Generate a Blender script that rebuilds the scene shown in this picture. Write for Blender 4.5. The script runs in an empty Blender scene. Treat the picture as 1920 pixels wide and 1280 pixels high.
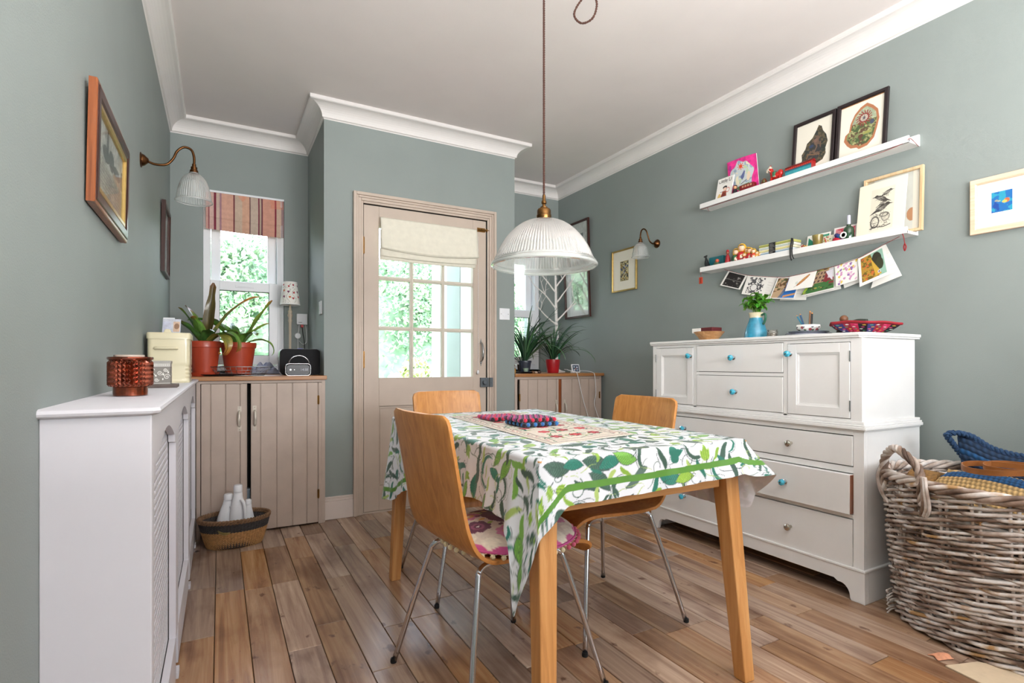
import bpy, bmesh, math, random
import numpy as np
from mathutils import Vector as V, Matrix
rnd = random.Random(7)
PI = math.pi
SC = bpy.context.scene
COL = SC.collection

# ---------------- camera, world, sun, fill lamps, exposure ----------------
YAW = math.atan2(548, 1000)
cam_d = bpy.data.cameras.new('camera')
cam = bpy.data.objects.new('camera', cam_d)
COL.objects.link(cam)
cam.location = (0, 0, 0.98)
cam.rotation_euler = (PI/2, 0, -YAW)
cam_d.sensor_width = 36
cam_d.lens = 36*1000/1920
cam_d.shift_y = 42/1920
cam_d.clip_start = 0.02
SC.camera = cam
SC.view_settings.view_transform = 'Standard'
SC.view_settings.look = 'None'
SC.view_settings.gamma = 1
SC.view_settings.use_curve_mapping = False
SC.view_settings.exposure = 0.12
SC.cycles.use_denoising = True
SC.cycles.max_bounces = 8
SC.cycles.diffuse_bounces = 5
SC.cycles.transparent_max_bounces = 16
SC.cycles.sample_clamp_indirect = 6

W = bpy.data.worlds.new('sky')
SC.world = W
W.use_nodes = True
wn = W.node_tree
wn.nodes.clear()
wo = wn.nodes.new('ShaderNodeOutputWorld')
wb = wn.nodes.new('ShaderNodeBackground')
tc = wn.nodes.new('ShaderNodeTexCoord')
sp = wn.nodes.new('ShaderNodeSeparateXYZ')
cr = wn.nodes.new('ShaderNodeValToRGB')
cr.color_ramp.elements[0].position = 0.0
cr.color_ramp.elements[0].color = (0.90, 0.95, 1.0, 1)
cr.color_ramp.elements[1].position = 0.9
cr.color_ramp.elements[1].color = (0.62, 0.76, 1.0, 1)
wn.links.new(tc.outputs['Generated'], sp.inputs[0])
wn.links.new(sp.outputs[2], cr.inputs[0])
wn.links.new(cr.outputs[0], wb.inputs[0])
wb.inputs[1].default_value = 9.5
wn.links.new(wb.outputs[0], wo.inputs[0])

def light(name, kind, loc, rot, energy, color=(1, 1, 1), **kw):
    d = bpy.data.lights.new(name, kind)
    d.energy = energy
    d.color = color
    for k, v in kw.items():
        setattr(d, k, v)
    o = bpy.data.objects.new(name, d)
    COL.objects.link(o)
    o.location = loc
    o.rotation_euler = rot
    return o
sun = light('sun', 'SUN', (0, 0, 6), (0, 0, 0), 6.5, (1, .97, .92), angle=math.radians(2))
sun.rotation_euler = V((0.70, 0.35, -0.75)).to_track_quat('-Z', 'Y').to_euler()
light('rear_window_fill', 'AREA', (1.95, -2.1, 1.50), (math.radians(88), 0, math.radians(14)), 10, (1.0, .985, .97), shape='RECTANGLE', size=1.3, size_y=1.2)  # fill lamp added inside the rear window to brighten the room
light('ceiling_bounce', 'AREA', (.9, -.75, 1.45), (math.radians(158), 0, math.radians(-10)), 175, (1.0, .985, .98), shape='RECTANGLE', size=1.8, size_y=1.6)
# portals: they only steer the sky's light through the openings of the room
for nm, loc, rot, sx, sy in (('portal_rear', (1.95, -2.22, 1.5), (PI/2, 0, 0), 1.3, 1.2),
                             ('portal_left_window', (.155, 4.46, 1.53), (-PI/2, 0, 0), .50, 1.26),
                             ('portal_right_window', (2.31, 4.46, 1.46), (-PI/2, 0, 0), .58, 1.10),
                             ('portal_door', (1.27, 3.60, 1.40), (-PI/2, 0, 0), .72, 1.06)):
    pl = light(nm, 'AREA', loc, rot, 1, shape='RECTANGLE', size=sx, size_y=sy)
    pl.data.cycles.is_portal = True

# ---------------- helpers ----------------
def lin(c):
    return tuple(((x/255+.055)/1.055)**2.4 if x/255 > .04045 else x/255/12.92 for x in c)
def l4(c):
    return lin(c)+(1,)
ORG = {}
def org(o):
    return ORG.get(o.name, V((0, 0, 0)))
def thing(name, label, cat, loc=(0, 0, 0), group=None, kind=None):
    o = bpy.data.objects.new(name, None)
    o.empty_display_size = .05
    COL.objects.link(o)
    o.location = loc
    ORG[o.name] = V(loc)
    tag(o, label, cat, group, kind)
    return o
def tag(o, label=None, cat=None, group=None, kind=None):
    if label: o['label'] = label
    if cat: o['category'] = cat
    if group: o['group'] = group
    if kind: o['kind'] = kind
    return o
def copy_tree(o, parent=None):
    c = o.copy()
    COL.objects.link(c)
    c.parent = parent
    for ch in list(o.children):
        copy_tree(ch, c)
    return c

class MB:
    def __init__(s):
        s.v = []; s.f = []; s.m = []; s.c = None
    def add(s, vs, fs, m=0):
        b = len(s.v)
        s.v += [tuple(x) for x in vs]
        s.f += [tuple(i+b for i in f) for f in fs]
        s.m += [m]*len(fs)
        return s
    def box(s, x0, x1, y0, y1, z0, z1, m=0):
        vs = [(x, y, z) for z in (z0, z1) for y in (y0, y1) for x in (x0, x1)]
        return s.add(vs, [(0, 2, 3, 1), (4, 5, 7, 6), (0, 1, 5, 4), (2, 6, 7, 3), (0, 4, 6, 2), (1, 3, 7, 5)], m)
    def obox(s, c, u, v, w, m=0):
        # box centred on c with half vectors u, v, w
        c, u, v, w = V(c), V(u), V(v), V(w)
        vs = [c+a*u+b*v+d*w for d in (-1, 1) for b in (-1, 1) for a in (-1, 1)]
        return s.add(vs, [(0, 2, 3, 1), (4, 5, 7, 6), (0, 1, 5, 4), (2, 6, 7, 3), (0, 4, 6, 2), (1, 3, 7, 5)], m)
    def hexa(s, lo, hi, m=0):
        # lo, hi: four points each, ccw seen from above
        return s.add(list(lo)+list(hi), [(3, 2, 1, 0), (4, 5, 6, 7), (0, 1, 5, 4), (1, 2, 6, 5), (2, 3, 7, 6), (3, 0, 4, 7)], m)
    def prism(s, poly, off, m=0):
        # poly: list of 3d points, off: extrusion vector
        n = len(poly); off = V(off)
        a = [V(p) for p in poly]; b = [p+off for p in a]
        return s.add(a+b, [tuple(range(n))[::-1], tuple(range(n, 2*n))]+[(i, (i+1) % n, n+(i+1) % n, n+i) for i in range(n)], m)
    def tube(s, pts, r, n=8, closed=False, cap=True, m=0, flat=1.0):
        pts = [V(p) for p in pts]
        N = len(pts)
        if not callable(r):
            rr = r; r = lambda t: rr
        ts = []
        for i in range(N):
            a = pts[(i-1) % N] if (closed or i > 0) else pts[0]
            b = pts[(i+1) % N] if (closed or i < N-1) else pts[-1]
            d = (b-a)
            ts.append(d.normalized() if d.length > 1e-9 else V((0, 0, 1)))
        up = V((0, 0, 1)) if abs(ts[0].z) < .9 else V((1, 0, 0))
        nrm = (up-ts[0]*up.dot(ts[0])).normalized()
        vs = []
        for i in range(N):
            t = ts[i]
            nrm = (nrm-t*nrm.dot(t))
            nrm = nrm.normalized() if nrm.length > 1e-6 else t.orthogonal().normalized()
            bn = t.cross(nrm)
            R = r(i/max(1, N-1))
            for k in range(n):
                a = 2*PI*k/n
                vs.append(pts[i]+nrm*(math.cos(a)*R*flat)+bn*(math.sin(a)*R))
        fs = []
        for i in range(N if closed else N-1):
            j = (i+1) % N
            for k in range(n):
                l = (k+1) % n
                fs.append((i*n+k, i*n+l, j*n+l, j*n+k))
        if cap and not closed:
            fs.append(tuple(range(n))[::-1]); fs.append(tuple((N-1)*n+k for k in range(n)))
        return s.add(vs, fs, m)
    def lathe(s, c, prof, n=32, axis='z', m=0, sx=1, sy=1, rfn=None):
        c = V(c)
        vs = []; fs = []; N = len(prof)
        for (r, z) in prof:
            for k in range(n):
                a = 2*PI*k/n
                q = rfn(a, r, z) if rfn else r
                p = V((math.cos(a)*q*sx, math.sin(a)*q*sy, z))
                if axis == 'x': p = V((p.z, p.x, p.y))
                elif axis == '-x': p = V((-p.z, p.x, -p.y))
                elif axis == 'y': p = V((p.x, p.z, -p.y))
                elif axis == '-y': p = V((p.x, -p.z, p.y))
                vs.append(c+p)
        for i in range(N-1):
            for k in range(n):
                l = (k+1) % n
                fs.append((i*n+k, i*n+l, (i+1)*n+l, (i+1)*n+k))
        if prof[0][0] > 1e-6: fs.append(tuple(range(n))[::-1])
        if prof[-1][0] > 1e-6: fs.append(tuple((N-1)*n+k for k in range(n)))
        return s.add(vs, fs, m)
    def ball(s, c, r, n=12, k=8, sc=(1, 1, 1), m=0):
        vs = []; fs = []
        for i in range(k+1):
            t = PI*i/k
            for j in range(n):
                a = 2*PI*j/n
                vs.append((c[0]+r*sc[0]*math.sin(t)*math.cos(a), c[1]+r*sc[1]*math.sin(t)*math.sin(a), c[2]-r*sc[2]*math.cos(t)))
        for i in range(k):
            for j in range(n):
                l = (j+1) % n
                fs.append((i*n+j, i*n+l, (i+1)*n+l, (i+1)*n+j))
        return s.add(vs, fs, m)
    def sheet(s, fn, nu, nv, m=0, flip=False):
        vs = [fn(i/(nu-1), j/(nv-1)) for j in range(nv) for i in range(nu)]
        fs = []
        for j in range(nv-1):
            for i in range(nu-1):
                q = (j*nu+i, j*nu+i+1, (j+1)*nu+i+1, (j+1)*nu+i)
                fs.append(q[::-1] if flip else q)
        return s.add(vs, fs, m)
    def xf(s, M):
        s.v = [tuple(M @ V(p)) for p in s.v]
        return s
    def build(s, name, mat, parent=None, smooth=False, bevel=0, weld=False, solid=0, sub=0, origin=None, seg=2):
        me = bpy.data.meshes.new(name)
        if origin is not None: o0 = V(origin)
        elif parent is not None: o0 = org(parent)
        else:
            A = np.array(s.v); mn = A.min(0); mx = A.max(0)
            o0 = V(((mn[0]+mx[0])/2, (mn[1]+mx[1])/2, mn[2]))
        me.from_pydata([(p[0]-o0[0], p[1]-o0[1], p[2]-o0[2]) for p in s.v], [], s.f)
        mats = mat if isinstance(mat, (list, tuple)) else [mat]
        for mm in mats: me.materials.append(mm)
        if len(mats) > 1: me.polygons.foreach_set('material_index', s.m)
        if weld:
            bm = bmesh.new(); bm.from_mesh(me)
            bmesh.ops.remove_doubles(bm, verts=bm.verts, dist=1e-5)
            bmesh.ops.recalc_face_normals(bm, faces=bm.faces)
            bm.to_mesh(me); bm.free()
        if smooth:
            me.shade_smooth()
            if smooth == 'auto':
                me.set_sharp_from_angle(angle=math.radians(40))
        me.update()
        o = bpy.data.objects.new(name, me)
        COL.objects.link(o)
        if parent is not None:
            o.parent = parent; ORG[o.name] = o0
        else:
            o.location = o0; ORG[o.name] = o0
        if solid:
            md = o.modifiers.new('thickness', 'SOLIDIFY'); md.thickness = solid; md.offset = 0
        if bevel:
            md = o.modifiers.new('bevel', 'BEVEL'); md.width = bevel; md.segments = seg; md.limit_method = 'ANGLE'; md.angle_limit = math.radians(35)
        if sub:
            md = o.modifiers.new('subsurf', 'SUBSURF'); md.levels = sub; md.render_levels = sub
        return o

def spline(pts, n=8, closed=False):
    P = [V(p) for p in pts]; N = len(P); out = []
    rng = range(N if closed else N-1)
    for i in rng:
        if closed: a, b, c, d = P[(i-1) % N], P[i], P[(i+1) % N], P[(i+2) % N]
        else: a, b, c, d = P[max(i-1, 0)], P[i], P[i+1], P[min(i+2, N-1)]
        for k in range(n):
            t = k/n
            out.append(0.5*((2*b)+(c-a)*t+(2*a-5*b+4*c-d)*t*t+(3*b-a-3*c+d)*t**3))
    if not closed: out.append(P[-1])
    return out

# ---------------- materials ----------------
MATS = {}
def newmat(name):
    m = bpy.data.materials.new(name); m.use_nodes = True
    nt = m.node_tree
    return m, nt, nt.nodes['Principled BSDF']
def setb(b, **k):
    names = {'rough': 'Roughness', 'metal': 'Metallic', 'spec': 'Specular IOR Level', 'trans': 'Transmission Weight', 'ior': 'IOR', 'coat': 'Coat Weight', 'coatr': 'Coat Roughness', 'alpha': 'Alpha', 'sheen': 'Sheen Weight', 'sub': 'Subsurface Weight'}
    for a, v in k.items(): b.inputs[names[a]].default_value = v
def plain(name, c, rough=.5, vary=.06, scale=8, bump=0, bscale=200, **k):
    """colour with a gentle procedural mottling, optional fine relief"""
    m, nt, b = newmat(name)
    setb(b, rough=rough, **k)
    N = nt.nodes; L = nt.links
    tc = N.new('ShaderNodeTexCoord'); nz = N.new('ShaderNodeTexNoise')
    nz.inputs['Scale'].default_value = scale; nz.inputs['Detail'].default_value = 4
    L.new(tc.outputs['Object'], nz.inputs['Vector'])
    rp = N.new('ShaderNodeValToRGB'); c0 = lin(c)
    rp.color_ramp.elements[0].position = .3; rp.color_ramp.elements[1].position = .7
    rp.color_ramp.elements[0].color = tuple(x*(1-vary) for x in c0)+(1,)
    rp.color_ramp.elements[1].color = tuple(min(1, x*(1+vary)) for x in c0)+(1,)
    L.new(nz.outputs[0], rp.inputs[0]); L.new(rp.outputs[0], b.inputs['Base Color'])
    if bump:
        n2 = N.new('ShaderNodeTexNoise'); n2.inputs['Scale'].default_value = bscale; n2.inputs['Detail'].default_value = 3
        L.new(tc.outputs['Object'], n2.inputs['Vector'])
        bp = N.new('ShaderNodeBump'); bp.inputs['Strength'].default_value = bump; bp.inputs['Distance'].default_value = .002
        L.new(n2.outputs[0], bp.inputs['Height']); L.new(bp.outputs[0], b.inputs['Normal'])
    return m
def wood(name, cols, axis='y', scale=1.0, rough=.4, rand=False, bump=.15, contrast=1.0, grey=None, coat=0):
    """streaky grain along one axis; rand offsets grain and tone for each object"""
    m, nt, b = newmat(name); setb(b, rough=rough, coat=coat)
    N = nt.nodes; L = nt.links
    tc = N.new('ShaderNodeTexCoord'); mp = N.new('ShaderNodeMapping')
    st = {'x': (1.2, 28, 28), 'y': (28, 1.2, 28), 'z': (28, 28, 1.2)}[axis]
    mp.inputs['Scale'].default_value = tuple(q*scale for q in st)
    L.new(tc.outputs['Object'], mp.inputs['Vector'])
    vec = mp.outputs[0]
    oi = N.new('ShaderNodeObjectInfo')
    if rand:
        ml = N.new('ShaderNodeMath'); ml.operation = 'MULTIPLY'; ml.inputs[1].default_value = 77
        L.new(oi.outputs['Random'], ml.inputs[0])
        va = N.new('ShaderNodeVectorMath'); va.operation = 'ADD'
        L.new(vec, va.inputs[0]); L.new(ml.outputs[0], va.inputs[1]); vec = va.outputs[0]
    n1 = N.new('ShaderNodeTexNoise'); n1.inputs['Scale'].default_value = 1.6; n1.inputs['Detail'].default_value = 7; n1.inputs['Roughness'].default_value = .62; n1.inputs['Distortion'].default_value = .9
    L.new(vec, n1.inputs['Vector'])
    rp = N.new('ShaderNodeValToRGB'); E = rp.color_ramp.elements
    k = len(cols)
    while len(E) < k: E.new(.5)
    for i, c in enumerate(cols):
        E[i].position = .5+(i/(k-1)-.5)*.5*contrast; E[i].color = l4(c)
    L.new(n1.outputs[0], rp.inputs[0])
    col = rp.outputs[0]
    if rand:
        hs = N.new('ShaderNodeHueSaturation')
        mr = N.new('ShaderNodeMapRange'); mr.inputs[3].default_value = .74; mr.inputs[4].default_value = 1.22
        L.new(oi.outputs['Random'], mr.inputs[0]); L.new(mr.outputs[0], hs.inputs['Value'])
        m7 = N.new('ShaderNodeMath'); m7.operation = 'MULTIPLY'; m7.inputs[1].default_value = 7.31
        fr = N.new('ShaderNodeMath'); fr.operation = 'FRACT'
        L.new(oi.outputs['Random'], m7.inputs[0]); L.new(m7.outputs[0], fr.inputs[0])
        mr2 = N.new('ShaderNodeMapRange'); mr2.inputs[3].default_value = .62; mr2.inputs[4].default_value = 1.12
        L.new(fr.outputs[0], mr2.inputs[0]); L.new(mr2.outputs[0], hs.inputs['Saturation'])
        L.new(col, hs.inputs['Color']); col = hs.outputs[0]
    if rand:
        # worn blotches and small dark knots
        for sc_, lo, hi, dk, st_ in ((5.5, .50, .66, (.60, .52, .48, 1), (1, .45, 1)), (17, .66, .72, (.42, .34, .32, 1), (1, .6, 1))):
            mp2 = N.new('ShaderNodeMapping'); mp2.inputs['Scale'].default_value = st_
            L.new(tc.outputs['Object'], mp2.inputs['Vector'])
            va2 = N.new('ShaderNodeVectorMath'); va2.operation = 'ADD'
            L.new(mp2.outputs[0], va2.inputs[0]); L.new(ml.outputs[0], va2.inputs[1])
            nb = N.new('ShaderNodeTexNoise'); nb.inputs['Scale'].default_value = sc_; nb.inputs['Detail'].default_value = 5
            L.new(va2.outputs[0], nb.inputs['Vector'])
            mr3 = N.new('ShaderNodeMapRange'); mr3.inputs[1].default_value = lo; mr3.inputs[2].default_value = hi
            L.new(nb.outputs[0], mr3.inputs[0])
            mm = N.new('ShaderNodeMix'); mm.data_type = 'RGBA'; mm.blend_type = 'MULTIPLY'
            L.new(mr3.outputs[0], mm.inputs[0]); L.new(col, mm.inputs[6]); mm.inputs[7].default_value = dk
            col = mm.outputs[2]
    L.new(col, b.inputs['Base Color'])
    if bump:
        bp = N.new('ShaderNodeBump'); bp.inputs['Strength'].default_value = bump; bp.inputs['Distance'].default_value = .001
        L.new(n1.outputs[0], bp.inputs['Height']); L.new(bp.outputs[0], b.inputs['Normal'])
    return m
def glassy(name, tint=(1, 1, 1), op=.10, rough=.05, gl=.15, diff=(.9, .9, .9)):
    """thin glass: mostly transparent, some gloss, a little milky body"""
    m = bpy.data.materials.new(name); m.use_nodes = True
    nt = m.node_tree; N = nt.nodes; L = nt.links; N.clear()
    out = N.new('ShaderNodeOutputMaterial')
    tr = N.new('ShaderNodeBsdfTransparent'); tr.inputs[0].default_value = tint+(1,)
    df = N.new('ShaderNodeBsdfDiffuse'); df.inputs[0].default_value = diff+(1,)
    tl = N.new('ShaderNodeBsdfTranslucent'); tl.inputs[0].default_value = diff+(1,)
    gs = N.new('ShaderNodeBsdfGlossy'); gs.inputs['Roughness'].default_value = rough
    lw = N.new('ShaderNodeLayerWeight'); lw.inputs[0].default_value = .35
    mx0 = N.new('ShaderNodeMixShader'); mx0.inputs[0].default_value = .5
    L.new(df.outputs[0], mx0.inputs[1]); L.new(tl.outputs[0], mx0.inputs[2])
    mx = N.new('ShaderNodeMixShader'); mx.inputs[0].default_value = op
    L.new(tr.outputs[0], mx.inputs[1]); L.new(mx0.outputs[0], mx.inputs[2])
    mu = N.new('ShaderNodeMath'); mu.operation = 'MULTIPLY'; mu.inputs[1].default_value = gl*3
    L.new(lw.outputs['Fresnel'], mu.inputs[0])
    m2 = N.new('ShaderNodeMixShader'); L.new(mu.outputs[0], m2.inputs[0])
    L.new(mx.outputs[0], m2.inputs[1]); L.new(gs.outputs[0], m2.inputs[2])
    L.new(m2.outputs[0], out.inputs[0])
    return m
def attrmat(name, rough=.6, back=None, sheen=0, coat=0, bump=0, bscale=300, spec=.5):
    m, nt, b = newmat(name); setb(b, rough=rough, sheen=sheen, coat=coat, spec=spec)
    N = nt.nodes; L = nt.links
    at = N.new('ShaderNodeAttribute'); at.attribute_name = 'Col'
    col = at.outputs['Color']
    if back is not None:
        g = N.new('ShaderNodeNewGeometry'); mx = N.new('ShaderNodeMix'); mx.data_type = 'RGBA'
        mb = N.new('ShaderNodeMix'); mb.data_type = 'RGBA'; mb.inputs[0].default_value = .12
        mb.inputs[6].default_value = l4(back); L.new(col, mb.inputs[7])
        L.new(g.outputs['Backfacing'], mx.inputs[0]); L.new(col, mx.inputs[6]); L.new(mb.outputs[2], mx.inputs[7])
        col = mx.outputs[2]
    L.new(col, b.inputs['Base Color'])
    if bump:
        tc = N.new('ShaderNodeTexCoord')
        n2 = N.new('ShaderNodeTexNoise'); n2.inputs['Scale'].default_value = bscale
        L.new(tc.outputs['Object'], n2.inputs['Vector'])
        bp = N.new('ShaderNodeBump'); bp.inputs['Strength'].default_value = bump; bp.inputs['Distance'].default_value = .001
        L.new(n2.outputs[0], bp.inputs['Height']); L.new(bp.outputs[0], b.inputs['Normal'])
    return m

# ---------------- painter: flat print laid on real surfaces as colour attributes ----------------
def vnoise(x, y, s=0):
    xi = np.floor(x).astype(int); yi = np.floor(y).astype(int); xf = x-xi; yf = y-yi
    xf = xf*xf*(3-2*xf); yf = yf*yf*(3-2*yf)
    def h(a, b):
        n = (a*374761393+b*668265263+s*974634777) & 0x7fffffff
        n = ((n ^ (n >> 13))*1274126177) & 0x7fffffff
        return ((n ^ (n >> 16)) & 0xffff)/65535
    return (h(xi, yi)*(1-xf)+h(xi+1, yi)*xf)*(1-yf)+(h(xi, yi+1)*(1-xf)+h(xi+1, yi+1)*xf)*yf
class Can:
    def __init__(s, w, h, nx, bg=(240, 238, 228)):
        s.w, s.h = w, h; s.nx = nx; s.ny = max(4, int(round(nx*h/w)))
        s.X, s.Y = np.meshgrid(np.linspace(0, w, s.nx), np.linspace(0, h, s.ny))
        s.A = np.zeros((s.ny, s.nx, 3)); s.A[:] = bg
    def put(s, mask, c, a=1.0):
        m = (mask.astype(float)*a)[..., None]
        s.A = s.A*(1-m)+np.array(c, float)*m
        return s
    def loc(s, x, y, R):
        return None
    def ell(s, cx, cy, rx, ry, c, rot=0, a=1.0, ring=None):
        ca, sa = math.cos(rot), math.sin(rot)
        dx, dy = s.X-cx, s.Y-cy
        q = np.sqrt(((dx*ca+dy*sa)/rx)**2+((-dx*sa+dy*ca)/ry)**2)
        m = q < 1
        if ring: m &= q > ring
        return s.put(m, c, a)
    def rect(s, x0, y0, x1, y1, c, a=1.0):
        return s.put((s.X >= x0) & (s.X <= x1) & (s.Y >= y0) & (s.Y <= y1), c, a)
    def pmask(s, P):
        m = np.zeros(s.X.shape, bool); n = len(P)
        for i in range(n):
            (x1, y1), (x2, y2) = P[i], P[(i+1) % n]
            if y1 == y2: continue
            c = ((y1 > s.Y) != (y2 > s.Y)) & (s.X < (x2-x1)*(s.Y-y1)/(y2-y1)+x1)
            m ^= c
        return m
    def poly(s, P, c, a=1.0):
        return s.put(s.pmask(P), c, a)
    def line(s, P, wd, c, a=1.0):
        m = np.zeros(s.X.shape, bool)
        for (x1, y1), (x2, y2) in zip(P[:-1], P[1:]):
            dx, dy = x2-x1, y2-y1; L = dx*dx+dy*dy+1e-12
            t = np.clip(((s.X-x1)*dx+(s.Y-y1)*dy)/L, 0, 1)
            m |= (s.X-x1-t*dx)**2+(s.Y-y1-t*dy)**2 < (wd/2)**2
        return s.put(m, c, a)
    def mott(s, sc, amt, seed=0, mask=None):
        n = (vnoise(s.X*sc, s.Y*sc, seed)*.6+vnoise(s.X*sc*2.3, s.Y*sc*2.3, seed+1)*.4-.5)*2
        f = 1+n*amt
        if mask is not None: f = np.where(mask, f, 1)
        s.A = np.clip(s.A*f[..., None], 0, 255)
        return s
    def blend(s, sc, thr, c, seed=0, mask=None, a=1.0):
        n = vnoise(s.X*sc, s.Y*sc, seed)*.6+vnoise(s.X*sc*2.1, s.Y*sc*2.1, seed+5)*.4
        m = n > thr
        if mask is not None: m &= mask
        return s.put(m, c, a)
def setcol(me, rgb255):
    c = np.clip(np.asarray(rgb255, float)/255, 0, 1).reshape(-1, 3)
    c = np.where(c > .04045, ((c+.055)/1.055)**2.4, c/12.92)
    a = me.color_attributes.new('Col', 'FLOAT_COLOR', 'POINT')
    a.data.foreach_set('color', np.concatenate([c, np.ones((len(c), 1))], 1).astype(np.float32).ravel())
def grid_mesh(name, P, rgb, mat, parent=None, origin=None, flip=False, smooth=True):
    """P: (ny,nx,3) world points"""
    ny, nx = P.shape[:2]
    if parent is not None: o0 = org(parent)
    elif origin is not None: o0 = V(origin)
    else:
        q = P.reshape(-1, 3); o0 = V(((q[:, 0].min()+q[:, 0].max())/2, (q[:, 1].min()+q[:, 1].max())/2, q[:, 2].min()))
    vs = (P.reshape(-1, 3)-np.array(o0)).astype(np.float32)
    i = np.arange((ny-1)*(nx-1)); r = i//(nx-1); c = i % (nx-1); a = r*nx+c
    F = np.stack([a, a+1, a+nx+1, a+nx], 1)
    if flip: F = F[:, ::-1]
    me = bpy.data.meshes.new(name)
    me.vertices.add(len(vs)); me.vertices.foreach_set('co', vs.ravel())
    me.loops.add(F.size); me.loops.foreach_set('vertex_index', F.ravel().astype(np.int32))
    me.polygons.add(len(F)); me.polygons.foreach_set('loop_start', (np.arange(len(F))*4).astype(np.int32))
    me.polygons.foreach_set('loop_total', np.full(len(F), 4, np.int32))
    me.update(calc_edges=True)
    setcol(me, rgb)
    me.materials.append(mat)
    if smooth: me.shade_smooth()
    o = bpy.data.objects.new(name, me); COL.objects.link(o)
    ORG[o.name] = o0
    if parent is not None: o.parent = parent
    else: o.location = o0
    return o
def panel(name, can, o, u, v, mat, parent=None, bow=0, back=.0, jitter=None):
    """flat print can at corner o spanning can.w along u, can.h along v"""
    u = np.array(V(u).normalized()); v = np.array(V(v).normalized()); n = np.cross(u, v)
    P = np.array(o)[None, None, :]+can.X[..., None]*u+can.Y[..., None]*v
    if bow: P = P+(np.sin(can.X/can.w*PI)*bow)[..., None]*n
    return grid_mesh(name, P, can.A.reshape(-1, 3), mat, parent)
# ---------------- shared materials ----------------
M_wall = plain('wall_paint', (138, 147, 144), .6, .035, 3, .25, 260)
M_ceil = plain('ceiling_paint', (219, 212, 209), .8, .02, 4, .2, 200)
M_cove = plain('coving_paint', (224, 220, 217), .6, .02, 6)
M_taupe = plain('taupe_paint', (190, 174, 160), .45, .05, 7, .1, 120)
M_taupe2 = plain('taupe_cupboard_paint', (180, 164, 152), .5, .06, 9, .15, 120)
M_skirt = plain('skirting_paint', (214, 202, 195), .45, .03, 7)
M_white = plain('white_furniture_paint', (233, 233, 232), .38, .025, 6, .08, 60)
M_radc = plain('radiator_cover_paint', (212, 211, 217), .42, .02, 5, .06, 60)
M_upvc = plain('white_window_frame', (232, 234, 238), .35, .01, 5)
M_black = plain('black_gap', (14, 12, 11), .8, 0)
M_oak = wood('oak_veneer', [(168, 106, 50), (194, 132, 68), (212, 152, 86)], 'z', 1.2, .38, bump=.05)
M_oakt = wood('oak_table', [(176, 118, 62), (202, 144, 84), (218, 166, 108)], 'z', 1.0, .42, bump=.1)
M_oakx = wood('oak_table_rail', [(176, 118, 62), (202, 144, 84), (218, 166, 108)], 'x', 1.0, .42, bump=.1)
M_oaky = wood('oak_table_side_rail', [(176, 118, 62), (202, 144, 84), (218, 166, 108)], 'y', 1.0, .42, bump=.1)
M_ply = plain('plywood_edge', (196, 132, 66), .45, .15, 60)
M_top = wood('worktop_wood', [(112, 70, 38), (160, 108, 62), (186, 136, 84)], 'x', 1.2, .35, bump=.1)
M_chrome = plain('chrome', (205, 205, 208), .16, .02, 20, metal=1)
M_dchrome = plain('brushed_steel', (150, 150, 150), .3, .04, 30, metal=1)
M_brass = plain('aged_brass', (134, 98, 52), .32, .2, 40, metal=1)
M_bronze = plain('dark_bronze', (92, 62, 38), .34, .2, 40, metal=1)
M_glass = glassy('window_glass', (1, 1, 1), .0, .02, .06)
M_print = attrmat('print_paper', .7)
M_gloss = attrmat('print_gloss', .35)
M_paper = plain('white_card', (240, 238, 234), .7, .02, 20)
M_floor = wood('floor_oak', [(92, 62, 42), (142, 104, 74), (172, 136, 102), (204, 170, 136)], 'y', .55, .26, rand=True, bump=.25, contrast=1.25)

# ---------------- room shell ----------------
XL, XR, YD, YB, ZC, XB0, XB1 = -.29, 2.80, 3.51, 4.20, 2.62, .575, 1.945
YR = -2.2
def struct(o): o['kind'] = 'structure'; return o
def wall_hole(name, x0, x1, y0, y1, z1, hx0, hx1, hz0, hz1, mat=None):
    b = MB()
    b.box(x0, hx0, y0, y1, 0, z1).box(hx1, x1, y0, y1, 0, z1)
    if hz0 > 0: b.box(hx0, hx1, y0, y1, 0, hz0)
    b.box(hx0, hx1, y0, y1, hz1, z1)
    return struct(b.build(name, mat or M_wall))
struct(MB().box(XL-.2, XL, YR-.2, YB+.3, 0, ZC).build('wall_left', M_wall))
struct(MB().box(XR, XR+.2, YR-.2, YB+.3, 0, ZC).build('wall_right', M_wall))
wall_hole('wall_back_left', XL, XB0+.15, YB, YB+.3, ZC, -.10, .412, .93, 2.17)
wall_hole('wall_back_right', XB1-.15, XR, YB, YB+.3, ZC, 2.02, 2.602, .93, 2.0)
struct(MB().box(XB0, XB0+.12, YD+.12, YB, 0, ZC).build('wall_recess_left', M_wall))
struct(MB().box(XB1-.12, XB1, YD+.12, YB, 0, ZC).build('wall_recess_right', M_wall))
wall_hole('wall_door', XB0, XB1, YD, YD+.12, ZC, .80, 1.735, 0, 2.045)
wall_hole('wall_rear', XL, XR, YR-.2, YR, ZC, 1.30, 2.60, .90, 2.1)
struct(MB().box(XL-.2, XR+.2, YR-.2, YB+.3, ZC, ZC+.25).build('ceiling', M_ceil))
# white outside cheeks of the porch beyond the door
M_out = plain('porch_white_render', (238, 238, 236), .7, .02)
struct(MB().box(XB0+.12, .74, YD+.12, YB+.6, -.15, 2.5).build('wall_porch_left', M_out))
struct(MB().box(1.80, XB1-.12, YD+.12, YB+.7, -.15, 2.5).build('wall_porch_right', M_out))
# rear window frame (behind the viewer)
b = MB()
for x in (1.30, 1.93, 2.55): b.box(x, x+.05, YR-.12, YR-.06, .9, 2.1)
for z in (.90, 2.05): b.box(1.3, 2.6, YR-.12, YR-.06, z, z+.05)
struct(b.build('window_3', M_upvc))

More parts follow.
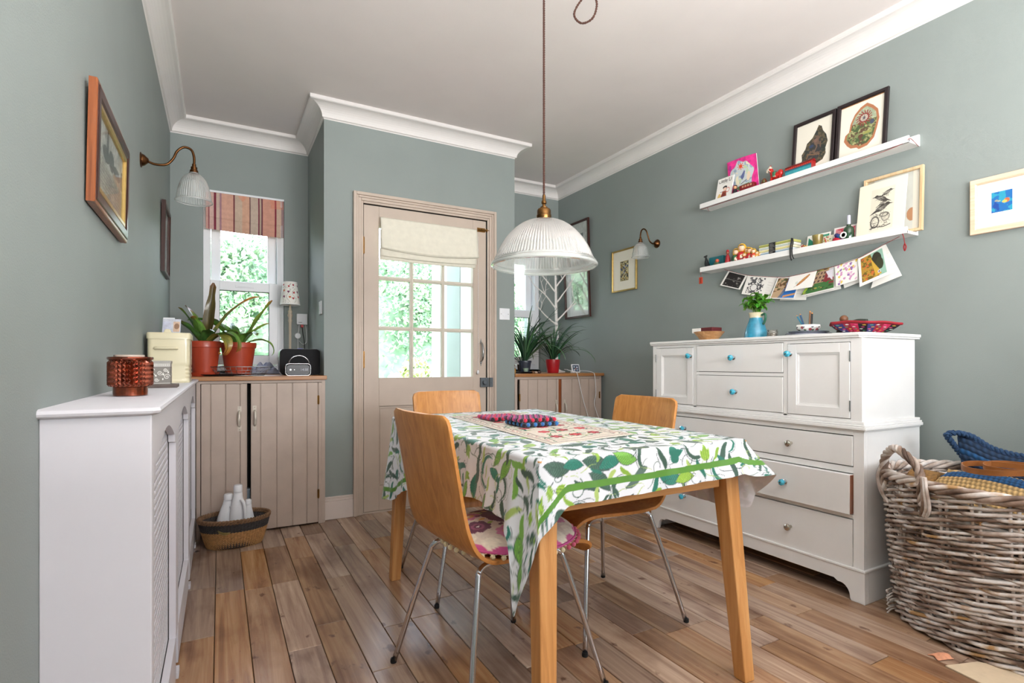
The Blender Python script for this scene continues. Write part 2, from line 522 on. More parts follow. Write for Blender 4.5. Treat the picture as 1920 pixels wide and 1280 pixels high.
# floor: subfloor with separate oak planks laid along the room
fl = struct(MB().box(XL-.2, XR+.2, YR-.2, YB+.3, -.12, -.018).build('floor', M_black))
rng = random.Random(21)
PW = .1105
k = 0; rest = MB()
x = XL-.058
while x < XR:
    y = -.35-rng.random()*.5
    while y < YB:
        ln = rng.choice([.38, .5, .62, .75, .9, 1.1])*(.9+.2*rng.random())
        y1 = min(y+ln, YB)
        if YB-y1 < .25: y1 = YB
        g = .0011
        xa, xb = max(x+g, XL), min(x+PW-g, XR)
        dz = -rng.random()*.0008
        o = MB().box(xa, xb, y+g, y1-g, -.018, dz).build('floor_plank', M_floor, fl, bevel=.0016, seg=1)
        # centre each plank on its own origin so that the grain differs
        k += 1
        y = y1
        if y >= YB: break
    x += PW
x = XL-.058
while x < XR:
    y = YR
    while y < -.3:
        y1 = y+.5+.5*rng.random()
        rest.box(max(x+.0011, XL), min(x+PW-.0011, XR), y+.001, min(y1, -.9), -.018, -.001)
        y = y1
        if y > -.9: break
    x += PW
r_ = MB().box(XL, XR, YR, -.86, -.018, -.0012).build('floor_planks_behind', M_floor, fl)
r_['kind'] = 'stuff'

# coving: concave plaster profile swept along the walls
def cove(name, pts, inward):
    prof = [(0, 0), (0.004, .006), (.012, .009)]
    R = .078
    for i in range(9):
        a = PI/2*i/8
        prof.append((.012+R-R*math.cos(a), .009+R*math.sin(a)*.86))
    prof += [(.096, .080), (.096, ZC-2.52)]
    zb = 2.52
    b = MB(); P = [V((p[0], p[1], 0)) for p in pts]
    rows = []
    for i, p in enumerate(P):
        m = V(inward[i])
        rows.append([p+V((m.x*a, m.y*a, zb+z)) for a, z in prof])
    n = len(prof)
    vs = [q for r in rows for q in r]; fs = []
    for i in range(len(P)-1):
        for j in range(n-1):
            fs.append((i*n+j, (i+1)*n+j, (i+1)*n+j+1, i*n+j+1))
    b.add(vs, fs)
    o = b.build(name, M_cove); o['kind'] = 'structure'
    o.data.materials[0] = M_cove
    return o
cove('trim_1', [(XL, YR), (XL, YB), (XB0, YB), (XB0, YD), (XB1, YD), (XB1, YB), (XR, YB), (XR, YR)],
     [(1, 0, 0), (1, -1, 0), (-1, -1, 0), (-1, -1, 0), (1, -1, 0), (1, -1, 0), (-1, -1, 0), (-1, 0, 0)])
def skirt(name, x0, x1, y0, y1):
    b = MB()
    if abs(x1-x0) > abs(y1-y0): b.box(x0, x1, y0, y1, 0, .115).box(x0, x1, y0+.006, y1, .115, .132).box(x0, x1, y0+.003, y1, .132, .142)
    else: b.box(x0, x1, y0, y1, 0, .115).box(x0+.006, x1, y0, y1, .115, .142)
    o = b.build(name, M_skirt, bevel=.003); o['kind'] = 'structure'
skirt('baseboard_door_left', XB0, .752, YD-.022, YD)
skirt('baseboard_door_right', 1.78, XB1, YD-.022, YD)
skirt('baseboard_right', XR-.02, XR, YR, 3.52)

# ---------------- door ----------------
# architrave
b = MB()
for (o0, o1, d) in ((0, .020, .030), (.020, .034, .022), (.034, .052, .017), (.052, .066, .011)):
    # stepped mouldings, outermost first
    b.box(.752+o0, .752+o1, YD-d, YD+.0, 0, 2.092-o0)
    b.box(1.780-o1, 1.780-o0, YD-d, YD, 0, 2.092-o0)
    b.box(.752+o1, 1.780-o1, YD-d, YD, 2.092-o1, 2.092-o0)
struct(b.build('trim_2', M_taupe, bevel=.003))
YF = YD+.004
M_bar = plain('glazing_bar_paint', (206, 198, 184), .45, .03, 9)
dr = thing('door_1', None, None, (1.268, YF, 0)); dr['kind'] = 'structure'
del_keys = [k for k in ('label', 'category') if k in dr]
for k_ in del_keys: del dr[k_]
x0, x1 = .8235, 1.7085
b = MB().box(.812, x0+.004, YF+.012, YF+.02, 0, 2.035).box(x1-.004, 1.722, YF+.012, YF+.02, 0, 2.035).box(.812, 1.722, YF+.012, YF+.02, 2.016, 2.035)
b.build('door_gap_shade', M_black, dr)  # black strips put behind the gap round the leaf as its shade
gx = [.923, 1.138, 1.161, 1.366, 1.389, 1.605]
gz = [.888, 1.205, 1.230, 1.538, 1.563, 1.885]
T = .04
def dpart(name, a, mat=M_taupe, bv=.002, **kw):
    return MB().box(*a).build(name, mat, dr, bevel=bv, **kw)
dpart('stile', (x0, gx[0], YF, YF+T, .012, 2.0205))
dpart('stile', (gx[5], x1, YF, YF+T, .012, 2.0205))
dpart('rail', (gx[0], gx[5], YF, YF+T, gz[5], 2.0205))
dpart('rail', (gx[0], gx[5], YF, YF+T, .70, gz[0]))
dpart('rail', (gx[0], gx[5], YF, YF+T, .012, .17))
b = MB().box(gx[0], gx[5], YF+.014, YF+T-.01, .17, .70)
b.box(gx[0]+.008, gx[5]-.008, YF+.009, YF+.014, .178, .186).box(gx[0]+.008, gx[5]-.008, YF+.009, YF+.014, .684, .692).box(gx[0]+.008, gx[0]+.016, YF+.009, YF+.014, .186, .684).box(gx[5]-.016, gx[5]-.008, YF+.009, YF+.014, .186, .684)
b.build('lower_panel', M_taupe, dr, bevel=.002)
for i in (1, 3):
    b = MB().box(gx[i], gx[i+1], YF+.006, YF+T-.004, gz[0], gz[5])
    b.box(gx[i]+.007, gx[i+1]-.007, YF+.001, YF+.006, gz[0], gz[5])
    b.build('glazing_bar', M_bar, dr, bevel=.002)
for i in (1, 3):
    for j in (0, 2, 4):
        b = MB().box(gx[j], gx[j+1], YF+.006, YF+T-.004, gz[i], gz[i+1])
        b.box(gx[j], gx[j+1], YF+.002, YF+.006, gz[i]+.008, gz[i+1]-.008)
        b.build('glazing_bar', M_bar, dr, bevel=.002)
for i in (0, 2, 4):
    for j in (0, 2, 4):
        MB().box(gx[i], gx[i+1], YF+.022, YF+.025, gz[j], gz[j+1]).build('pane', M_glass, dr)
MB().box(gx[5]+.004, gx[5]+.012, YF-.004, YF, gz[0], gz[5]+.01).build('bead', M_taupe, dr, bevel=.001)
for z in (1.70, .955):
    b = MB().box(x0-.012, x0+.004, YF-.008, YF, z, z+.105)
    b.tube([(x0-.004, YF-.009, z-.004), (x0-.004, YF-.009, z+.109)], .0055, 10)
    for q in range(1, 5): b.tube([(x0-.004, YF-.009, z+q*.021-.0006), (x0-.004, YF-.009, z+q*.021+.0006)], .0063, 10)
    b.build('hinge', M_brass, dr, smooth='auto')
# pull handle, bolt and rim latch
b = MB().tube(spline([(1.667, YF-.002, 1.135), (1.667, YF-.022, 1.125), (1.668, YF-.034, 1.09), (1.668, YF-.036, 1.055), (1.668, YF-.030, 1.02), (1.667, YF-.014, 1.003), (1.667, YF-.002, .998)], 6), lambda t: .0045+.003*math.sin(t*PI), 10)
for z, s_ in ((1.143, 1), (.985, -1)):
    b.prism([(1.657, YF, z-.012*s_), (1.667, YF, z+.022*s_), (1.677, YF, z-.012*s_)][::s_], (0, -.003, 0))
    b.ball((1.667, YF-.003, z-.004*s_), .008, 10, 6, (1, .5, 1))
b.build('handle', M_dchrome, dr, smooth='auto')
b = MB().box(1.637, 1.700, YF-.004, YF, 1.938, 1.968).tube([(1.642, YF-.010, 1.953), (1.730, YF-.010, 1.953)], .006, 10)
b.box(1.708, 1.728, YF-.013, YF-.002, 1.941, 1.965).ball((1.665, YF-.020, 1.956), .006)
b.build('bolt', M_brass, dr, smooth='auto')
b = MB().box(1.658, 1.722, YF-.022, YF, .812, .880).box(1.726, 1.752, YF-.030, YF-.004, .812, .880)
b.lathe((1.684, YF-.022, .846), [(.012, 0), (.012, .004), (.016, .007), (.016, .020), (.011, .023), (0, .023)], 20, '-y')
b.box(1.735, 1.745, YF-.033, YF-.03, .838, .852)
b.build('rim_latch', plain('grey_latch', (84, 92, 98), .45, .05), dr, bevel=.002)
MB().box(.80, 1.735, YD-.002, YD+.12, 0, .010).build('trim_3', M_mahog if 'M_mahog' in globals() else M_taupe)['kind'] = 'structure'
# roman blind on the door
M_linen = plain('cream_linen', (224, 220, 204), .85, .04, 30, .5, 500, sheen=.2)
bl = thing('roman_blind', 'cream linen roman blind half drawn over the glazed door', 'blind', (1.27, 3.48, 1.94))
def bsheet(xa, xb, prof, wob=.0):
    def f(u, t):
        i = t*(len(prof)-1); k = min(int(i), len(prof)-2); q = i-k
        y = prof[k][0]*(1-q)+prof[k+1][0]*q; z = prof[k][1]*(1-q)+prof[k+1][1]*q
        sag = -wob*math.sin(u*PI)*t
        return (xa+(xb-xa)*u, y, z+sag)
    return f
MB().sheet(bsheet(.925, 1.622, [(3.488, 1.945), (3.474, 1.9), (3.468, 1.82), (3.460, 1.765), (3.452, 1.742), (3.462, 1.735)], .022), 40, 26).build('upper_fold', M_linen, bl, smooth=True, solid=.003)
MB().sheet(bsheet(.922, 1.612, [(3.478, 1.86), (3.470, 1.76), (3.468, 1.70), (3.470, 1.690)], .010), 30, 16).build('lower_fold', M_linen, bl, smooth=True, solid=.003)
MB().sheet(bsheet(.922, 1.608, [(3.484, 1.74), (3.482, 1.672), (3.486, 1.668)], .006), 24, 10).build('hem_fold', M_linen, bl, smooth=True, solid=.005)
b = MB()
for i in range(60):
    z = 1.66-i*.0125
    b.ball((1.640, 3.500, z), .0022, 6, 4)
b.tube([(1.640, 3.500, 1.9), (1.640, 3.500, .93)], .0008, 5)
b.lathe((1.636, 3.498, .905), [(0, 0), (.008, .002), (.009, .02), (.004, .03), (0, .031)], 12)
b.build('chain', M_upvc, bl, smooth=True)

# ---------------- windows ----------------
def window(name, X0, X1, Z0, Z1, ZM, blindtop=None):
    w = thing(name, None, None, ((X0+X1)/2, YB+.05, Z0)); w['kind'] = 'structure'
    for k_ in ('label', 'category'):
        if k_ in w: del w[k_]
    y = YB+.03
    b = MB().box(X0, X0+.045, y, y+.11, Z0, Z1).box(X1-.045, X1, y, y+.11, Z0, Z1).box(X0+.045, X1-.045, y, y+.11, Z1-.045, Z1).box(X0+.045, X1-.045, y, y+.11, Z0, Z0+.04)
    b.build('window_frame', M_upvc, w, bevel=.003)
    b = MB()
    a0, a1 = X0+.047, X1-.047
    # upper sash sits further out
    b.box(a0, a0+.058, y+.06, y+.095, ZM, Z1-.05).box(a1-.058, a1, y+.06, y+.095, ZM, Z1-.05).box(a0+.058, a1-.058, y+.06, y+.095, Z1-.10, Z1-.05).box(a0+.058, a1-.058, y+.06, y+.095, ZM-.03, ZM+.02)
    b.build('upper_sash', M_upvc, w, bevel=.003)
    b = MB()
    b.box(a0-.006, a0+.052, y-.008, y+.045, Z0+.042, ZM+.01).box(a1-.052, a1+.006, y-.008, y+.045, Z0+.042, ZM+.01)
    b.box(a0+.052, a1-.052, y-.008, y+.045, ZM-.055, ZM+.01).box(a0+.052, a1-.052, y-.008, y+.045, Z0+.042, Z0+.11)
    b.build('lower_sash', M_upvc, w, bevel=.003)
    b = MB()
    xm = (X0+X1)/2
    b.box(xm-.06, xm+.06, y-.014, y-.008, ZM-.034, ZM-.014)
    b.box(xm-.045, xm+.045, y-.018, y-.014, ZM-.028, ZM-.020)
    b.build('catch', M_upvc, w, bevel=.002)
    g = MB()
    q = .003
    for (c0, c1, c2, c3) in ((a0+.052, a1-.052, Z0+.11, ZM-.055),):
        g.box(c0, c0+q, y-.003, y+.02, c2, c3).box(c1-q, c1, y-.003, y+.02, c2, c3).box(c0, c1, y-.003, y+.02, c3-q, c3).box(c0, c1, y-.003, y+.02, c2, c2+q)
    g.build('gasket', M_black, w)
    MB().box(a0+.052, a1-.052, y+.02, y+.024, Z0+.11, ZM-.055).build('pane', M_glass, w)
    MB().box(a0+.058, a1-.058, y+.076, y+.08, ZM+.02, Z1-.10).build('pane', M_glass, w)
    MB().box(X0-.0, X1+.0, YB-.0, YB+.03, Z0-.02, Z0+.002).build('window_sill', M_upvc, w, bevel=.002)
    return w
window('window_1', -.10, .412, .93, 2.17, 1.55)
window('window_2', 2.02, 2.602, .93, 2.0, 1.46)

# striped roman blind over the left window
sb = thing('roman_blind', 'striped pink and beige roman blind at the narrow left window', 'blind', (.16, 4.18, 2.16))
stripes = [(0, (196, 150, 140)), (.03, (128, 40, 60)), (.045, (205, 170, 160)), (.10, (120, 34, 56)), (.125, (200, 175, 160)), (.17, (160, 120, 130)), (.19, (208, 160, 140)), (.34, (110, 40, 50)), (.36, (196, 172, 152)), (.45, (235, 225, 215)), (.455, (205, 160, 135)), (.55, (90, 50, 60)), (.56, (190, 170, 154)), (.66, (118, 36, 58)), (.675, (180, 160, 140)), (.70, (100, 40, 60)), (.72, (205, 150, 130)), (.88, (130, 40, 56)), (.90, (198, 170, 150)), (.97, (150, 120, 120))]
def stripe_can(w, h, nx=170):
    c = Can(w, h, nx)
    for i, (a, col) in enumerate(stripes):
        c.rect(a*w, -1, 2*w, 2*h, col)
    for yb in (.0,):
        c.put(((c.Y/h) > .62) & (vnoise(c.X*9, c.Y*2, 3) > .45), (228, 130, 100), .35)
    c.mott(60, .05)
    return c
M_strb = attrmat('striped_fabric', .8, sheen=.2, bump=.3)
def blind_fold(name, z0, z1, y0, y1, sag, tilt):
    c = stripe_can(.487, z1-z0)
    u = c.X/c.w; t = c.Y/c.h
    P = np.zeros(c.X.shape+(3,))
    P[..., 0] = -.083+c.X
    P[..., 1] = y0+(y1-y0)*t-.010*np.sin(t*PI)
    P[..., 2] = z0+(z1-z0)*t-sag*np.sin(u*PI)*(1-t)-tilt*u*(1-t)
    return grid_mesh(name, P, c.A.reshape(-1, 3), M_strb, sb)
blind_fold('upper_fold', 1.985, 2.158, 4.160, 4.176, .012, .01)
blind_fold('middle_fold', 1.930, 2.03, 4.166, 4.182, .010, .012)
blind_fold('hem_fold', 1.900, 1.99, 4.174, 4.186, .004, .012)
MB().box(-.086, .408, 4.170, 4.199, 2.152, 2.166).build('head_rail', M_upvc, sb, bevel=.002)
MB().tube([(.392, 4.165, 2.15), (.394, 4.160, 1.9), (.398, 4.165, 1.2), (.396, 4.168, .93)], .0012, 6).tube([(.384, 4.165, 2.15), (.386, 4.160, 1.9), (.392, 4.165, 1.2)], .0012, 6).build('cord', M_upvc, sb)

# light switch beside the door, blank plate on the recess cheek
t = thing('light_switch', 'white plastic light switch right of the glazed door', 'switch', (1.857, YD, 1.31))
MB().box(1.814, 1.900, YD-.009, YD, 1.307, 1.393).build('face_plate', M_upvc, t, bevel=.003)
MB().lathe((1.857, YD-.009, 1.350), [(.019, 0), (.019, .002), (.016, .003), (0, .003)], 24, '-y').build('dimmer_knob', M_upvc, t, smooth='auto')
b = MB()
for s_ in (-1, 1): MB().lathe((1.857+s_*.030, YD-.009, 1.350), [(.003, 0), (.003, .001), (0, .001)], 10, '-y').build('screw', M_dchrome, t)
t = thing('wall_plate', 'small pale plate on the cheek of the left recess', 'plate', (XB0, 3.62, 1.33))
MB().box(XB0-.008, XB0, 3.58, 3.66, 1.30, 1.385).build('face_plate', M_upvc, t, bevel=.003)
MB().box(XB0-.011, XB0-.008, 3.605, 3.635, 1.325, 1.36).build('rocker', M_upvc, t, bevel=.002)
# ================= left side: radiator cover and what stands on it =================
rc = thing('radiator_cover', 'white radiator cover with pierced grille front along the left wall', 'radiator cover', (-.20, 2.3, 0))
RY0, RY1, RXF = 1.27, 3.44, -.118
MB().box(XL, RXF, RY0, RY0+.018, .0, .879).build('side_panel', M_radc, rc, bevel=.002)
# top with moulded edge and clipped corner
b = MB()
def topring(e, z):
    xf = RXF+.016-e; y0 = RY0-.016+e; k = .012
    return [(XL, y0, z), (xf-k, y0, z), (xf, y0+k, z), (xf, RY1, z), (XL, RY1, z)]
rings = [topring(.010, .879), topring(.002, .883), topring(0, .888), topring(.002, .894), topring(.010, .897)]
vs = [p for r in rings for p in r]; fs = []
for i in range(len(rings)-1):
    for j in range(5):
        fs.append((i*5+j, i*5+(j+1) % 5, (i+1)*5+(j+1) % 5, (i+1)*5+j))
fs.append((4, 3, 2, 1, 0)); fs.append(tuple(20+q for q in range(5)))
b.add(vs, fs).build('top_shelf', M_radc, rc, smooth='auto')
# front: frame with three arched openings
ops = [(RY0+.045, 1.93), (2.03, 2.68), (2.78, 3.38)]
b = MB()
zb, zt = .14, .80
XF0 = RXF-.018
ys = [RY0+.018]+[q for o in ops for q in o]+[RY1]
for i in range(0, len(ys), 2): b.box(XF0, RXF, ys[i], ys[i+1], .0 if i in (0, 6) else zb, .879)
for (a, c) in ops:
    b.box(XF0, RXF, a, c, .016, zb)
    n = 14; k = .05
    pts = [(XF0, a, .879), (XF0, c, .879)]
    arc = []
    # shouldered arch: notch then shallow curve
    arc.append((c, zt-.06)); arc.append((c-k*.5, zt-.055)); arc.append((c-k*.6, zt-.03))
    for q in range(n+1):
        t = q/n; y = (c-k)+(a-c+2*k)*t
        arc.append((y, zt-.03+.05*math.sin(t*PI)))
    arc.append((a+k*.6, zt-.03)); arc.append((a+k*.5, zt-.055)); arc.append((a, zt-.06))
    m = len(arc)
    vs = []
    for (y, z) in arc:
        vs += [(XF0, y, z), (RXF, y, z), (XF0, y, .879), (RXF, y, .879)]
    fs = []
    for q in range(m-1):
        A, B = q*4, (q+1)*4
        fs += [(A+1, B+1, B+3, A+3), (A, A+2, B+2, B), (A, B, B+1, A+1)]
    b.add(vs, fs)
b.build('front_frame', M_radc, rc)
b = MB()
for y in (RY0+.10, 1.98, 2.73, RY1-.12): MB().box(XF0-.004, RXF+.006, y-.025, y+.025, 0, .02).build('foot', M_radc, rc, bevel=.002)
pass
# pierced panels: real lattice, cells joined because they are too small to pick apart
for (a, c) in ops:
    b = MB(); s = .020
    ny = int((c-a)/s); nz = int((.80-zb)/s)
    xg = XF0-.004
    for i in range(ny):
        for j in range(nz):
            y0 = a+i*(c-a)/ny; z0 = zb+j*(.80-zb)/nz; dy = (c-a)/ny; dz = (.80-zb)/nz
            # each cell: square with a diamond-shaped slot
            ex = .80; ez = .62 if (i+j) % 2 else .80
            q = [(y0, z0), (y0+dy, z0), (y0+dy, z0+dz), (y0, z0+dz)]
            cy, cz = y0+dy/2, z0+dz/2
            r = [(cy, cz-dz*ez*.6), (cy+dy*ex*.6, cz), (cy, cz+dz*ez*.6), (cy-dy*ex*.6, cz)]
            vs = [(xg, *p) for p in q]+[(xg, *p) for p in r]
            fs = [(0, 1, 5, 4), (1, 2, 6, 5), (2, 3, 7, 6), (3, 0, 4, 7)]
            b.add(vs, fs)
    o = b.build('grille', M_radc, rc, solid=.003); o['kind'] = 'stuff'
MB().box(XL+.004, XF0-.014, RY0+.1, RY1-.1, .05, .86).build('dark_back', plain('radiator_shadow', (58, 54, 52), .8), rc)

# copper glass candle jar
M_copper = plain('amber_copper_glass', (128, 58, 32), .14, .45, 60, metal=.85, coat=.6)
ZT = .897
t = thing('candle_jar', 'copper-red faceted glass candle jar at front of the radiator cover', 'candle jar', (-.203, 1.69, ZT))
cx, cy = -.203, 1.69
def fac(a, r, z):
    return r
prof = [(.034, 0), (.037, .002), (.037, .022), (.044, .026)]
b = MB().lathe((cx, cy, ZT), [(.030, 0), (.0375, .002), (.0375, .023), (.0365, .025)], 40)
# faceted body: diamond studs
vs = []; fs = []; NA, NZ = 28, 12
for j in range(NZ+1):
    for i in range(NA*2):
        a = 2*PI*(i+(j % 2))/(NA*2)
        z = ZT+.025+(.092-.025)*j/NZ
        bump = .0042 if (i % 2 == 0 and 0 < j < NZ) else 0
        r = .0455+bump-.0005*j*0
        vs.append((cx+math.cos(a)*r, cy+math.sin(a)*r, z))
M2 = NA*2
for j in range(NZ):
    for i in range(M2):
        k2 = (i+1) % M2; sh = 1 if j % 2 == 0 else 0
        # rows alternate by half a step: connect with triangles
        A, B = j*M2+i, j*M2+k2
        C, D = (j+1)*M2+(i if j % 2 == 0 else (i+1) % M2), (j+1)*M2+((i-1) % M2 if j % 2 == 0 else i)
        fs.append((A, B, C)); fs.append((A, C, D))
b.add(vs, fs)
b.lathe((cx, cy, ZT), [(.0365, .024), (.0455, .0255)], 56)
b.lathe((cx, cy, ZT), [(.0455, .092), (.049, .094), (.0505, .098), (.049, .101), (.046, .100), (.044, .09), (.042, .03), (0, .028)], 56)
b.build('jar', M_copper, t)
MB().lathe((cx, cy, ZT), [(0, .03), (.0415, .03), (.0415, .075), (0, .076)], 32).build('wax', plain('wax', (226, 206, 170), .5), t)
t2 = MB().lathe((cx-.004, cy+.012, ZT+.1005), [(0, 0), (.033, 0), (.034, .003), (.033, .006), (0, .006)], 36)
o = t2.build('jar_lid', M_taupe, smooth='auto'); tag(o, 'small pale wooden disc lying on the rim of the copper candle jar', 'lid')

# little grey tin with white scrollwork, on a dark slate coaster
o = MB().box(-.225, -.130, 2.20, 2.30, ZT, ZT+.012).build('slate_coaster', plain('slate_board', (86, 74, 68), .5, .2, 30), bevel=.002)
tag(o, 'dark square coaster with worn edges beneath the scroll-patterned tin', 'coaster')
t = thing('scroll_tin', 'small grey tin printed with white scrolls beside the candle jar', 'tin', (-.185, 2.245, ZT+.012))
c = Can(.066, .074, 110, (128, 124, 118))
W_ = (226, 224, 218)
c.rect(0, .062, .066, .072, (150, 148, 142)).line([(0, .0625), (.066, .0625)], .0012, W_).line([(0, .0715), (.066, .0715)], .0012, W_).line([(0, .004), (.066, .004)], .0016, W_)
for q in range(11): c.ell(.003+q*.006, .067, .0022, .0028, W_, ring=.45)
for (sx, sy, R, d) in ((.012, .030, .010, 1), (.036, .040, .009, -1), (.056, .026, .010, 1), (.026, .016, .007, -1), (.052, .050, .007, -1), (.014, .050, .006, 1)):
    P = [(sx+R*(1-q/26)*math.cos(d*q*.42), sy+R*(1-q/26)*math.sin(d*q*.42)) for q in range(26)]
    c.line(P, .0017, W_)
for (sx, sy) in ((.024, .030), (.044, .018), (.046, .034), (.008, .016), (.06, .042)): c.ell(sx, sy, .0022, .0035, W_)
MB().box(-.218, -.152, 2.215, 2.28, ZT+.012, ZT+.086).build('body', plain('grey_tin', (140, 136, 130), .45, .1, 30), t, bevel=.003)
panel('printed_front', c, (-.218, 2.2144, ZT+.012), (1, 0, 0), (0, 0, 1), M_gloss, t)
panel('printed_side', c, (-.1515, 2.215, ZT+.012), (0, 1, 0), (0, 0, 1), M_gloss, t)
MB().box(-.220, -.150, 2.213, 2.282, ZT+.084, ZT+.094).build('lid', plain('grey_tin_lid', (158, 156, 150), .4, .1, 30), t, bevel=.002)

# cream enamel bin
M_cream = plain('cream_enamel', (218, 210, 178), .32, .03, 6, coat=.3)
t = thing('storage_tin', 'cream enamel storage tin with lid and side handles on the radiator cover', 'storage tin', (-.205, 2.83, ZT))
def rrect(x0, x1, y0, y1, z, r=.018, n=5):
    P = []
    for (cx_, cy_, a0) in ((x1-r, y0+r, -PI/2), (x1-r, y1-r, 0), (x0+r, y1-r, PI/2), (x0+r, y0+r, PI)):
        for q in range(n+1):
            a = a0+PI/2*q/n
            P.append((cx_+r*math.cos(a), cy_+r*math.sin(a), z))
    return P
def loft(b, rings, cap=(True, True)):
    n = len(rings[0]); vs = [p for r in rings for p in r]; fs = []
    for i in range(len(rings)-1):
        for j in range(n):
            fs.append((i*n+j, i*n+(j+1) % n, (i+1)*n+(j+1) % n, (i+1)*n+j))
    if cap[0]: fs.append(tuple(range(n))[::-1])
    if cap[1]: fs.append(tuple((len(rings)-1)*n+j for j in range(n)))
    return b.add(vs, fs)
rg = []
X0_, X1_, Y0_, Y1_ = -.274, -.116, 2.76, 2.98
for (e, z) in [(.002, 0), (0, .003)]+[(.0 if q % 2 == 0 else .003, .012+q*.0085) for q in range(9)]+[(0, .09), (0, .205)]:
    rg.append(rrect(X0_+e, X1_-e, Y0_+e, Y1_-e, ZT+z))
loft(MB(), rg).build('body', M_cream, t, smooth='auto')
rg = [rrect(X0_-e, X1_+e, Y0_-e, Y1_+e, ZT+z) for e, z in ((.004, .192), (.004, .215), (.001, .220), (-.02, .2215), (-.06, .222))]
loft(MB(), rg).build('lid', M_cream, t, smooth='auto')
MB().prism([(-.222, 2.85, ZT+.220), (-.190, 2.85, ZT+.220), (-.194, 2.85, ZT+.236), (-.199, 2.85, ZT+.240), (-.213, 2.85, ZT+.240), (-.218, 2.85, ZT+.236)], (0, .02, 0)).build('lid_knob', M_cream, t, bevel=.003)
MB().tube(spline([(-.245, Y0_, ZT+.150), (-.240, Y0_-.014, ZT+.152), (-.205, Y0_-.016, ZT+.152), (-.170, Y0_-.014, ZT+.152), (-.165, Y0_, ZT+.150)], 5), .006, 10).build('handle', M_cream, t, smooth=True)
b = MB().tube([(X1_+.001, 2.87, ZT+.16), (X1_+.001, 2.87, ZT+.10)], .001, 6)
c = Can(.08, .08, 70, (214, 214, 206))
c.ell(.04, .045, .03, .024, (150, 160, 150), ring=.9)
for q in range(5): c.line([(.02, .03+q*.008), (.06, .03+q*.008)], .002, (150, 160, 150))
panel('label_plate', c, (X1_+.0008, 2.83, ZT+.105), (0, 1, 0), (0, 0, 1), M_gloss, t)

# =================== left cupboard ===================
M_wtop = M_top
o = MB().box(XL, .580, 3.432, YB, .884, .908).build('worktop', M_wtop, bevel=.002)
tag(o, 'oiled wooden worktop on the cupboard in the left alcove', 'worktop')
WZ = .908
def plank_door(parent, x0, x1, z0, z1, y, widths, hs, wood_edge=None):
    """a ledged door whose boards are separate parts"""
    x = x0
    tot = sum(widths)
    for i, w in enumerate(widths):
        w2 = (x1-x0)*w/tot
        bb = MB().box(x+.0008, x+w2-.0035, y-.020, y, z0, z1)
        bb.box(x+w2-.0035, x+w2+.0008, y-.016, y-.002, z0, z1)
        bb.build('board', M_taupe2, parent, bevel=.0014, seg=1)
        x += w2
def bow_handle(parent, x, y, z, s=1, mat=None):
    b = MB().tube(spline([(x, y, z-.045), (x+.002*s, y-.014, z-.036), (x+.003*s, y-.022, z), (x+.002*s, y-.014, z+.036), (x, y, z+.045)], 6), lambda q: .004+.004*math.sin(q*PI), 10)
    for d in (-1, 1):
        b.box(x-.010, x+.010, y-.003, y, z+d*.056-.016, z+d*.056+.016)
        b.ball((x, y-.003, z+d*.062), .003, 8, 4)
    b.build('handle', mat or plain('painted_handle', (196, 188, 176), .35, .1, 30, metal=.3), parent, smooth='auto')
def hinge(parent, x, y, z, h=.05):
    b = MB().box(x-.006, x+.006, y-.003, y, z, z+h).tube([(x, y-.004, z-.003), (x, y-.004, z+h+.003)], .004, 8)
    b.build('hinge', M_brass, parent, smooth='auto')
cb = thing('cupboard', 'taupe plank-door cupboard under the narrow left window', 'cupboard', (.15, 3.6, 0))
b = MB().box(-.115, -.095, 3.45, 4.19, 0, .884).box(.552, .572, 3.45, 4.19, 0, .884).box(-.115, .572, 4.17, 4.19, 0, .884)
b.box(-.095, .552, 3.452, 3.47, .868, .884).box(-.095, .552, 3.452, 4.17, .03, .045)
b.build('carcass', M_taupe2, cb)
plank_door(cb, -.092, .138, .062, .866, 3.462, [1, 1.5, 1.5, .7], -1)
plank_door(cb, .158, .530, .010, .866, 3.462, [.9, 1.5, 1.5, 1.4, 1.1], 1)
MB().box(.532, .552, 3.444, 3.462, .0, .866).build('stile', M_taupe2, cb, bevel=.002)
MB().box(.138, .158, 3.52, 4.1, .045, .86).build('black_slab', M_black, cb)  # black slab set behind the gap between the two doors
bow_handle(cb, .100, 3.442, .665, -1); bow_handle(cb, .178, 3.442, .665, 1)
hinge(cb, .531, 3.442, .735); hinge(cb, .531, 3.442, .16)
b = MB().box(.139, .157, 3.48, 3.52, .10, .25)
b.build('basin_edge', plain('grey_plastic', (120, 136, 150), .4), cb, bevel=.003)

